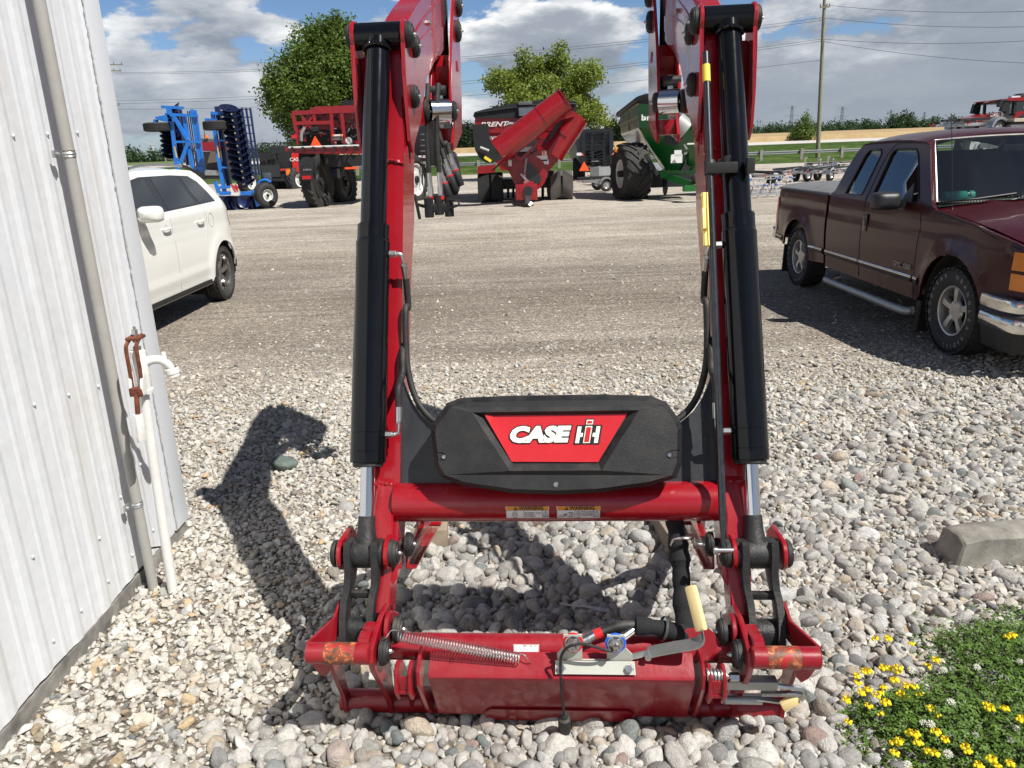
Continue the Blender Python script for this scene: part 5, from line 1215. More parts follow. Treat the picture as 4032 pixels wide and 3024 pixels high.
for nm, ys, m_ in (('rear_hatch', ((.60, .46, .80), (.64, .62, .80), (.60, .80, .78), (.575, .95, .78), (.53, 1.14, .76), (.44, 1.25, .74)), SP), ('rear_window', ((.43, 1.26, .73), (.22, 1.48, .69), (.04, 1.65, .66)), SG), ('windscreen', ((-2.05, 1.66, .66), (-2.9, 1.12, .80)), SG), ('bonnet', ((-2.88, 1.12, .80), (-3.6, .97, .76), (-3.85, .75, .70), (-3.88, .3, .7)), SP)):
    mb = MB(); mb.loft([[Vector((x*wd, y+(.06 if y > -1 else -.05)*(1-x*x), z)) for x in U_] for y, z, wd in ys]); mb.build(nm, m_, SV)
MB().box((0, -1.5, .45), (1.5, 3.9, .3)).box((0, -1.2, 1.0), (1.5, 2.4, .7)).build('inner_body', INK, SV)
# ================================================================ yard clutter close by
wd_m = mat('weathered timber', (.26, .21, .155), .85, var=.35, vscale=10, bump=.8, bscale=30, stretch=(1, .12, 1))
for x, y, rz, lb in ((-.385, 3.40, .05, 'weathered timber block on the stones behind the left end of the cross tube'), (.690, 3.27, .10, 'weathered timber block on the stones behind the black hose sleeve')):
    o = MB().box((0, 0, 0), (.10, .48, .10), bev=.008).build('timber_block', wd_m); o.location = (x, y, .055); o.rotation_euler = (0, .03, rz); tag(o, lb, 'timber block')
fk = MB(); fk.tube(bez([(-.09, 0, .006), (-.04, 0, .004), (.0, 0, .008), (.03, 0, .006)], 5), [.0035]*5+[.004]*5+[.005]*5+[.006], 6)
fk.slab([(.03, -.007, .006), (.03, .007, .006), (.055, .012, .003), (.062, .012, .002), (.062, -.012, .002), (.055, -.012, .003)], (0, 0, .002))
for i in range(4): fk.box((.078, -.0095+i*.0063, .003), (.036, .0028, .002))
fko = fk.build('plastic_fork', mat('pale grey plastic', (.45, .46, .47), .3, var=.03)); fko.location = (.245, 2.56, .065); fko.rotation_euler = (0, .1, -.14); tag(fko, 'pale grey plastic fork lying on the river stones behind the loader carrier', 'fork')
cbk_ = MB(); cbk_.prism([(0, -.02), (.17, -.02), (.165, .125), (.13, .15), (.05, .155), (.005, .13)], 'x', 0, 1.8, bev=.008)
bmesh.ops.subdivide_edges(cbk_.b, edges=[e for e in cbk_.b.edges if e.calc_length() > .5], cuts=14)
for v in cbk_.b.verts: v.co += Vector((random.uniform(-.003, .003), random.uniform(-.004, .004), random.uniform(-.004, .004)))
for v in cbk_.b.verts:
    if v.co.x < .1 and v.co.z > .1: v.co.x += .03; v.co.z -= .01
cbo2 = cbk_.build('parking_kerb', mat('old concrete', (.235, .22, .19), .92, var=.38, vscale=12, bump=1, bscale=45, rvar=.03)); cbo2.location = (1.83, 2.83, 0); cbo2.rotation_euler = (0, 0, .05); tag(cbo2, 'weathered concrete parking kerb lying among the stones at the right edge', 'concrete kerb')

# ---- clover and trefoil patch
def gin(x, y): return float(grass_in(np.array(x), np.array(y)))
LEAF = mat('clover leaf', (.075, .14, .02), .55, var=.45, vscale=26, rvar=.1, spec=.3); LEAF2 = mat('grass blade', (.09, .15, .03), .6, var=.4, vscale=20, spec=.3); STRAW = mat('dry stem', (.22, .14, .08), .8, var=.3)
def veg(name, n, kind, m, label, hmax=.08):
    V = []; F = []; rs = np.random.RandomState(len(name)+n)
    while n > 0:
        x, y = rs.uniform(.95, 2.6), rs.uniform(1.35, 2.62)
        g = gin(x, y)
        if rs.rand() > g: continue
        n -= 1; hz = (.35+.65*g)*hmax*(.65+.5*math.sin(x*9)*math.cos(y*11)*.5+.2)
        if kind == 'leaf':
            z = rs.uniform(.15, 1)*hz; a = rs.uniform(0, 2*PI); r = rs.uniform(.0045, .0095)
            nv = Vector((rs.normal()*.45, rs.normal()*.45, 1)).normalized(); u = nv.orthogonal().normalized(); v = nv.cross(u)
            for k in range(3):
                aa = a+k*2*PI/3; d = u*math.cos(aa)+v*math.sin(aa); e = nv.cross(d); c = Vector((x, y, z)); b = len(V)
                V += [c, c+d*r*.9+e*r*.55+nv*r*.12, c+d*r*1.7+nv*r*.05, c+d*r*.9-e*r*.55+nv*r*.12]; F.append((b, b+1, b+2, b+3))
        else:
            h = rs.uniform(.5, 1.25)*hz*(1.3 if kind == 'blade' else 1.0); a = rs.uniform(0, 2*PI); ln = rs.uniform(.2, .9)*h; w = .0013 if kind == 'blade' else .0007
            d = Vector((math.cos(a), math.sin(a), 0)); e = Vector((-d.y, d.x, 0)); b = len(V); c = Vector((x, y, 0))
            for t in (0, .35, .7, 1): p_ = c+d*ln*t*t+Vector((0, 0, h*(t-.25*t*t*ln/h))); ww = w*(1.05-t); V += [p_-e*ww, p_+e*ww]
            F += [(b+i, b+i+1, b+i+3, b+i+2) for i in (0, 2, 4)]
    me = bpy.data.meshes.new(name); me.from_pydata(V, [], F); me.materials.append(m); o = bpy.data.objects.new(name, me); C.objects.link(o); tag(o, kind='stuff', label=label); return o
veg('clover_leaves', 24000, 'leaf', LEAF, 'low green clover and trefoil leaves growing in the right foreground')
veg('grass_blades', 3600, 'blade', LEAF2, 'thin grass blades among the clover', .075)
veg('dry_stems', 900, 'stem', STRAW, 'dry brown stems along the edge of the clover', .06)
PET = mat('yellow petals', (.88, .70, .02), .5, var=.1, vscale=60); STM = mat('green flower stem', (.10, .17, .05), .6); WPT = mat('white clover petals', (.68, .68, .58), .6, var=.15, vscale=80)
def yflower(seed):
    rs = random.Random(seed); t = thing('yellow_flower', 'bright yellow trefoil flower cluster rising from the clover patch', 'flower', group='yellow trefoil flowers in the clover patch')
    MB().tube(bez([(0, 0, 0), (rs.uniform(-.006, .006), rs.uniform(-.006, .006), .035), (rs.uniform(-.008, .008), 0, .066)], 4), .0009, 5).build('stem', STM, t)
    m = MB()
    for k in range(rs.choice((4, 5, 6))):
        a = 2*PI*k/5+rs.uniform(-.3, .3); c = Vector((.0095*math.cos(a), .0095*math.sin(a), .068+rs.uniform(-.003, .004))); d = Vector((math.cos(a), math.sin(a), .3)).normalized()
        m.lathe([(0, -.005), (.0042, -.003), (.0056, .001), (.004, .005), (0, .007)], c, d, 7)
        e = Vector((-d.y, d.x, 0)).normalized(); up_ = Vector((0, 0, 1))
        m.face([c-e*.003, c-e*.0075+up_*.008-d*.002, c+up_*.0115-d*.003, c+e*.0075+up_*.008-d*.002, c+e*.003])
    m.build('petals', PET, t); return t
def wflower(seed):
    rs = random.Random(seed); t = thing('white_clover_flower', 'round white clover flower head standing in the clover patch', 'flower', group='white clover flower heads in the clover patch')
    MB().tube([(0, 0, 0), (.003, 0, .03), (0, .003, .062)], .001, 5).build('stem', STM, t)
    m = MB()
    for k in range(34):
        z = 1-1.5*(k+.5)/34; a = k*2.4; r = math.sqrt(1-z*z); d = Vector((r*math.cos(a), r*math.sin(a), z)); c = Vector((0, .003, .066))
        e = d.orthogonal().normalized(); f = d.cross(e); m.slab([c+d*.003-e*.0018, c+d*.003+e*.0018, c+d*.0125+e*.001, c+d*.0125-e*.001], f*.0018)
    m.build('petals', WPT, t); return t
yf = [yflower(i) for i in range(4)]; wf = [wflower(i) for i in range(2)]
H_ = Vector((0, 0, CAM_H))
def pix(px, py, z=0.0):
    """point at height z seen at pixel (px, py) of the 2212-wide photograph"""
    d = rt*((px*1024/2212-512)/FPX)+up*(-(py*1024/2212-384)/FPX)+fwd; return H_+d*((z-CAM_H)/d.z)
YP = [(1895, 1375), (1918, 1382), (1973, 1385), (1903, 1442), (1925, 1440), (1940, 1442), (1945, 1450), (1882, 1450), (1866, 1447), (1855, 1458), (1850, 1472), (1875, 1488), (1862, 1498), (1887, 1492), (1900, 1490), (1893, 1500), (1932, 1478), (1960, 1478), (1975, 1482), (1950, 1502), (1956, 1507), (1942, 1500), (1999, 1434), (2018, 1425), (1830, 1515), (1835, 1550), (1907, 1535), (1915, 1525), (1992, 1500), (2010, 1530), (2022, 1538), (1962, 1580), (1975, 1585), (1932, 1605), (1943, 1608), (1928, 1622), (1988, 1607), (2020, 1585), (2010, 1620), (2015, 1625), (2084, 1610), (2090, 1618), (2128, 1522), (2138, 1532), (2172, 1530), (2108, 1648), (2118, 1652), (2140, 1645), (2155, 1648), (2165, 1655), (2180, 1645), (2190, 1375), (2180, 1372), (2203, 1560), (1970, 1655), (2040, 1592), (1880, 1520), (1908, 1480)]
WP = [(1998, 1560), (2010, 1568), (1970, 1450), (2043, 1446), (2108, 1440), (2055, 1520), (2105, 1575), (2195, 1568), (2188, 1592), (1965, 1650), (2048, 1628), (2200, 1422), (1990, 1440)]
used = set()
for lst, prt in ((YP, yf), (WP, wf)):
    for i, (a, b) in enumerate(lst):
        p_ = pix(a, b, .068); k = i % len(prt); o = prt[k] if (id(prt[k]) not in used) else copy_tree(prt[k]); used.add(id(prt[k]))
        o.location = (p_.x, p_.y, 0.0); o.rotation_euler = (random.uniform(-.1, .1), random.uniform(-.1, .1), random.uniform(0, 6)); o.scale = [random.uniform(.8, 1.12)]*3

# ================================================================ trees
def bark(): return mat('grey bark', (.12, .10, .08), .9, var=.3, bump=.8, bscale=12)
def leafmat(name, a, b):
    if name in MATS: return MATS[name]
    m, T, p = principled(name); tc = T.add('ShaderNodeTexCoord').outputs['Object']; oi = T.add('ShaderNodeNewGeometry')
    n = T.noise(tc, 1.1, 4, .7); n2 = T.add('ShaderNodeTexWhiteNoise', ins={'Vector': T.add('ShaderNodeVectorMath', operation='SNAP', ins={0: tc, 1: (.15, .15, .15)}).outputs[0]}).outputs[0]
    f = T.math('ADD', T.math('MULTIPLY', n, .6), T.math('MULTIPLY', n2, .4)); T.l.new(T.ramp(f, [(.25, a), (.75, b)]), p.inputs['Base Color'])
    p.inputs['Roughness'].default_value = .5; p.inputs['Specular IOR Level'].default_value = .25
    p.inputs['Transmission Weight'].default_value = 0.0
    out = [q for q in m.node_tree.nodes if q.type == 'OUTPUT_MATERIAL'][0]
    tl = T.add('ShaderNodeBsdfTranslucent'); T.l.new(T.ramp(f, [(.25, tuple(c*1.3 for c in a)), (.75, tuple(c*1.4 for c in b))]), tl.inputs[0])
    mx = T.add('ShaderNodeMixShader', ins={0: .3, 1: p.outputs[0], 2: tl.outputs[0]}); T.l.new(mx.outputs[0], out.inputs[0])
    MATS[name] = m; return m
def leaves_mesh(name, blobs, n, size, m, seed, droop=.0, fill=.55):
    """leaf clusters: many small leaf faces around twig tips that fill the given ellipsoid blobs"""
    rs = np.random.RandomState(seed); vol = np.array([b[3]*b[4]*b[5] for b in blobs])**.75; pr = vol/vol.sum()
    ntw = n//14; bi = rs.choice(len(blobs), ntw, p=pr); B = np.array(blobs)[bi]
    d = rs.normal(size=(ntw, 3)); d /= np.linalg.norm(d, axis=1)[:, None]; r = rs.uniform(fill**3, 1, ntw)**(1/3.)*(1+.13*rs.normal(size=ntw))
    tw_ = B[:, :3]+d*B[:, 3:6]*r[:, None]
    k = 14; c = np.repeat(tw_, k, 0)+rs.normal(size=(ntw*k, 3))*size*1.9; N_ = len(c)
    nr = rs.normal(size=(N_, 3))+np.array([0, 0, .8])+np.repeat(d, k, 0)*.6; nr /= np.linalg.norm(nr, axis=1)[:, None]
    u = np.cross(nr, rs.normal(size=(N_, 3))); u /= np.linalg.norm(u, axis=1)[:, None]; v = np.cross(nr, u); s_ = size*rs.uniform(.6, 1.35, N_)[:, None]
    P4 = np.stack([c-u*s_, c-v*s_*.6, c+u*s_, c+v*s_*.6], 1).reshape(-1, 3)
    me = bpy.data.meshes.new(name); me.vertices.add(len(P4)); me.vertices.foreach_set('co', P4.astype(np.float32).ravel())
    me.loops.add(N_*4); me.loops.foreach_set('vertex_index', np.arange(N_*4, dtype=np.int32)); me.polygons.add(N_)
    me.polygons.foreach_set('loop_start', np.arange(0, N_*4, 4, dtype=np.int32)); me.polygons.foreach_set('loop_total', np.full(N_, 4, np.int32)); me.update(); me.validate(); me.materials.append(m); return me
def tree(name, label, x, y, zb, blobs, n, size, m, seed, trunk=(.22, 3.0), group=None):
    t = thing(name, label, 'tree', (x, y, zb), 0, group); rs = random.Random(seed)
    o = bpy.data.objects.new('crown', leaves_mesh('crown', blobs, n, size, m, seed)); C.objects.link(o); o.parent = t
    tb = MB(); top = sum(b[2] for b in blobs)/len(blobs)+.3*max(b[5] for b in blobs); r, hh = trunk
    tb.tube(bez([(0, 0, -.3), (.05, .02, hh*.5), (-.05, .05, hh), (.08, 0, (hh+top)/2), (0, 0, top)], 5), [r*(1.15-.95*i/20) for i in range(21)], 9)
    for b in blobs:
        z0 = hh*rs.uniform(.8, 1.1); e = Vector((b[0], b[1], b[2])); mid = Vector((b[0]*.4, b[1]*.4, (z0+b[2])/2-.1)); L_ = bez([(0, 0, z0), mid, e, e+Vector((b[0]*.25, b[1]*.25, b[5]*.5))], 5)
        tb.tube(L_, [r*.5*(1.05-.9*i/(len(L_)-1)) for i in range(len(L_))], 7)
    tb.build('trunk', bark(), t); return t
def spread(rs, n, R, z0, z1, br, zs=1.0):
    out = []
    for i in range(n):
        a = rs.uniform(0, 2*PI); t = rs.uniform(0, 1); z = z0+(z1-z0)*t; rr = R*math.sqrt(rs.uniform(.05, 1))*math.sin(PI*min(.95, .25+.68*t))**.7
        b = br*rs.uniform(.7, 1.2); out.append((rr*math.cos(a), rr*math.sin(a), z, b, b, b*zs))
    return out
LM1 = leafmat('maple leaves', (.05, .085, .014), (.15, .22, .04)); LM2 = leafmat('light maple leaves', (.11, .15, .022), (.26, .33, .065)); LM3 = leafmat('dark conifer needles', (.012, .030, .014), (.030, .060, .025)); LM4 = leafmat('far wood leaves', (.022, .042, .018), (.06, .10, .035))
r_ = random.Random(4)
tree('maple_tree', 'large dense green maple tree standing behind the blue tillage machine and red sprayer', -13.3, 63, 0, spread(r_, 52, 4.3, 3.2, 10.6, 1.5)+[(0, 0, 7.0, 3.6, 3.6, 3.9)], 90000, .115, LM1, 3, (.4, 3.2))
tree('maple_tree', 'lighter open crowned maple tree standing behind the red grain cart', 2.7, 52, 0, spread(random.Random(8), 40, 3.9, 3.4, 7.0, .85, .75)+[(3.1, 0, 3.7, 1.1, 1.1, .8), (-1.2, 0, 7.1, .6, .6, .8), (1.0, 0, 7.4, .5, .5, .9), (2.5, 0, 6.3, .6, .6, .8), (-2.9, 0, 6.2, .6, .6, .6)], 42000, .09, LM2, 5, (.25, 2.6))
def conifer(x, y, zb, h, r, lb, seed):
    bl = [(0, 0, h*(.15+.85*i/9), r*(1-i/9.6)*.9, r*(1-i/9.6)*.9, h*.07) for i in range(10)]
    t = thing('spruce_tree', lb, 'tree', (x, y, zb), 0, 'dark spruce trees beyond the road')
    o = bpy.data.objects.new('crown', leaves_mesh('crown', bl, 6000, .16, LM3, seed)); C.objects.link(o); o.parent = t
    MB().cyl((0, 0, -.3), (0, 0, h*.95), .16, .03, 8).build('trunk', bark(), t)
for i, (px_, hh, Yd, rr, lb) in enumerate(((963, 6.5, 128, 2.6, 'leftmost'), (980, 8.6, 131, 2.2, 'tallest'), (996, 7.8, 126, 2.1, 'middle'), (1012, 7.4, 130, 2.2, 'broad'), (1026, 6.6, 127, 2.3, 'last'), (1312, 5.6, 150, 2.0, 'short'), (1325, 7.4, 152, 1.3, 'narrow'), (1340, 6.0, 148, 1.8, 'dense'))):
    d = pix(px_, 300)-H_; X0 = d.x/d.y*Yd
    side_ = 'left of the red grain cart' if px_ < 1200 else 'beside the green grain cart'
    conifer(X0, Yd, terrain(X0, Yd), hh*(.61 if px_ < 1200 else .70), rr*.8, {'leftmost': 'leftmost dark spruce tree behind the loader mast', 'tallest': 'tallest dark spruce tree left of the red grain cart', 'middle': 'dark spruce tree just right of the tallest one', 'broad': 'broad dark spruce tree next to the cart canopy', 'last': 'dark spruce tree half hidden by the red grain cart', 'short': 'short dark spruce left of the narrow one beside the green cart', 'narrow': 'narrow pointed dark spruce beside the green grain cart', 'dense': 'dense spruce tree touching the outline of the green cart'}[lb], 40+i)
d = pix(1735, 300)-H_; bx = d.x/d.y*111
tree('bush', 'small round young tree growing beside the far road on the right', bx, 111, terrain(bx, 111), [(0, 0, 1.0, 1.7, 1.5, .9), (0, 0, 2.1, 1.0, 1.0, 1.0), (.2, 0, 3.0, .5, .5, .8), (-1, 0, .8, .8, .8, .5)], 3600, .12, LM1, 31, (.08, .8))
# woods at the horizon: one mass each
def wood(name, x0, x1, y, h, seed, label, prof=None, n=26000):
    rs = np.random.RandomState(seed); bl = []; x = x0
    while x < x1:
        t = (x-x0)/(x1-x0); hh = h*(prof(t) if prof else 1)*rs.uniform(.75, 1.12); yy = y+rs.uniform(-12, 12); r = hh*rs.uniform(.32, .5)
        bl.append((x, yy, terrain(x, yy)+hh*.55, r, r, hh*.5)); bl.append((x+rs.uniform(-3, 3), yy-4, terrain(x, yy)+hh*.25, r*.9, r, hh*.28)); x += r*rs.uniform(.5, .9)
    o = bpy.data.objects.new(name, leaves_mesh(name, bl, n, .36, LM4, seed, fill=.75)); C.objects.link(o); tag(o, label, kind='stuff')
wood('far_wood', -165, -135, 250, 6.2, 1, 'dark distant wood at the far left horizon', lambda t: .55+.5*math.sin(PI*min(1, t*1.1)), 7000)
wood('far_wood', -133, -98, 250, 5.6, 2, 'distant wood behind the blue tillage machine', lambda t: .8+.2*math.sin(t*7), 8000)
wood('far_wood', -98, -18, 300, 4.4, 3, 'long dark wood along the horizon behind the baler and sprayer', None, 22000)
wood('far_wood', -18, 75, 320, 4.2, 4, 'low distant wood behind the grain carts', None, 14000)
wood('far_wood', 85, 176, 300, 4.2, 5, 'distant treeline right of the utility pole', lambda t: .75+.45*math.exp(-((t-.72)/.1)**2)-.25*(t > .9), 22000)
wood('far_wood', 184, 275, 300, 6.0, 6, 'rounded hilltop wood left of the red tractor', lambda t: .35+.9*math.sin(PI*min(1, .06+t*.95))**.8, 30000)
# ================================================================ machines at the back of the yard
def at(px, py, Y):
    """world point at distance Y north of the viewer seen at (px, py) in the 2212-wide photograph"""
    d = rt*((px*1024/2212-512)/FPX)+up*(-(py*1024/2212-384)/FPX)+fwd; return H_+d*(Y/d.y)
def zoomer(x0, y0, sc): return lambda X_, Y_, dep: at((x0+X_/sc)/1.8228, (y0+Y_/sc)/1.8228, dep)
BLU = mat('bright blue paint', (.012, .17, .58), .35, coat=.3, var=.12, dust=.08); NVY = mat('navy paint', (.006, .016, .085), .35, coat=.2, var=.2); DSC = mat('dark steel disc', (.014, .020, .055), .3, metal=.4, var=.3)
MRD = mat('machine red paint', (.27, .005, .010), .3, coat=.4, var=.12, dust=.08); MDK = mat('machine black', (.016, .016, .018), .5, var=.25, dust=.1); MGR = mat('machine green paint', (.008, .13, .022), .3, coat=.4, var=.12, dust=.05)
TRP = mat('black tarpaulin', (.014, .015, .017), .55, var=.2, bump=.4, bscale=4); WHM = mat('white wheel paint', (.62, .62, .60), .4, var=.1, dust=.15); AGT = mat('farm tyre rubber', (.022, .022, .022), .8, var=.2, dust=.3, dustcol=(.2, .17, .14))
SMVM = mat('fluorescent orange red', (.95, .10, .02), .5, var=.03); SMV2 = mat('dark red reflector', (.5, .01, .01), .4)
class Loc:
    """collects parts of one thing in world coordinates, stored relative to its root"""
    def __init__(s, root): s.r = root; s.o = Vector(root.location)
    def part(s, mb, name, m, parent=None, **kw):
        for v in mb.b.verts: v.co -= s.o
        return mb.build(name, m, parent or s.r, **kw)
def bm_(a, b, w, h=None, up_=(0, -1, 0)): return MB().beam(a, b, w, h or w, up_)
def bars(L, lst, q, dep, name, m, parent=None):
    for X0, Y0, X1, Y1, w in lst: L.part(bm_(q(X0, Y0, dep), q(X1, Y1, dep), w, w), name, m, parent)
def smv(L, c, r, parent=None):
    L.part(MB().slab([c+Vector((-r, 0, -r*.75)), c+Vector((r, 0, -r*.75)), c+Vector((0, 0, r*1.0))], (0, .01, 0)), 'warning_triangle', SMVM, parent)
def wheel3(L, c, ax, R, Wd, r, style, rm_mat, n=30, lug=.03, cnt=20, label=None, hub=.4):
    c = Vector(c); ax = Vector(ax).normalized(); w = tyre('wheel', L.r, c-L.o, ax, R, Wd, r, style, AGT, n, lug, cnt)
    for sg in (1, -1):
        MB().lathe([(r*1.02, Wd*.40), (r*.93, Wd*.38), (r*.86, Wd*.20), (r*.5, Wd*(.20)), (r*.42, Wd*.3), (0, Wd*.3)], c-L.o, ax*sg, 24).build('rim', rm_mat, w)
        MB().lathe([(r*.24, Wd*.28), (r*.24, Wd*.46), (r*.18, Wd*.5), (0, Wd*.5)], c-L.o, ax*sg, 12).build('hub', MDK, w)
        if style != 'ag': break
    return w
# ---- blue folding tillage machine
q = zoomer(500, 380, 3.318); root = thing('disc_harrow', 'bright blue folding disc harrow with upright wings parked behind the white car', 'farm implement', tuple(at(500, 450, 30.6).xy)+(0,)); L = Loc(root)
Dl = 31.0
bars(L, [(585, 330, 645, 860, .12), (745, 230, 860, 960, .13), (850, 170, 975, 990, .12), (895, 180, 1015, 980, .07)], q, Dl, 'wing_post', BLU)
bars(L, [(605, 240, 800, 580, .12), (805, 600, 700, 880, .13), (500, 232, 925, 252, .10), (640, 592, 965, 592, .08), (450, 135, 740, 150, .10), (545, 150, 575, 330, .16), (870, 935, 1020, 930, .08), (640, 860, 700, 1050, .15)], q, Dl-.12, 'brace', BLU)
L.part(MB().slab([q(358, 268, Dl-.2), q(540, 232, Dl-.2), q(630, 325, Dl-.2), q(500, 330, Dl-.2), q(390, 305, Dl-.2)], (0, .25, 0)), 'wheel_arm', BLU)
L.part(bm_(q(375, 300, Dl-.1), q(380, 400, Dl-.1), .14), 'wheel_leg', BLU)
w = tyre('wheel', root, q(392, 400, Dl-.1)-L.o, (0, 0, 1), .48, .33, .2, 'rib', AGT)
for i in range(10):
    y_ = 180+i*70; dk = MB(); c = q(600+i*9 if i > 3 else 640, y_, Dl+.55); dk.lathe([(.05, 0), (.18, .05), (.30, .13), (.305, .135), (.18, .07), (.05, .02)], c, (-.5, -.35, .8), 14); L.part(dk, 'disc', DSC)
for i in range(6):
    c = q(535+i*6, 510+i*62, Dl+.2); L.part(MB().lathe([(.05, 0), (.18, .05), (.31, .14), (.315, .145), (.18, .07), (.05, .02)], c, (.25, -.3, 1), 16), 'disc', DSC)
L.part(bm_(q(640, 170, Dl+.5), q(740, 860, Dl+.5), .22), 'gang_beam', NVY)
L.part(bm_(q(690, 170, Dl+.7), q(800, 900, Dl+.7), .12), 'gang_beam', NVY)
for a_, b_ in ((790, 900), (815, 925), (850, 955)): L.part(bm_(q(a_, 190, Dl+.5), q(b_, 1000, Dl+.5), .035), 'crumbler_bar', NVY)
Dr = 30.2
bars(L, [(1120, 210, 1190, 760, .13), (1190, 760, 1275, 1240, .13)], q, Dr, 'wing_post', BLU)
bars(L, [(1390, 150, 1470, 700, .13), (1470, 700, 1560, 1190, .12)], q, Dr, 'wing_post', NVY)
bars(L, [(1020, 300, 1180, 310, .09), (1100, 215, 1260, 225, .10), (1190, 575, 1290, 575, .06), (1240, 925, 1310, 930, .06), (1190, 1190, 1350, 1180, .10), (1210, 1265, 1360, 1262, .14), (1150, 1110, 1200, 1260, .12), (1100, 300, 1200, 340, .1)], q, Dr-.1, 'brace', BLU)
tyre('wheel', root, q(1163, 380, Dr-.15)-L.o, (0, 0, 1), .46, .34, .2, 'rib', AGT)
L.part(bm_(q(1180, 130, Dr+.3), q(1340, 1180, Dr+.3), .17), 'gang_beam', NVY)
L.part(bm_(q(1440, 160, Dr+.5), q(1600, 1150, Dr+.5), .20), 'gang_beam', NVY)
for i in range(12):
    t = i/11; X0 = 1325+t*165; Y0 = 195+t*915
    L.part(MB().lathe([(.04, -.02), (.05, .05), (.16, .055), (.34, .13), (.345, .138), (.16, .075), (.05, .07)], q(X0, Y0, Dr), (.30, -.42, 1), 20), 'disc', DSC)
    L.part(MB().lathe([(.04, -.02), (.05, .05), (.16, .055), (.27, .12), (.275, .128), (.16, .075), (.05, .07)], q(X0+145, Y0+38, Dr+.35), (-.55, -.3, 1), 18), 'disc', DSC)
    L.part(bm_(q(X0-10, Y0+25, Dr+.15), q(X0+85, Y0+10, Dr+.3), .05), 'disc_arm', NVY)
    L.part(MB().cyl(q(X0+30, Y0+30, Dr-.05), q(X0+42, Y0+34, Dr-.12), .035, n=8), 'bearing', ZNC)
for X0, X1 in ((1500, 1640), (1555, 1690), (1610, 1730)): L.part(bm_(q(X0, 150, Dr+.2), q(X1, 1030, Dr+.2), .065), 'crumbler_bar', NVY)
for i in range(9):
    t = i/8; L.part(bm_(q(1500+140*t, 165+105*i, Dr+.22), q(1612+118*t, 165+105*i, Dr+.22), .035), 'crumbler_rung', NVY)
L.part(MB().slab([q(1350, 1150, Dr-.5), q(1445, 1150, Dr-.5), q(1452, 1250, Dr-.5), q(1355, 1250, Dr-.5)], (0, .03, 0)), 'marker_board', WHT)
mk = MB()
for k in range(3):
    a = 1350+k*45-40; pts = [(max(1351, a), 1151+max(0, 1351-a)*.95), (min(1444, a+26), 1151), (min(1450, a+26+92), 1249), (min(1450, a+95), 1249)]
    mk.slab([q(X_, Y_, Dr-.51) for X_, Y_ in ((max(1351, a+0), 1151), (max(1352, a+28), 1151), (min(1450, a+28+95), 1249 if a+123 < 1450 else 1249-(a+123-1450)), (min(1450, a+95), 1249))], (0, .008, 0))
L.part(mk, 'red_stripes', RST)
L.part(MB().slab([q(1358, 1255, Dr-.5), q(1455, 1252, Dr-.5), q(1460, 1280, Dr-.5), q(1360, 1283, Dr-.5)], (0, .03, 0)), 'reflector_plate', WHT)
L.part(MB().slab([q(1480, 1245, Dr-.3), q(1670, 1232, Dr-.3), q(1690, 1285, Dr-.3), q(1480, 1292, Dr-.3)], (0, .4, 0)), 'rear_beam', BLU)
L.part(MB().slab([q(1640, 1225, Dr-.4), q(1690, 1230, Dr-.4), q(1745, 1420, Dr-.4), q(1690, 1445, Dr-.4), q(1660, 1330, Dr-.4)], (0, .12, 0)), 'side_plate', BLU)
for X0, Y0, ax in ((1540, 1365, (.15, -1, .1)), (1450, 1400, (.6, -1, 0)), (1380, 1390, (.8, -1, 0)), (1620, 1400, (.9, -.6, 0)), (1700, 1410, (.5, -.8, .1)), (1330, 1390, (.9, -.8, 0))):
    m = MB(); c = q(X0, Y0, Dr-.2)
    m.lathe([(0, 0), (.12, .01), (.24, .05), (.27, .07)], c, ax, 18); L.part(m, 'disc', NVY if X0 == 1540 else DSC)
L.part(MB().box(q(1500, 1330, Dr), (1.6, .25, .18)), 'lower_gang', NVY)
wheel3(L, q(1810, 1290, Dr-.1), (.78, -.62, 0), .455, .40, .22, 'rib', WHM)
L.part(MB().tube(bez([q(1710, 1170, Dr-.1), q(1740, 1110, Dr-.1), q(1810, 1090, Dr-.1), q(1880, 1120, Dr-.1)], 6), .05, 8), 'mudguard', BLU)
L.part(MB().box(q(1835, 1050, Dr+.3), (.28, .12, .30), bev=.02), 'tool_box', mat('slate grey', (.07, .09, .12), .5))
for (X0, Y0), (X1, Y1), rev in (((620, 650), (650, 800), 0), ((1178, 640), (1205, 800), 0)):
    L.part(MB().slab([q(X0-9, Y0, Dr-.2), q(X0+9, Y0, Dr-.2), q(X1+9, Y1, Dr-.2), q(X1-9, Y1, Dr-.2)], (0, .004, 0)), 'yellow_decal', mat('ochre decal', (.60, .42, .08), .4, var=.5, vscale=30))
# ---- red combine seen between the two wings
root = thing('combine_harvester', 'red combine harvester partly hidden between the upright wings of the blue harrow', 'combine', tuple(at(590, 420, 40).xy)+(0,)); L = Loc(root)
L.part(MB().slab([q(930, 600, 39), q(1260, 585, 39), q(1270, 700, 39), q(1000, 715, 39), q(960, 680, 39)], (0, 3, 0)), 'body', MRD)
L.part(MB().slab([q(940, 545, 39.2), q(1180, 560, 39.2), q(1190, 600, 39.2), q(945, 600, 39.2)], (0, 3, 0)), 'grain_tank', mat('dull grey panel', (.12, .12, .12), .5))
L.part(MB().slab([q(1090, 715, 38.7), q(1270, 720, 38.7), q(1260, 850, 38.7), q(1050, 870, 38.7)], (0, .5, 0)), 'cleaning_screen', mat('rusty mesh', (.12, .10, .08), .7, var=.4, vscale=20))
L.part(MB().slab([q(900, 720, 39), q(1060, 720, 39), q(1300, 900, 39), q(1300, 1080, 39), q(900, 1080, 39)], (0, 2.6, 0)), 'lower_body', MDK)
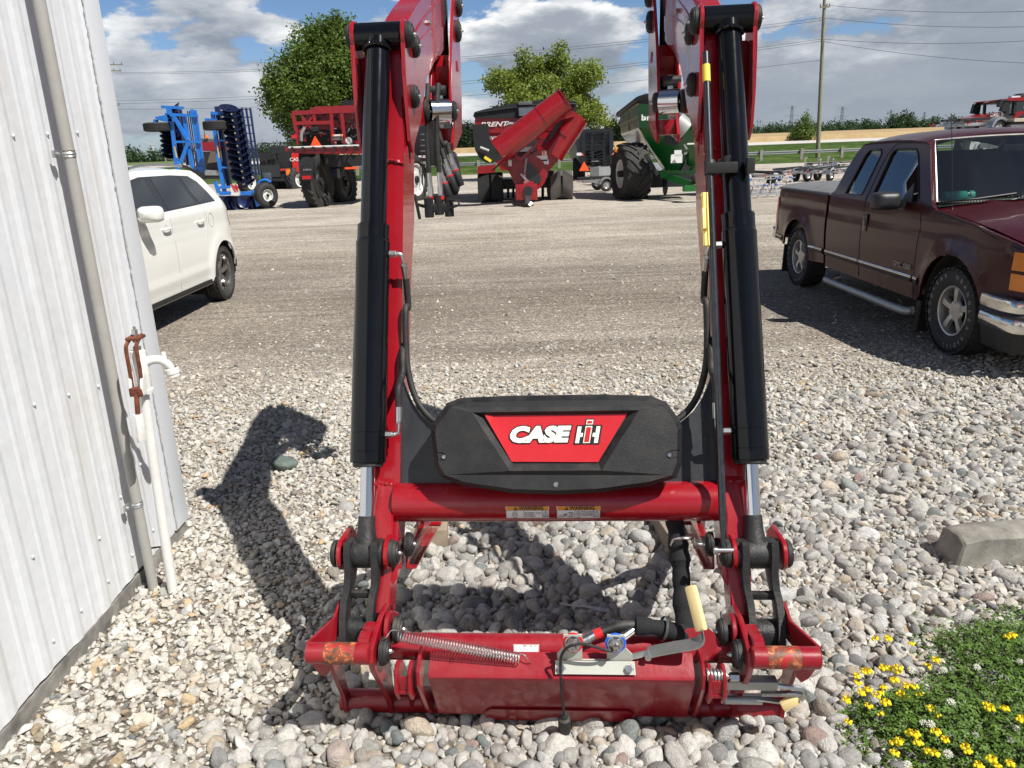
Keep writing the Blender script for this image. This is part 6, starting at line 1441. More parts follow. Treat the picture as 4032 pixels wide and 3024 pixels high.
L.part(MB().cyl(q(1040, 545, 39.2), q(1040, 505, 39.2), .10, .08, 10), 'beacon', mat('orange beacon', (.8, .2, .03), .3))
L.part(MB().cyl(q(1045, 540, 39.1), q(1045, 600, 39.1), .03, n=6).cyl(q(1013, 545, 39.1), q(1010, 430, 39.1), .015, n=5), 'mast', MDK)
L.part(MB().slab([q(1010, 960, 38.5), q(1150, 965, 38.5), q(1190, 1030, 38.5), q(1020, 1030, 38.5)], (0, .3, 0)), 'ladder_platform', STL)
wheel3(L, q(1585, 1125, 41), (.9, -.4, 0), .62, .5, .34, 'ag', WHM)
# ---- baler
q = zoomer(1000, 380, 3.16); root = thing('large_square_baler', 'black large square baler with red side shield between the harrow and the sprayer', 'baler', tuple(at(590, 405, 51).xy)+(0,)); L = Loc(root); Db = 50
L.part(MB().slab([q(60, 700, Db), q(480, 690, Db), q(500, 850, Db), q(470, 1060, Db), q(90, 1060, Db)], (0, 5, 0)), 'bale_chamber', MDK)
L.part(MB().slab([q(180, 620, Db+1), q(500, 620, Db+1), q(530, 690, Db+1), q(170, 690, Db+1)], (0, 3.5, 0)), 'hood', mat('black shield', (.02, .024, .026), .3, coat=.5))
L.part(MB().slab([q(90, 860, Db-.3), q(320, 845, Db-.3), q(330, 1000, Db-.3), q(100, 1005, Db-.3)], (0, .3, 0)), 'rear_panel', mat('black shield', (.02, .024, .026), .3, coat=.5))
for X0, Y0, X1, Y1, w in ((60, 700, 90, 590, .05), (90, 590, 520, 565, .05), (300, 690, 330, 560, .05), (60, 750, 320, 690, .08), (260, 740, 330, 960, .08), (150, 780, 170, 900, .08), (100, 1030, 480, 1035, .12), (360, 850, 460, 850, .06)): L.part(bm_(q(X0, Y0, Db-.2), q(X1, Y1, Db-.2), w), 'rail', MDK)
rp = L.part(MB().slab([q(465, 715, Db-.1), q(500, 688, Db-.1), q(640, 700, Db-.1), q(660, 760, Db-.1), q(640, 900, Db-.1), q(545, 945, Db-.1), q(485, 900, Db-.1)], (.2, 3.5, 0)), 'side_shield', mat('bright red shield', (.62, .015, .012), .3, coat=.5))
tx_ = text_mesh('CASE IH', .30, Matrix.Translation(q(552, 783, Db-.13)-L.o) @ frame((0, 0, 0), (1, 0, 0), (0, 0, 1)), WHT, 'lettering', rp, offset=.004)
L.part(MB().box(q(375, 910, Db-.35), (.45, .05, .12)), 'tail_light', RST); L.part(MB().box(q(425, 940, Db-.35), (.25, .05, .4)), 'indicator_lamp', mat('orange beacon', (.8, .2, .03), .3))
wheel3(L, q(548, 1040, Db+.3), (.8, -.55, 0), .85, .62, .42, 'ag', WHM, cnt=18); wheel3(L, q(255, 1080, Db+.3), (.8, -.55, 0), .80, .6, .42, 'ag', MDK, cnt=18)
# ---- self propelled sprayer
root = thing('crop_sprayer', 'red self propelled crop sprayer with folded booms and tall tyres, behind the left arm', 'sprayer', tuple(at(770, 435, 31).xy)+(0,)); L = Loc(root); Ds = 29.6
bars(L, [(480, 205, 960, 185, .14), (960, 185, 1400, 172, .14), (765, 150, 1400, 128, .13), (490, 210, 560, 600, .13), (600, 205, 640, 560, .07), (745, 195, 760, 330, .11), (965, 190, 985, 600, .12), (1090, 185, 1135, 590, .12), (510, 335, 960, 322, .12), (770, 145, 765, 200, .1), (600, 250, 720, 400, .08), (720, 260, 620, 420, .08), (560, 440, 640, 400, .1)], q, Ds, 'boom_rack', MRD)
bars(L, [(395, 660, 1400, 628, .14), (500, 690, 1400, 672, .10), (680, 700, 1400, 700, .08)], q, Ds-.4, 'boom', MRD)
L.part(MB().cyl(q(430, 637, Ds-.5), q(1400, 607, Ds-.5), .035, n=8), 'spray_line', mat('white pipe', (.6, .6, .58), .4))
rs = random.Random(3)
for i in range(7):
    X0 = 480+i*130; L.part(MB().box(q(X0, 655-i*1.7, Ds-.52), (.08, .1, .16)), 'nozzle', MDK)
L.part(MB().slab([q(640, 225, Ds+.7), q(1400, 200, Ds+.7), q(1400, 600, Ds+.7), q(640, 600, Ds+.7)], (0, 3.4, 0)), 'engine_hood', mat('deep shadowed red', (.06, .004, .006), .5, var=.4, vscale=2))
L.part(MB().slab([q(600, 420, Ds+.4), q(1400, 400, Ds+.4), q(1400, 640, Ds+.4), q(600, 640, Ds+.4)], (0, .5, 0)), 'pump_housing', MDK)
for i in range(46):
    X0 = rs.uniform(560, 1300); Y0 = rs.uniform(210, 600); a_ = rs.uniform(-1, 1)*120; b_ = rs.uniform(-1, 1)*90
    m_ = rs.choice((MRD, MRD, MDK, ZNC, MDK)); nm_ = 'boom_link' if m_ == MRD else ('hose' if m_ == MDK else 'fitting')
    if nm_ == 'hose': L.part(MB().tube(bez([q(X0, Y0, Ds+.2), q(X0+a_*.5, Y0+b_*.2+30, Ds+.05), q(X0+a_, Y0+b_, Ds+.2)], 5), .035, 6), nm_, m_)
    else: L.part(bm_(q(X0, Y0, Ds+.15), q(X0+a_*(.3 if m_ == ZNC else .8), Y0+b_*(.3 if m_ == ZNC else .8), Ds+.1), .06 if m_ == MRD else .03), nm_, m_)
L.part(MB().tube(bez([q(580, 560, Ds-.05), q(620, 480, Ds-.05), q(720, 455, Ds-.05), q(860, 462, Ds-.05)], 6), .06, 8), 'hose', MDK)
L.part(MB().tube(bez([q(590, 555, Ds-.1), q(590, 470, Ds-.1), q(630, 385, Ds-.05)], 6), .06, 8), 'hose', mat('grey hose', (.25, .25, .25), .5))
smv(L, q(765, 560, Ds-.25), .20)
sg = L.part(MB().cyl(q(1178, 550, Ds-.25), q(1178, 550, Ds-.22), .125, n=24), 'speed_sign', WHT)
L.part(MB().tube([q(1178, 550, Ds-.27)+Vector((.11*math.cos(t), 0, .11*math.sin(t))) for t in np.linspace(0, 2*PI, 21)[:-1]], .008, 5, closed=True), 'sign_ring', INK, sg)
text_mesh('35', .15, frame(q(1178, 548, Ds-.26)-L.o, (1, 0, 0), (0, 0, 1)), INK, 'sign_number', sg, offset=.002)
L.part(MB().box(q(1040, 515, Ds-.15), (.38, .04, .16)), 'plate', mat('dull grey panel', (.12, .12, .12), .5)); L.part(MB().box(q(1040, 482, Ds-.17), (.38, .04, .06)), 'lamp_bar', WHT)
for X0 in (988, 1090): L.part(MB().box(q(X0, 484, Ds-.19), (.07, .04, .07)), 'indicator_lamp', mat('orange beacon', (.8, .2, .03), .3))
L.part(MB().box(q(760, 408, Ds-.15), (.26, .2, .16), bev=.02), 'control_box', MDK)
L.part(MB().box(q(500, 495, Ds-.1), (.18, .1, .15)), 'tail_light', RST); L.part(MB().box(q(480, 455, Ds-.1), (.18, .1, .12)), 'work_lamp', MDK)
L.part(MB().box(q(1215, 890, Ds+.3), (.5, .05, .07)), 'reflector_strip', SMVM)
L.part(MB().slab([q(850, 730, Ds+.5), q(1400, 720, Ds+.5), q(1400, 860, Ds+.5), q(900, 880, Ds+.5)], (0, 4, 0)), 'chassis', MDK)
L.part(MB().box(q(975, 960, Ds+1.5), (.5, .5, .35)), 'fuel_tank', mat('dark blue tank', (.01, .015, .05), .4))
wr = wheel3(L, q(790, 1055, Ds+.5), (.97, -.22, 0), 1.03, .46, .62, 'ag', MDK, 36, .04, 26)
fd = MB(); rows = []
c = q(780, 1055, Ds+.5)
for t in np.linspace(1.2, 3.6, 12):
    rows.append([c+Vector((dx, 1.12*math.cos(t)*-1*-.0+0, 0))+Vector((0, -1.12*math.sin(t-1.2+.2)*.9, 1.12*math.cos(t-1.2-.25))) for dx in (-.36, -.30, .2, .24)])
fd.loft(rows); fo = L.part(fd, 'mudguard', mat('black shield', (.02, .024, .026), .3, coat=.5))
L.part(MB().slab([q(612, 760, Ds-.65), q(735, 760, Ds-.65), q(738, 1055, Ds-.65), q(600, 1055, Ds-.65)], (0, .04, 0)), 'mud_flap', MDK, fo)
L.part(MB().box(q(655, 1008, Ds-.68), (.32, .03, .12)), 'reflector', SMV2, fo)
text_mesh('CASE IH', .085, frame(q(662, 912, Ds-.68)-L.o, (1, 0, 0), (0, 0, 1)), mat('mid grey ink', (.28, .28, .28), .5), 'lettering', fo, offset=.002)
wheel3(L, q(1110, 1080, Ds+3.6), (.97, -.22, 0), 1.0, .44, .6, 'ag', MDK, 36, .04, 26)
wheel3(L, at(893, 388, 31.8), (.93, -.36, 0), .93, .42, .62, 'ag', WHM, 40, .04, 26)
wheel3(L, at(975, 375, 35.5), (.97, -.2, 0), .93, .42, .62, 'ag', MDK, 36, .04, 26)
L.part(MB().box(at(905, 345, 32.5), (1.3, .7, .12)), 'platform', MRD); L.part(MB().box(at(905, 352, 32.1), (1.0, .05, .09)), 'platform_edge', STL)
for k in range(6): L.part(MB().box(at(918, 290+k*12, 32), (.35, .04, .03)), 'ladder_rung', STL)
L.part(bm_(at(911, 285, 32), at(913, 400, 32), .04), 'ladder_rail', MDK); L.part(bm_(at(925, 285, 32), at(927, 400, 32), .04), 'ladder_rail', MDK)
L.part(MB().box(at(935, 300, 33.5), (1.5, 1.2, 1.3), bev=.1), 'product_tank', MDK)
L.part(MB().box(at(712, 240, 32), (1.2, 1.6, .22), bev=.06), 'air_intake', mat('faded red', (.22, .02, .025), .5))
L.part(MB().box(q(1175, 100, 32), (.45, .3, .30)), 'exhaust_box', MDK)
# ---- red grain cart
q = zoomer(1800, 340, 3.19); root = thing('grain_cart', 'red tracked grain cart with black tarpaulin and folded red auger', 'grain cart', tuple(at(1140, 437, 29).xy)+(0,)); L = Loc(root); Dc = 29
L.part(MB().slab([q(225, 392, Dc), q(1490, 392, Dc), q(1480, 560, Dc), q(225, 560, Dc)], (0, 5.2, 0)), 'body', MRD)
hop = MB(); A0 = [q(X_, Y_, Dc+.02) for X_, Y_ in ((232, 562), (1478, 562), (1150, 1060), (560, 1060))]; B0 = [p_+Vector((0, 4.2, 0)) for p_ in A0]; hop.slab(A0, (0, 4.6, 0)); L.part(hop, 'hopper', mat('shaded red paint', (.30, .008, .014), .4, var=.15))
L.part(MB().slab([q(405, 560, Dc-.05), q(640, 560, Dc-.05), q(640, 585, Dc-.05), q(405, 585, Dc-.05)], (0, .1, 0)), 'rail', MRD)
tp_ = MB(); xsT = [(200, 372), (218, 322), (330, 290), (600, 232), (850, 195), (1110, 168), (1300, 165), (1480, 183), (1495, 215), (1495, 395)]
tp_.slab([q(X_, Y_, Dc-.06) for X_, Y_ in xsT+[(220, 398)]], (0, 5.4, 0)); L.part(tp_, 'tarpaulin', TRP, sharp=.3)
L.part(MB().tube([q(220, 335, Dc-.10), q(700, 268, Dc-.10), q(1150, 215, Dc-.10), q(1490, 225, Dc-.10)], .03, 6), 'tarp_seam', TRP)
for X0, Y0 in ((865, 320), (865, 760)):
    L.part(MB().box(q(X0, Y0, Dc-.12), (.62 if Y0 < 500 else .80, .06, .36 if Y0 < 500 else .60), bev=.05), 'window_frame', MDK); L.part(MB().box(q(X0, Y0+(0 if Y0 < 500 else 30), Dc-.16), (.50, .03, .26 if Y0 < 500 else .16)), 'window', mat('milky window', (.13, .15, .17) if True else 0, .2, coat=.5))
L.part(MB().box(q(855, 213, Dc-.12), (.5, .08, .12), bev=.02), 'tarp_vent', mat('dull grey panel', (.12, .12, .12), .5))
text_mesh('BRENT', .22, frame(q(455, 478, Dc-.03)-L.o, (1, 0, 0), (0, 0, 1)), WHT, 'lettering', root, offset=.005, shear=.35, xs=1.45, extrude=.01)
L.part(MB().slab([q(605, 497, Dc-.02), q(640, 450, Dc-.02), q(780, 450, Dc-.02), q(900, 458, Dc-.02), q(780, 472, Dc-.02), q(650, 476, Dc-.02)], (0, .015, 0)), 'stripe', mat('silver decal', (.5, .5, .5), .3))
L.part(MB().slab([q(1190, 432, Dc-.02), q(1335, 432, Dc-.02), q(1325, 445, Dc-.02), q(1190, 445, Dc-.02)], (0, .015, 0)), 'stripe', mat('silver decal', (.5, .5, .5), .3))
text_mesh('AVALANCHE', .17, frame(q(560, 648, Dc-.03)-L.o, (1, 0, 0), (0, 0, 1)), WHT, 'lettering', root, offset=.004, shear=.3, xs=1.05, extrude=.01)
# lower auger housing and gearbox
DA = Dc-1.3
L.part(MB().slab([q(X_, Y_, DA) for X_, Y_ in ((1430, 285), (1605, 412), (1370, 760), (1240, 960), (1130, 1090), (1050, 1250), (880, 1270), (740, 1240), (640, 1060), (540, 990), (620, 930), (760, 880), (900, 870), (1060, 800), (1180, 740), (1330, 520), (1380, 400))], (0, 1.0, 0)), 'lower_auger', MRD)
L.part(MB().cyl(q(1500, 370, DA+.2), q(1180, 850, DA+.2), .46, n=24), 'auger_tube', MRD)
ua = MB(); ua.cyl(q(1355, 180, DA-.75), q(515, 820, DA-.75), .42, n=32); up_a = L.part(ua, 'upper_auger', MRD)
L.part(MB().cyl(q(1075, 393, DA-.75), q(1065, 401, DA-.75), .435, n=32), 'auger_collar', MRD, up_a); L.part(MB().cyl(q(1362, 176, DA-.75), q(1352, 184, DA-.75), .46, n=28), 'auger_flange', MRD, up_a)
sp_ = MB(); sp_.slab([q(X_, Y_, DA-1.15) for X_, Y_ in ((190, 485), (385, 466), (400, 600), (425, 700), (455, 735), (575, 905), (520, 940), (430, 962), (360, 958), (280, 900), (225, 800), (205, 680))], (0, .85, 0)); L.part(sp_, 'spout', mat('black rubber spout', (.010, .010, .011), .6, var=.2), sharp=.7)
L.part(MB().cyl(q(290, 765, DA-1.25), q(400, 808, DA-1.25), .045, n=8), 'spout_cylinder', ZNC); L.part(MB().box(q(385, 915, DA-1.2), (.26, .05, .09), Euler((0, .6, 0)).to_matrix()), 'lamp_bracket', YEL)
L.part(MB().cyl(q(905, 1095, DA-.05), q(905, 1095, DA+.3), .62, n=30), 'gearbox_housing', MRD)
L.part(MB().slab([q(X_, Y_, DA-.15) for X_, Y_ in ((880, 965), (920, 960), (1055, 1130), (1055, 1190), (1000, 1235), (930, 1240), (880, 1180))], (0, .2, 0)), 'drive_cover', mat('black shield', (.02, .024, .026), .3, coat=.5))
for X0, Y0, w_, h_, m_ in ((1060, 905, .42, .18, WHT), (1085, 950, .36, .16, WHT), (1095, 840, .16, .16, WHT), (1285, 690, .30, .16, WHT), (1310, 688, .12, .14, INK), (1475, 460, .11, .08, WHT), (665, 965, .12, .20, WHT), (1088, 838, .07, .14, ORG), (1192, 805, .12, .12, mat('silver decal', (.5, .5, .5), .3))): L.part(MB().box(q(X0, Y0, DA-.02-(.006 if m_ in (INK, ORG) else 0)), (w_, .012, h_)), 'decal', m_)
for X0, Y0, X1, Y1, w, m_ in ((1080, 655, 790, 930, .09, MRD), (1300, 445, 1160, 660, .10, MDK), (1350, 265, 1330, 410, .05, ZNC), (1300, 400, 1470, 350, .14, MRD), (1275, 230, 1410, 260, .1, MRD), (1290, 560, 1385, 620, .09, MRD), (920, 640, 1140, 685, .05, MDK), (720, 850, 800, 940, .07, MRD), (440, 1060, 640, 880, .05, MDK), (1180, 830, 1240, 880, .05, MRD), (860, 890, 850, 1260, .05, MDK), (870, 900, 845, 1130, .07, mat('grey hose', (.25, .25, .25), .5)), (800, 1100, 920, 1230, .08, STL)): L.part(bm_(q(X0, Y0, DA-.25), q(X1, Y1, DA-.25), w), 'linkage', m_)
L.part(MB().slab([q(255, 1005, Dc-.2), q(330, 1000, Dc-.2), q(480, 980, Dc-.2), q(480, 1080, Dc-.2), q(255, 1100, Dc-.2)], (0, .5, 0)), 'side_step', MRD)
L.part(MB().box(q(870, 1220, Dc+.8), (3.0, .5, .35)), 'axle', MDK)
for X0, X1, Y0, Y1, m_ in ((268, 572, 1085, 1450, AGT), (1168, 1452, 1058, 1425, AGT)):
    c0 = q(X0, Y1, Dc); c1 = q(X1, Y0, Dc); wd_ = c1.x-c0.x; ht = c1.z
    t_ = MB(); prf = [(0, .05), (.25, 0), (2.0, 0), (2.3, .25), (2.3, .45), (1.6, ht-.08), (1.2, ht), (.25, ht), (-.05, ht-.2), (-.18, ht*.5), (-.12, .2)]
    t_.prism([(Dc+a_, b_) for a_, b_ in prf], 'x', c0.x, c1.x, bev=.05)
    for i in range(11):
        zz = .12+i*(ht-.15)/10.5
        for sg_ in (-1, 1):
            xm = (c0.x+c1.x)/2; yy = Dc-.20+.13*(abs(i-5.0)/5.5)**2
            t_.beam((xm+sg_*.04, yy-.02, zz+.10), (xm+sg_*(wd_*.48), yy-.02, zz-.16), .07, .09, (0, -1, 0))
    L.part(t_, 'rubber_track', mat('sunlit tone track rubber', (.085, .08, .075), .8, var=.25) if X0 > 900 else AGT)  # sunlit paleness is painted into the right track's colour; the left stays dark
L.part(MB().box(q(870, 1325, 26.2), (.72, .5, .50), bev=.02), 'hitch_box', MRD); L.part(MB().cyl(q(890, 1315, 25.9), q(890, 1315, 26.1), .16, n=14), 'pto_shield', MDK)
L.part(bm_(q(885, 1350, 26.1), q(885, 1500, 25.6), .16), 'jack_stand', MDK); L.part(bm_(q(930, 1460, 25.6), q(900, 1500, 25.5), .08), 'jack_foot', STL)
L.part(bm_(q(890, 1330, 26.4), Vector((q(890, 1250, Dc).x, Dc, .8)), .35), 'drawbar', MRD); L.part(MB().tube(bez([q(930, 1245, 26.6), q(985, 1260, 26.4), q(1000, 1330, 26.2), q(990, 1390, 26)], 6), .03, 6), 'hose', MDK)
for X0 in (690, 1060, 625): L.part(MB().cyl(q(X0, 1330, 30.5), q(X0+30, 1330, 30.5), .22, n=12), 'idler_wheel', MDK)
# ---- manure spreader
q = zoomer(2200, 340, 3.19); root = thing('manure_spreader', 'dark grey manure spreader with vertical beaters between the two grain carts', 'spreader', tuple(at(1295, 392, 46).xy)+(0,)); L = Loc(root); Dp = 46
GRP = mat('grey spreader paint', (.10, .11, .11), .45, var=.15); DKB = mat('dark blue black paint', (.012, .014, .018), .4, coat=.2, var=.2)
L.part(MB().slab([q(250, 550, Dp+.3), q(300, 550, Dp+.3), q(300, 640, Dp+.3), q(320, 1000, Dp+.3), q(250, 900, Dp+.3), q(220, 750, Dp+.3), q(207, 740, Dp+.3), q(210, 690, Dp+.3)], (0, 6, 0)), 'side_wall', GRP)
L.part(MB().slab([q(300, 548, Dp+.8), q(665, 545, Dp+.8), q(665, 1000, Dp+.8), q(310, 1000, Dp+.8)], (0, 5.5, 0)), 'body', DKB)
L.part(MB().slab([q(665, 660, Dp+.5), q(695, 690, Dp+.5), q(690, 740, Dp+.5), q(665, 750, Dp+.5)], (0, 5, 0)), 'side_wall', GRP)
bars(L, [(300, 550, 320, 1060, .22), (655, 548, 662, 1060, .22), (300, 560, 660, 552, .18), (310, 1050, 660, 1050, .25)], q, Dp, 'frame', DKB)
for X0 in (415, 565):
    bt_ = L.part(MB().cyl(q(X0, 590, Dp+.3), q(X0+8, 1020, Dp+.3), .13, n=12), 'beater', mat('worn steel shaft', (.12, .12, .12), .4, metal=.5))
    for i in range(10):
        Y0 = 610+i*43; a_ = i*.9; L.part(MB().box(q(X0+4, Y0, Dp+.25), (.95*abs(math.cos(a_))+.35, .3, .05), Euler((0, .22*math.sin(a_), 0)).to_matrix()), 'beater_blade', DKB, bt_)
L.part(MB().cyl(q(455, 935, Dp), q(455, 945, Dp), .25, n=16), 'spinner', STL)
for X0, X1 in ((232, 318), (668, 740)):
    L.part(MB().slab([q(X0, 820 if X0 < 400 else 818, Dp-.1), q(X1, 818, Dp-.1), q(X1, 880, Dp-.1), q(X0, 880, Dp-.1)], (0, .05, 0)), 'lamp_board', MDK)
    for k in (0, 1): L.part(MB().cyl(q((242 if X0 < 400 else 700)+k*28, 852, Dp-.16), q((242 if X0 < 400 else 700)+k*28, 852, Dp-.1), .09, n=12), 'tail_light', WHT)
    smv(L, q(297 if X0 < 400 else 680, 855, Dp-.15), .08)
smv(L, q(320, 1010, Dp-.3), .30)
for X0 in (255, 610): wheel3(L, q(X0, 1065, Dp+2.5), (1, -.1, 0), .78, .75, .35, 'ag', DKB, 28, .03, 20)
# ---- green grain cart
root = thing('grain_cart', 'green grain cart with one huge lugged tyre standing behind the right loader arm', 'grain cart', tuple(at(1400, 432, 29).xy)+(0,)); L = Loc(root)
# box: the near corner edge is where the two faces meet
FL = [q(1003, 222, 27.5), q(1900, 180, 24.5), q(1900, 560, 24.5), q(1010, 520, 27.5)]
SGN = mat('silvery green side panel', (.045, .10, .07), .3, coat=.15, var=.3, vscale=1.5)
L.part(MB().slab([q(1003, 222, 27.5), q(1830, 215, 26.5), q(1830, 560, 26.5), q(1010, 520, 27.5)], (.15, .6, 0)), 'front_wall', MGR)
sd = L.part(MB().slab([q(768, 375, 32), q(1000, 228, 27.5), q(1003, 520, 27.5), q(780, 600, 32)], (.25, .05, 0)), 'side_wall', SGN)
for X0, Y0, X1, Y1 in ((888, 305, 888, 560), (770, 490, 1000, 385), (770, 372, 1000, 226)):
    da = 32-(X0-768)/235*4.5; db = 32-(X1-768)/235*4.5; L.part(bm_(q(X0, Y0, da-.05), q(X1, Y1, db-.05), .07), 'wall_rib', mat('yellow green edge', (.20, .22, .10), .4), sd)
L.part(MB().slab([q(780, 600, 32), q(1003, 520, 27.5), q(1165, 785, 28.6), q(1060, 790, 30), q(870, 738, 32)], (.2, .15, -.05)), 'chute', mat('reflective dark panel', (.10, .12, .09), .08, metal=.7, var=.6, vscale=2))
L.part(MB().slab([q(1005, 520, 27.6), q(1830, 540, 26.6), q(1830, 1040, 26.6), q(1640, 1120, 27), q(1390, 1105, 27.6), q(1165, 785, 28)], (.1, 1.2, 0)), 'hopper', MGR)
L.part(MB().tube([q(750, 355, 32), q(1000, 165, 27.5), q(1090, 135, 27.4), q(1600, 90, 26.8)], .11, 8), 'tarp_roll', TRP)
L.part(MB().slab([q(1010, 160, 27.5), q(1290, 75, 27), q(1600, 70, 26.6), q(1600, 215, 26.6), q(1010, 222, 27.5)], (.1, .5, 0)), 'tarpaulin', TRP)
text_mesh('brent', .27, frame(q(1180, 392, 27.25)-L.o, (1, -.04, 0), (0, 0, 1)), WHT, 'lettering', root, offset=.006, xs=1.3, extrude=.01)
L.part(MB().slab([q(1045, 425, 27.2), q(1085, 390, 27.2), q(1095, 425, 27.2)], (0, .02, 0)), 'decal', WHT)
L.part(MB().cyl(q(1380, 490, 26), q(1520, 500, 26), .32, n=18).cyl(q(1450, 450, 25.8), q(1580, 560, 25.8), .38, n=18), 'auger_spout', mat('pale spout', (.35, .36, .34), .4, metal=.3)); L.part(MB().slab([q(1440, 440, 25.9), q(1585, 400, 25.9), q(1560, 690, 25.9), q(1500, 740, 25.9), q(1365, 730, 25.9), q(1365, 620, 25.9)], (0, .5, 0)), 'auger_shroud', MDK)
for X0, Y0, w_, h_ in ((1497, 840, .24, .20), (1480, 908, .38, .28), (1680, 720, .35, .05)): L.part(MB().box(q(X0, Y0, 26.45), (w_, .02, h_)), 'decal', WHT)
for X0, Y0, X1, Y1, w, m_ in ((1090, 855, 1240, 1110, .12, MDK), (1600, 850, 1585, 1040, .06, MDK), (1540, 1020, 1620, 1060, .3, MDK), (1640, 820, 1700, 900, .03, MDK)): L.part(bm_(q(X0, Y0, 27), q(X1, Y1, 27), w), 'strut', m_)
for X0, Y0, X1, Y1 in ((1575, 730, 1610, 790), (1580, 850, 1610, 830)): L.part(bm_(q(X0, Y0, 26.2), q(X1, Y1, 26.2), .06), 'hose_end', ZNC)
L.part(MB().slab([q(1270, 1080, 27), q(1350, 1090, 27), q(1690, 1200, 25), q(1680, 1290, 25), q(1280, 1150, 27)], (.1, .4, 0)), 'drawbar', MGR); L.part(MB().slab([q(1230, 1060, 27.3), q(1790, 1060, 26), q(1790, 1100, 26), q(1230, 1100, 27.3)], (0, .3, 0)), 'frame_rail', MGR)
L.part(MB().box(q(1725, 1275, 25), (.8, .3, .2)), 'hitch', MGR); L.part(MB().cyl(q(1680, 1110, 25), q(1735, 1210, 25), .12, n=12), 'pto_shaft', MDK)
L.part(MB().box(q(1210, 1170, 29), (2.6, .6, .55)), 'axle', MDK); L.part(MB().cyl(q(1330, 1230, 27.5), q(1350, 1230, 27.5), .36, n=16), 'idler_wheel', MDK)
L.part(MB().box(q(785, 778, 28), (.36, .1, .10)), 'lamp_bracket', YEL); L.part(MB().cyl(q(735, 795, 28), q(735, 795, 27.95), .10, n=14), 'marker_lamp', mat('orange beacon', (.8, .2, .03), .3))
wheel3(L, q(905, 1095, 28.0), (-.985, -.17, 0), 1.0, .98, .48, 'ag', WHM, 36, .05, 17)
wheel3(L, q(905, 1095, 28.0)+Vector((3.4, .6, 0)), (-.985, -.17, 0), 1.0, .98, .48, 'ag', MGR, 30, .05, 17)

# ================================================================ trailers
def trailer(name, label, loc, rz, ln=3.2, group=None, box=False):
    t = thing(name, label, 'trailer', loc, rz, group)
    MB().beam((-.55, -1.0, .42), (-.55, 1.2, .42), .05, .08).beam((.55, -1.0, .42), (.55, 1.2, .42), .05, .08).beam((-.6, -.9, .42), (.6, -.9, .42), .05, .06).beam((-.6, 1.1, .42), (.6, 1.1, .42), .05, .06).beam((-.5, 1.1, .42), (0, 2.3, .42), .05, .08).beam((.5, 1.1, .42), (0, 2.3, .42), .05, .08).beam((0, 2.2, .42), (0, 2.9, .44), .06, .06).build('frame', GALV, t)
    for s in (-1, 1):
        w = tyre('wheel', t, (s*.78, 0, .27), (s, 0, 0), .27, .17, .14, 'plain', TYR, 20); MB().lathe([(.145, .06), (.12, .03), (.05, .04), (0, .06)], (s*.78, 0, .27), (s, 0, 0), 14).build('rim', GALV, w)
        m = MB(); m.loft([[Vector((s*.66, .33*math.cos(a), .27+.33*math.sin(a))), Vector((s*.90, .33*math.cos(a), .27+.33*math.sin(a))), Vector((s*.90, .26*math.cos(a), .27+.26*math.sin(a)))] for a in np.linspace(.15, PI-.15, 11)]); m.build('fender', GALV, t)
        if not box: MB().beam((s*.32, -1.0, .56), (s*.32, 1.0, .60), .12, .07, bev=.01).build('bunk', MDK, t)
        MB().box((s*.70, -1.0, .46), (.12, .04, .05)).build('tail_light', RST, t)
    MB().beam((0, 1.9, .45), (0, 1.95, .92), .06, .06).box((0, 1.9, .90), (.13, .12, .10), bev=.02).build('winch_post', GALV, t)
    if box: MB().box((0, 0, .66), (1.2, 1.9, .42)).build('bed', mat('pale aluminium sheet', (.42, .44, .45), .4, metal=.6, var=.1), t)
    return t
g_ = 'aluminium boat trailers parked on the gravel'
def place(px_, py_): p_ = pix(px_, py_); return (p_.x, p_.y, 0)
T0 = trailer('boat_trailer', 'aluminium boat trailer with silver fender and wheel, first to the right of the loader arm', place(1636, 402), .5, group=g_)
for (a, b), rz, lb in (((1712, 391), -1.0, 'aluminium boat trailer with round fender, behind the truck bed on its left'), ((1755, 392), -.8, 'aluminium boat trailer with dark bunks in the middle of the group behind the truck bed'), ((1800, 390), -.9, 'aluminium boat trailer nearest the truck cab behind the truck bed'), ((1775, 376), 2.3, 'aluminium boat trailer at the back of the group, its winch post up'), ((1815, 374), 2.4, 'aluminium boat trailer with winch post touching the outline of the truck cab')):
    c_ = copy_tree(T0); c_.location = place(a, b); c_.rotation_euler = (0, 0, rz); c_['label'] = lb
trailer('boat_trailer', 'silver aluminium trailer between the red grain cart and the huge green cart tyre', place(1300, 412), -1.45, group=g_)
trailer('utility_trailer', 'small boxed aluminium utility trailer in front of the manure spreader', place(1322, 398), -1.3, box=True)
trailer('utility_trailer', 'boxed aluminium utility trailer seen under the green grain cart', place(1420, 386), -1.4, box=True)
# folded frames lying beside the truck bed
for (a, b), sc, lb in (((1668, 418), 1.0, 'folded silver trailer frame lying on the gravel left of the truck bed'), ((1652, 428), .8, 'smaller silver jack frame lying nearest the truck tailgate')):
    t = thing('folded_trailer', lb, 'folded trailer', place(a, b), .4, None); m = MB()
    for k in range(5): m.beam((-1.1+k*.5*sc, 0, .05), (-.85+k*.5*sc, .3, .55*sc), .035, .035).beam((-1.1+k*.5*sc, .4, .05), (-1.2+k*.5*sc, .1, .55*sc), .03, .03)
    m.beam((-1.4, 0, .12), (1.5*sc, 0, .12), .05, .06).beam((-1.4, .45, .12), (1.5*sc, .45, .12), .05, .06).beam((-1.3, .2, .5*sc), (1.2*sc, .2, .5*sc), .03, .03); m.build('frame', GALV, t)
    for k in (0, 2, 3): MB().box((-1+k*.6*sc, 0, .52*sc), (.07, .07, .05)).build('coupler', mat('blue plastic', (.02, .12, .62), .35), t)
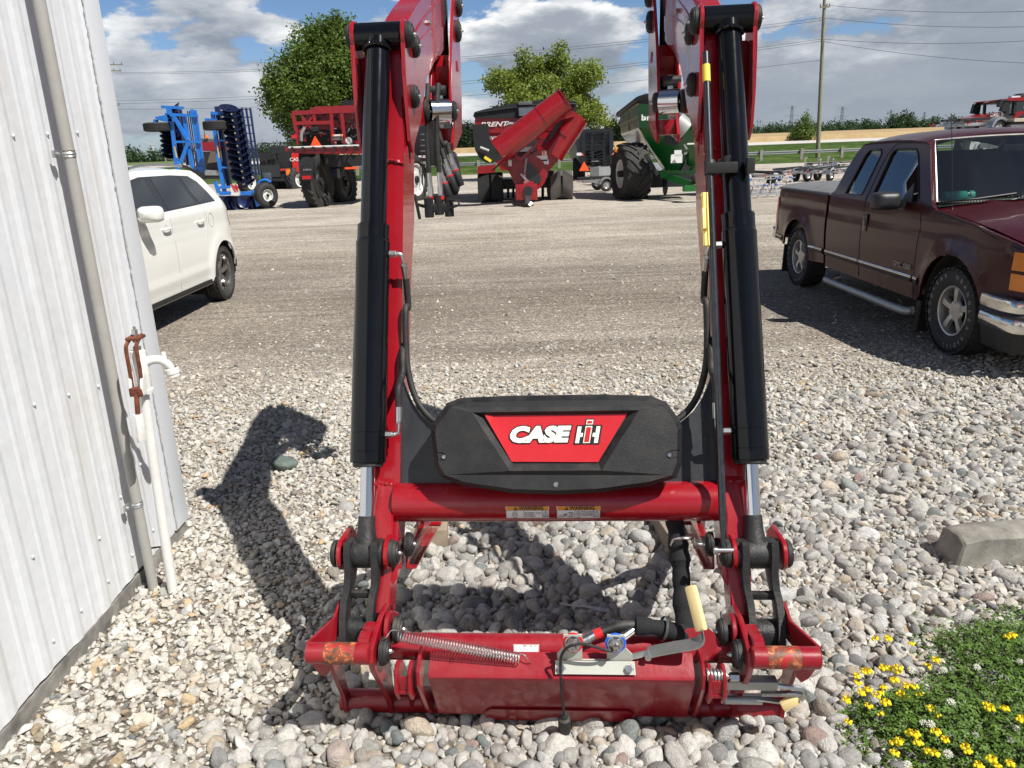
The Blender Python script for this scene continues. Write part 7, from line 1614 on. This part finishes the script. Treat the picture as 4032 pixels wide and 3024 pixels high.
# ---- red tractor at the far right with trailers in front
q = zoomer(3600, 350, 4.74); root = thing('farm_tractor', 'large red farm tractor at the far right behind the pickup roof', 'tractor', tuple(at(2160, 330, 28).xy)+(0,)); L = Loc(root); Dt = 27.5
hd = L.part(MB().slab([q(X_, Y_, Dt) for X_, Y_ in ((1060, 570), (1200, 520), (1400, 470), (1620, 430), (1640, 600), (1400, 620), (1250, 625), (1150, 660), (1060, 640))], (0, 1.1, 0)), 'bonnet', MRD)
L.part(MB().slab([q(X_, Y_, Dt-.02) for X_, Y_ in ((935, 660), (1000, 590), (1090, 565), (1150, 600), (1160, 680), (1080, 760), (1050, 800), (950, 800), (935, 740))], (0, 1.14, 0)), 'grille', MDK)
L.part(MB().slab([q(860, 790, Dt+.1), q(950, 778, Dt+.1), q(1100, 800, Dt+.1), q(1100, 860, Dt+.1), q(900, 830, Dt+.1)], (0, 1, 0)), 'front_weight', MDK)
text_mesh('CASE IH', .14, frame(q(1550, 488, Dt-.02)-L.o, (1, 0, 0), (0, 0, 1)), WHT, 'lettering', hd, offset=.003, shear=.15); text_mesh('340', .16, frame(q(1215, 570, Dt-.02)-L.o, (1, 0, .18), (0, 0, 1)), mat('dull badge', (.25, .25, .25), .3, metal=.5), 'model_number', hd, offset=.002)
cb2 = MB()
for X0, Y0, X1, Y1, w in ((1760, 215, 1700, 560, .12), (1640, 420, 1700, 235, .16), (1880, 230, 1850, 560, .08), (2250, 215, 2300, 520, .12), (1700, 560, 2300, 540, .12)): cb2.beam(q(X0, Y0, Dt), q(X1, Y1, Dt), w, w, (0, -1, 0)); cb2.beam(q(X0, Y0, Dt)+Vector((0, 1.7, 0)), q(X1, Y1, Dt)+Vector((0, 1.7, 0)), w, w, (0, -1, 0))
cab = L.part(cb2.box(q(2010, 552, Dt)+Vector((0, .9, 0)), (1.1, 1.9, .10)).box(q(2010, 222, Dt)+Vector((0, .9, 0)), (1.0, 1.9, .06)), 'cab', MDK)
L.part(MB().slab([q(1700, 190, Dt-.1), q(1830, 165, Dt-.1), q(2300, 135, Dt-.1), q(2350, 215, Dt-.1), q(1760, 225, Dt-.1)], (0, 1.9, 0)), 'roof', MRD, cab)
L.part(MB().slab([q(1765, 235, Dt+.02), q(2260, 225, Dt+.02), q(2290, 540, Dt+.02), q(1710, 550, Dt+.02)], (0, .01, 0)), 'glass', GLS, cab)
L.part(MB().box(q(1865, 152, Dt+.3), (.3, .2, .07)), 'roof_lamp', WHT, cab); L.part(MB().box(q(2000, 340, Dt+.8), (.5, .5, .9), bev=.1), 'seat', MDK, cab)
L.part(MB().beam(q(1600, 205, Dt-.3), q(1780, 215, Dt), .04, .04), 'mirror_arm', MDK); L.part(MB().beam(q(1610, 225, Dt-.3), q(1575, 335, Dt-.3), .09, .16, (0, -1, 0)), 'mirror', MDK)
L.part(MB().slab([q(X_, Y_, Dt-.15) for X_, Y_ in ((1850, 540), (1900, 460), (2000, 415), (2300, 400), (2300, 470), (2030, 470), (1960, 510), (1900, 570))], (0, .5, 0)), 'rear_fender', MRD)
wheel3(L, q(1190, 1075, Dt+.3), (0, -1, 0), .75, .5, .4, 'ag', WHM, 28, .03, 18); wheel3(L, q(2380, 985, Dt+.2), (0, -1, 0), 1.05, .6, .6, 'ag', WHM, 32, .04, 20)
t = trailer('boat_trailer', 'boat trailer with big white fender in front of the red tractor', (at(2152, 330, 24).x-.2, 24.9, 1.64), -1.3, group=g_)
L2 = thing('trailer_stack', 'stack of aluminium trailers and boards in front of the red tractor', 'trailer stack', tuple(at(2230, 330, 25).xy)+(0,)); L = Loc(L2)
for k, (Y0, h_, m_) in enumerate(((575, .10, mat('pale boards', (.5, .44, .33), .7)), (620, .08, MDK), (655, .10, GALV), (700, .14, GALV), (755, .22, GALV), (830, .3, GALV), (900, .3, MDK), (980, .3, GALV))): L.part(MB().box(q(2470 if k else 2530, Y0, 24.6+k*.05), (3.2, 1.6, h_), Euler((0, random.uniform(-.03, .03), 0)).to_matrix()), 'stacked_frame', m_)
for xo in (-1.2, 0, 1.2): L.part(MB().box(Vector((L2.location.x+xo, 25.3, .85)), (.12, .12, 1.7)), 'support', GALV)

# ================================================================ guardrail, poles, wires, pylons
GW = mat('weathered guardrail post', (.30, .28, .24), .9, var=.2); GRL = mat('guardrail steel', (.40, .42, .42), .45, metal=.7, var=.1)
gr_ = thing('guardrail', 'steel guardrail on wooden posts along the far road bank', 'guardrail', (0, 75, 0))
xs_g = list(np.arange(-48, 72, 3.8)); m = MB()
prof_g = [(.0, .80), (-.06, .76), (-.06, .70), (.0, .66), (.0, .62), (-.06, .58), (-.06, .52), (0, .48)]
m.loft([[Vector((x, a, b+terrain(x, 75.))) for a, b in prof_g] for x in (-50, 75)]); m.build('rail', GRL, gr_)
for x in xs_g: MB().box((x, -.17, .42+terrain(x, 75.)), (.26, .2, 1.1)).build('post', GW, gr_)
def pole(name, label, x, y, z, h, r, arms, lean=0):
    t = thing(name, label, 'utility pole', (x, y, z)); t.rotation_euler = (0, lean, 0)
    MB().cyl((0, 0, -.3), (0, 0, h), r, r*.62, 12).build('pole', mat('weathered pole wood', (.24, .23, .16), .9, var=.2, stretch=(6, 6, 1)), t)
    for z_, w_ in arms:
        a = MB().box((0, -.15, z_), (w_, .10, .12)).build('crossarm', mat('weathered pole wood', (.24, .23, .16), .9), t)
        for k in (-.46, -.2, .2, .46): MB().cyl((k*w_, -.15, z_+.06), (k*w_, -.15, z_+.28), .05, .03, 8).build('insulator', mat('brown insulator', (.10, .06, .04), .3), a)
    return t
pr = at(1766, 342, 76); pl_ = at(256, 300, 100)
pole('utility_pole', 'tall wooden utility pole on the grass bank right of the loader', pr.x, 76, terrain(pr.x, 76.), 16.2, .21, [(14.9, .8), (13.1, .9)], -.035)
pole('utility_pole', 'wooden utility pole with tangled crossarms beside the metal building', pl_.x, 100, terrain(pl_.x, 100), 12.7, .2, [(12.0, 3.6), (11.3, 3.0), (7.4, 1.4)], .03)
def wire(name, label, A, B, sag, r=.016):
    pts = [A.lerp(B, t)-Vector((0, 0, sag*4*t*(1-t))) for t in np.linspace(0, 1, 40)]
    o = MB().tube(pts, r, 5).build(name, mat('dark cable', (.06, .065, .07), .6)); tag(o, label, 'overhead wire', 'overhead wires between the poles'); return o
def far_(px_, py_, Y): return at(px_, py_, Y)
WL = [((244, 157, 100), (1778, 38, 76), 'upper overhead wire from the left pole to the tall right pole, first'), ((250, 160, 100), (1778, 44, 76), 'upper overhead wire just below the first'), ((246, 218, 100), (1776, 84, 76), 'middle overhead wire of the left pole'), ((248, 224, 100), (1776, 89, 76), 'middle overhead wire, lower of the pair'), ((250, 236, 100), (1772, 130, 76), 'lowest overhead wire crossing behind the trees')]
for a, b, lb in WL: wire('overhead_wire', lb, far_(*a), far_(*b), 1.1)
for (a, b, lb) in (((1778, 38, 76), (2400, 50, 60), 'overhead wire running right from the pole top'), ((1778, 10, 76), (2400, 14, 60), 'topmost overhead wire at the upper right edge'), ((1776, 84, 76), (2400, 74, 60), 'overhead wire right of the pole at its second arm'), ((1776, 89, 76), (2400, 140, 60), 'lowest overhead wire right of the pole')): wire('overhead_wire', lb, far_(*a), far_(*b), .5)
PYM = mat('grey lattice steel', (.22, .25, .29), .6)
def pylon(label, px_, ytop, dist, hgt):
    b = at(px_, 300, dist); p_ = at(px_, ytop, dist); t = thing('power_pylon', label, 'pylon', (p_.x, dist, p_.z-hgt), 0, 'lattice pylons on the horizon')
    m = MB(); lv_ = [(0, 4.2), (.30, 2.6), (.52, 1.5), (.70, 1.15), (.86, 1.0), (.96, .5)]
    for (a, wa), (c, wc) in zip(lv_, lv_[1:]):
        for sx in (-1, 1):
            for sy in (-1, 1): m.beam((sx*wa, sy*wa, a*hgt), (sx*wc, sy*wc, c*hgt), .32, .32)
            m.beam((sx*wa, -wa, a*hgt), (-sx*wc, -wc, c*hgt), .2, .2); m.beam((sx*wa, wa, a*hgt), (-sx*wc, wc, c*hgt), .2, .2)
        m.beam((-wc, -wc, c*hgt), (wc, -wc, c*hgt), .2, .2)
    m.build('tower', PYM, t)
    for zf, hw in ((.92, 5), (.72, 8.5), (.54, 6.2)):
        a = MB()
        for sx in (-1, 1): a.beam((0, 0, zf*hgt+1.2), (sx*hw, 0, zf*hgt), .25, .25).beam((0, 0, zf*hgt-.6), (sx*hw, 0, zf*hgt), .25, .25)
        a.build('crossarm', PYM, t)
for px_, yt, ds, hg, lb in ((1712, 225, 900, 44, 'lattice pylon nearest the tall utility pole, on its left'), (1821, 227, 950, 46, 'lattice pylon just right of the tall utility pole'), (1926, 234, 1000, 46, 'lattice pylon left of the rounded hilltop wood'), (1998, 239, 1250, 46, 'lattice pylon peeping over the rounded wood'), (2062, 243, 1350, 46, 'faint lattice pylon behind the truck aerial'), (2113, 233, 1050, 45, 'lattice pylon above the bonnet of the red tractor')): pylon(lb, px_, yt, ds, hg)
for px_, yt, ds, lb in ((1637, 258, 500, 'thin distant pole close to the right loader arm'), (1643, 259, 500, 'thin distant pole second from the right loader arm'), (1862, 255, 550, 'thin distant pole left of the pair between the pylons'), (1868, 255, 550, 'thin distant pole right of the pair between the pylons'), (345, 268, 210, 'leaning distant pole behind the blue harrow')):
    p_ = at(px_, yt, ds); h_ = 17 if ds > 300 else 11; o = thing('distant_pole', lb, 'utility pole', (p_.x, ds, p_.z-h_)); MB().cyl((0, 0, 0), (0, 0, h_), .28 if ds > 300 else .16, n=8).build('pole', PYM if ds > 300 else GW, o); MB().box((0, 0, h_*.92), (4 if ds > 300 else 2.4, .2, .25)).build('crossarm', PYM if ds > 300 else GW, o)
p_ = at(329, 313, 1500); wt = thing('wind_turbine', 'tiny white wind turbine on the left horizon', 'wind turbine', (p_.x, 1500, p_.z-40)); MB().cyl((0, 0, 0), (0, 0, 40), 1.6, 1.0, 10).build('tower', WHM, wt); MB().box((0, 0, 40.5), (2.2, 5, 2.2), bev=.3).build('nacelle', WHM, wt)
for k in range(3): a = .6+k*2*PI/3; MB().beam((0, -2.6, 40.5), (19*math.cos(a), -2.6, 40.5+19*math.sin(a)), .9, .3, (0, -1, 0)).build('blade', WHM, wt)
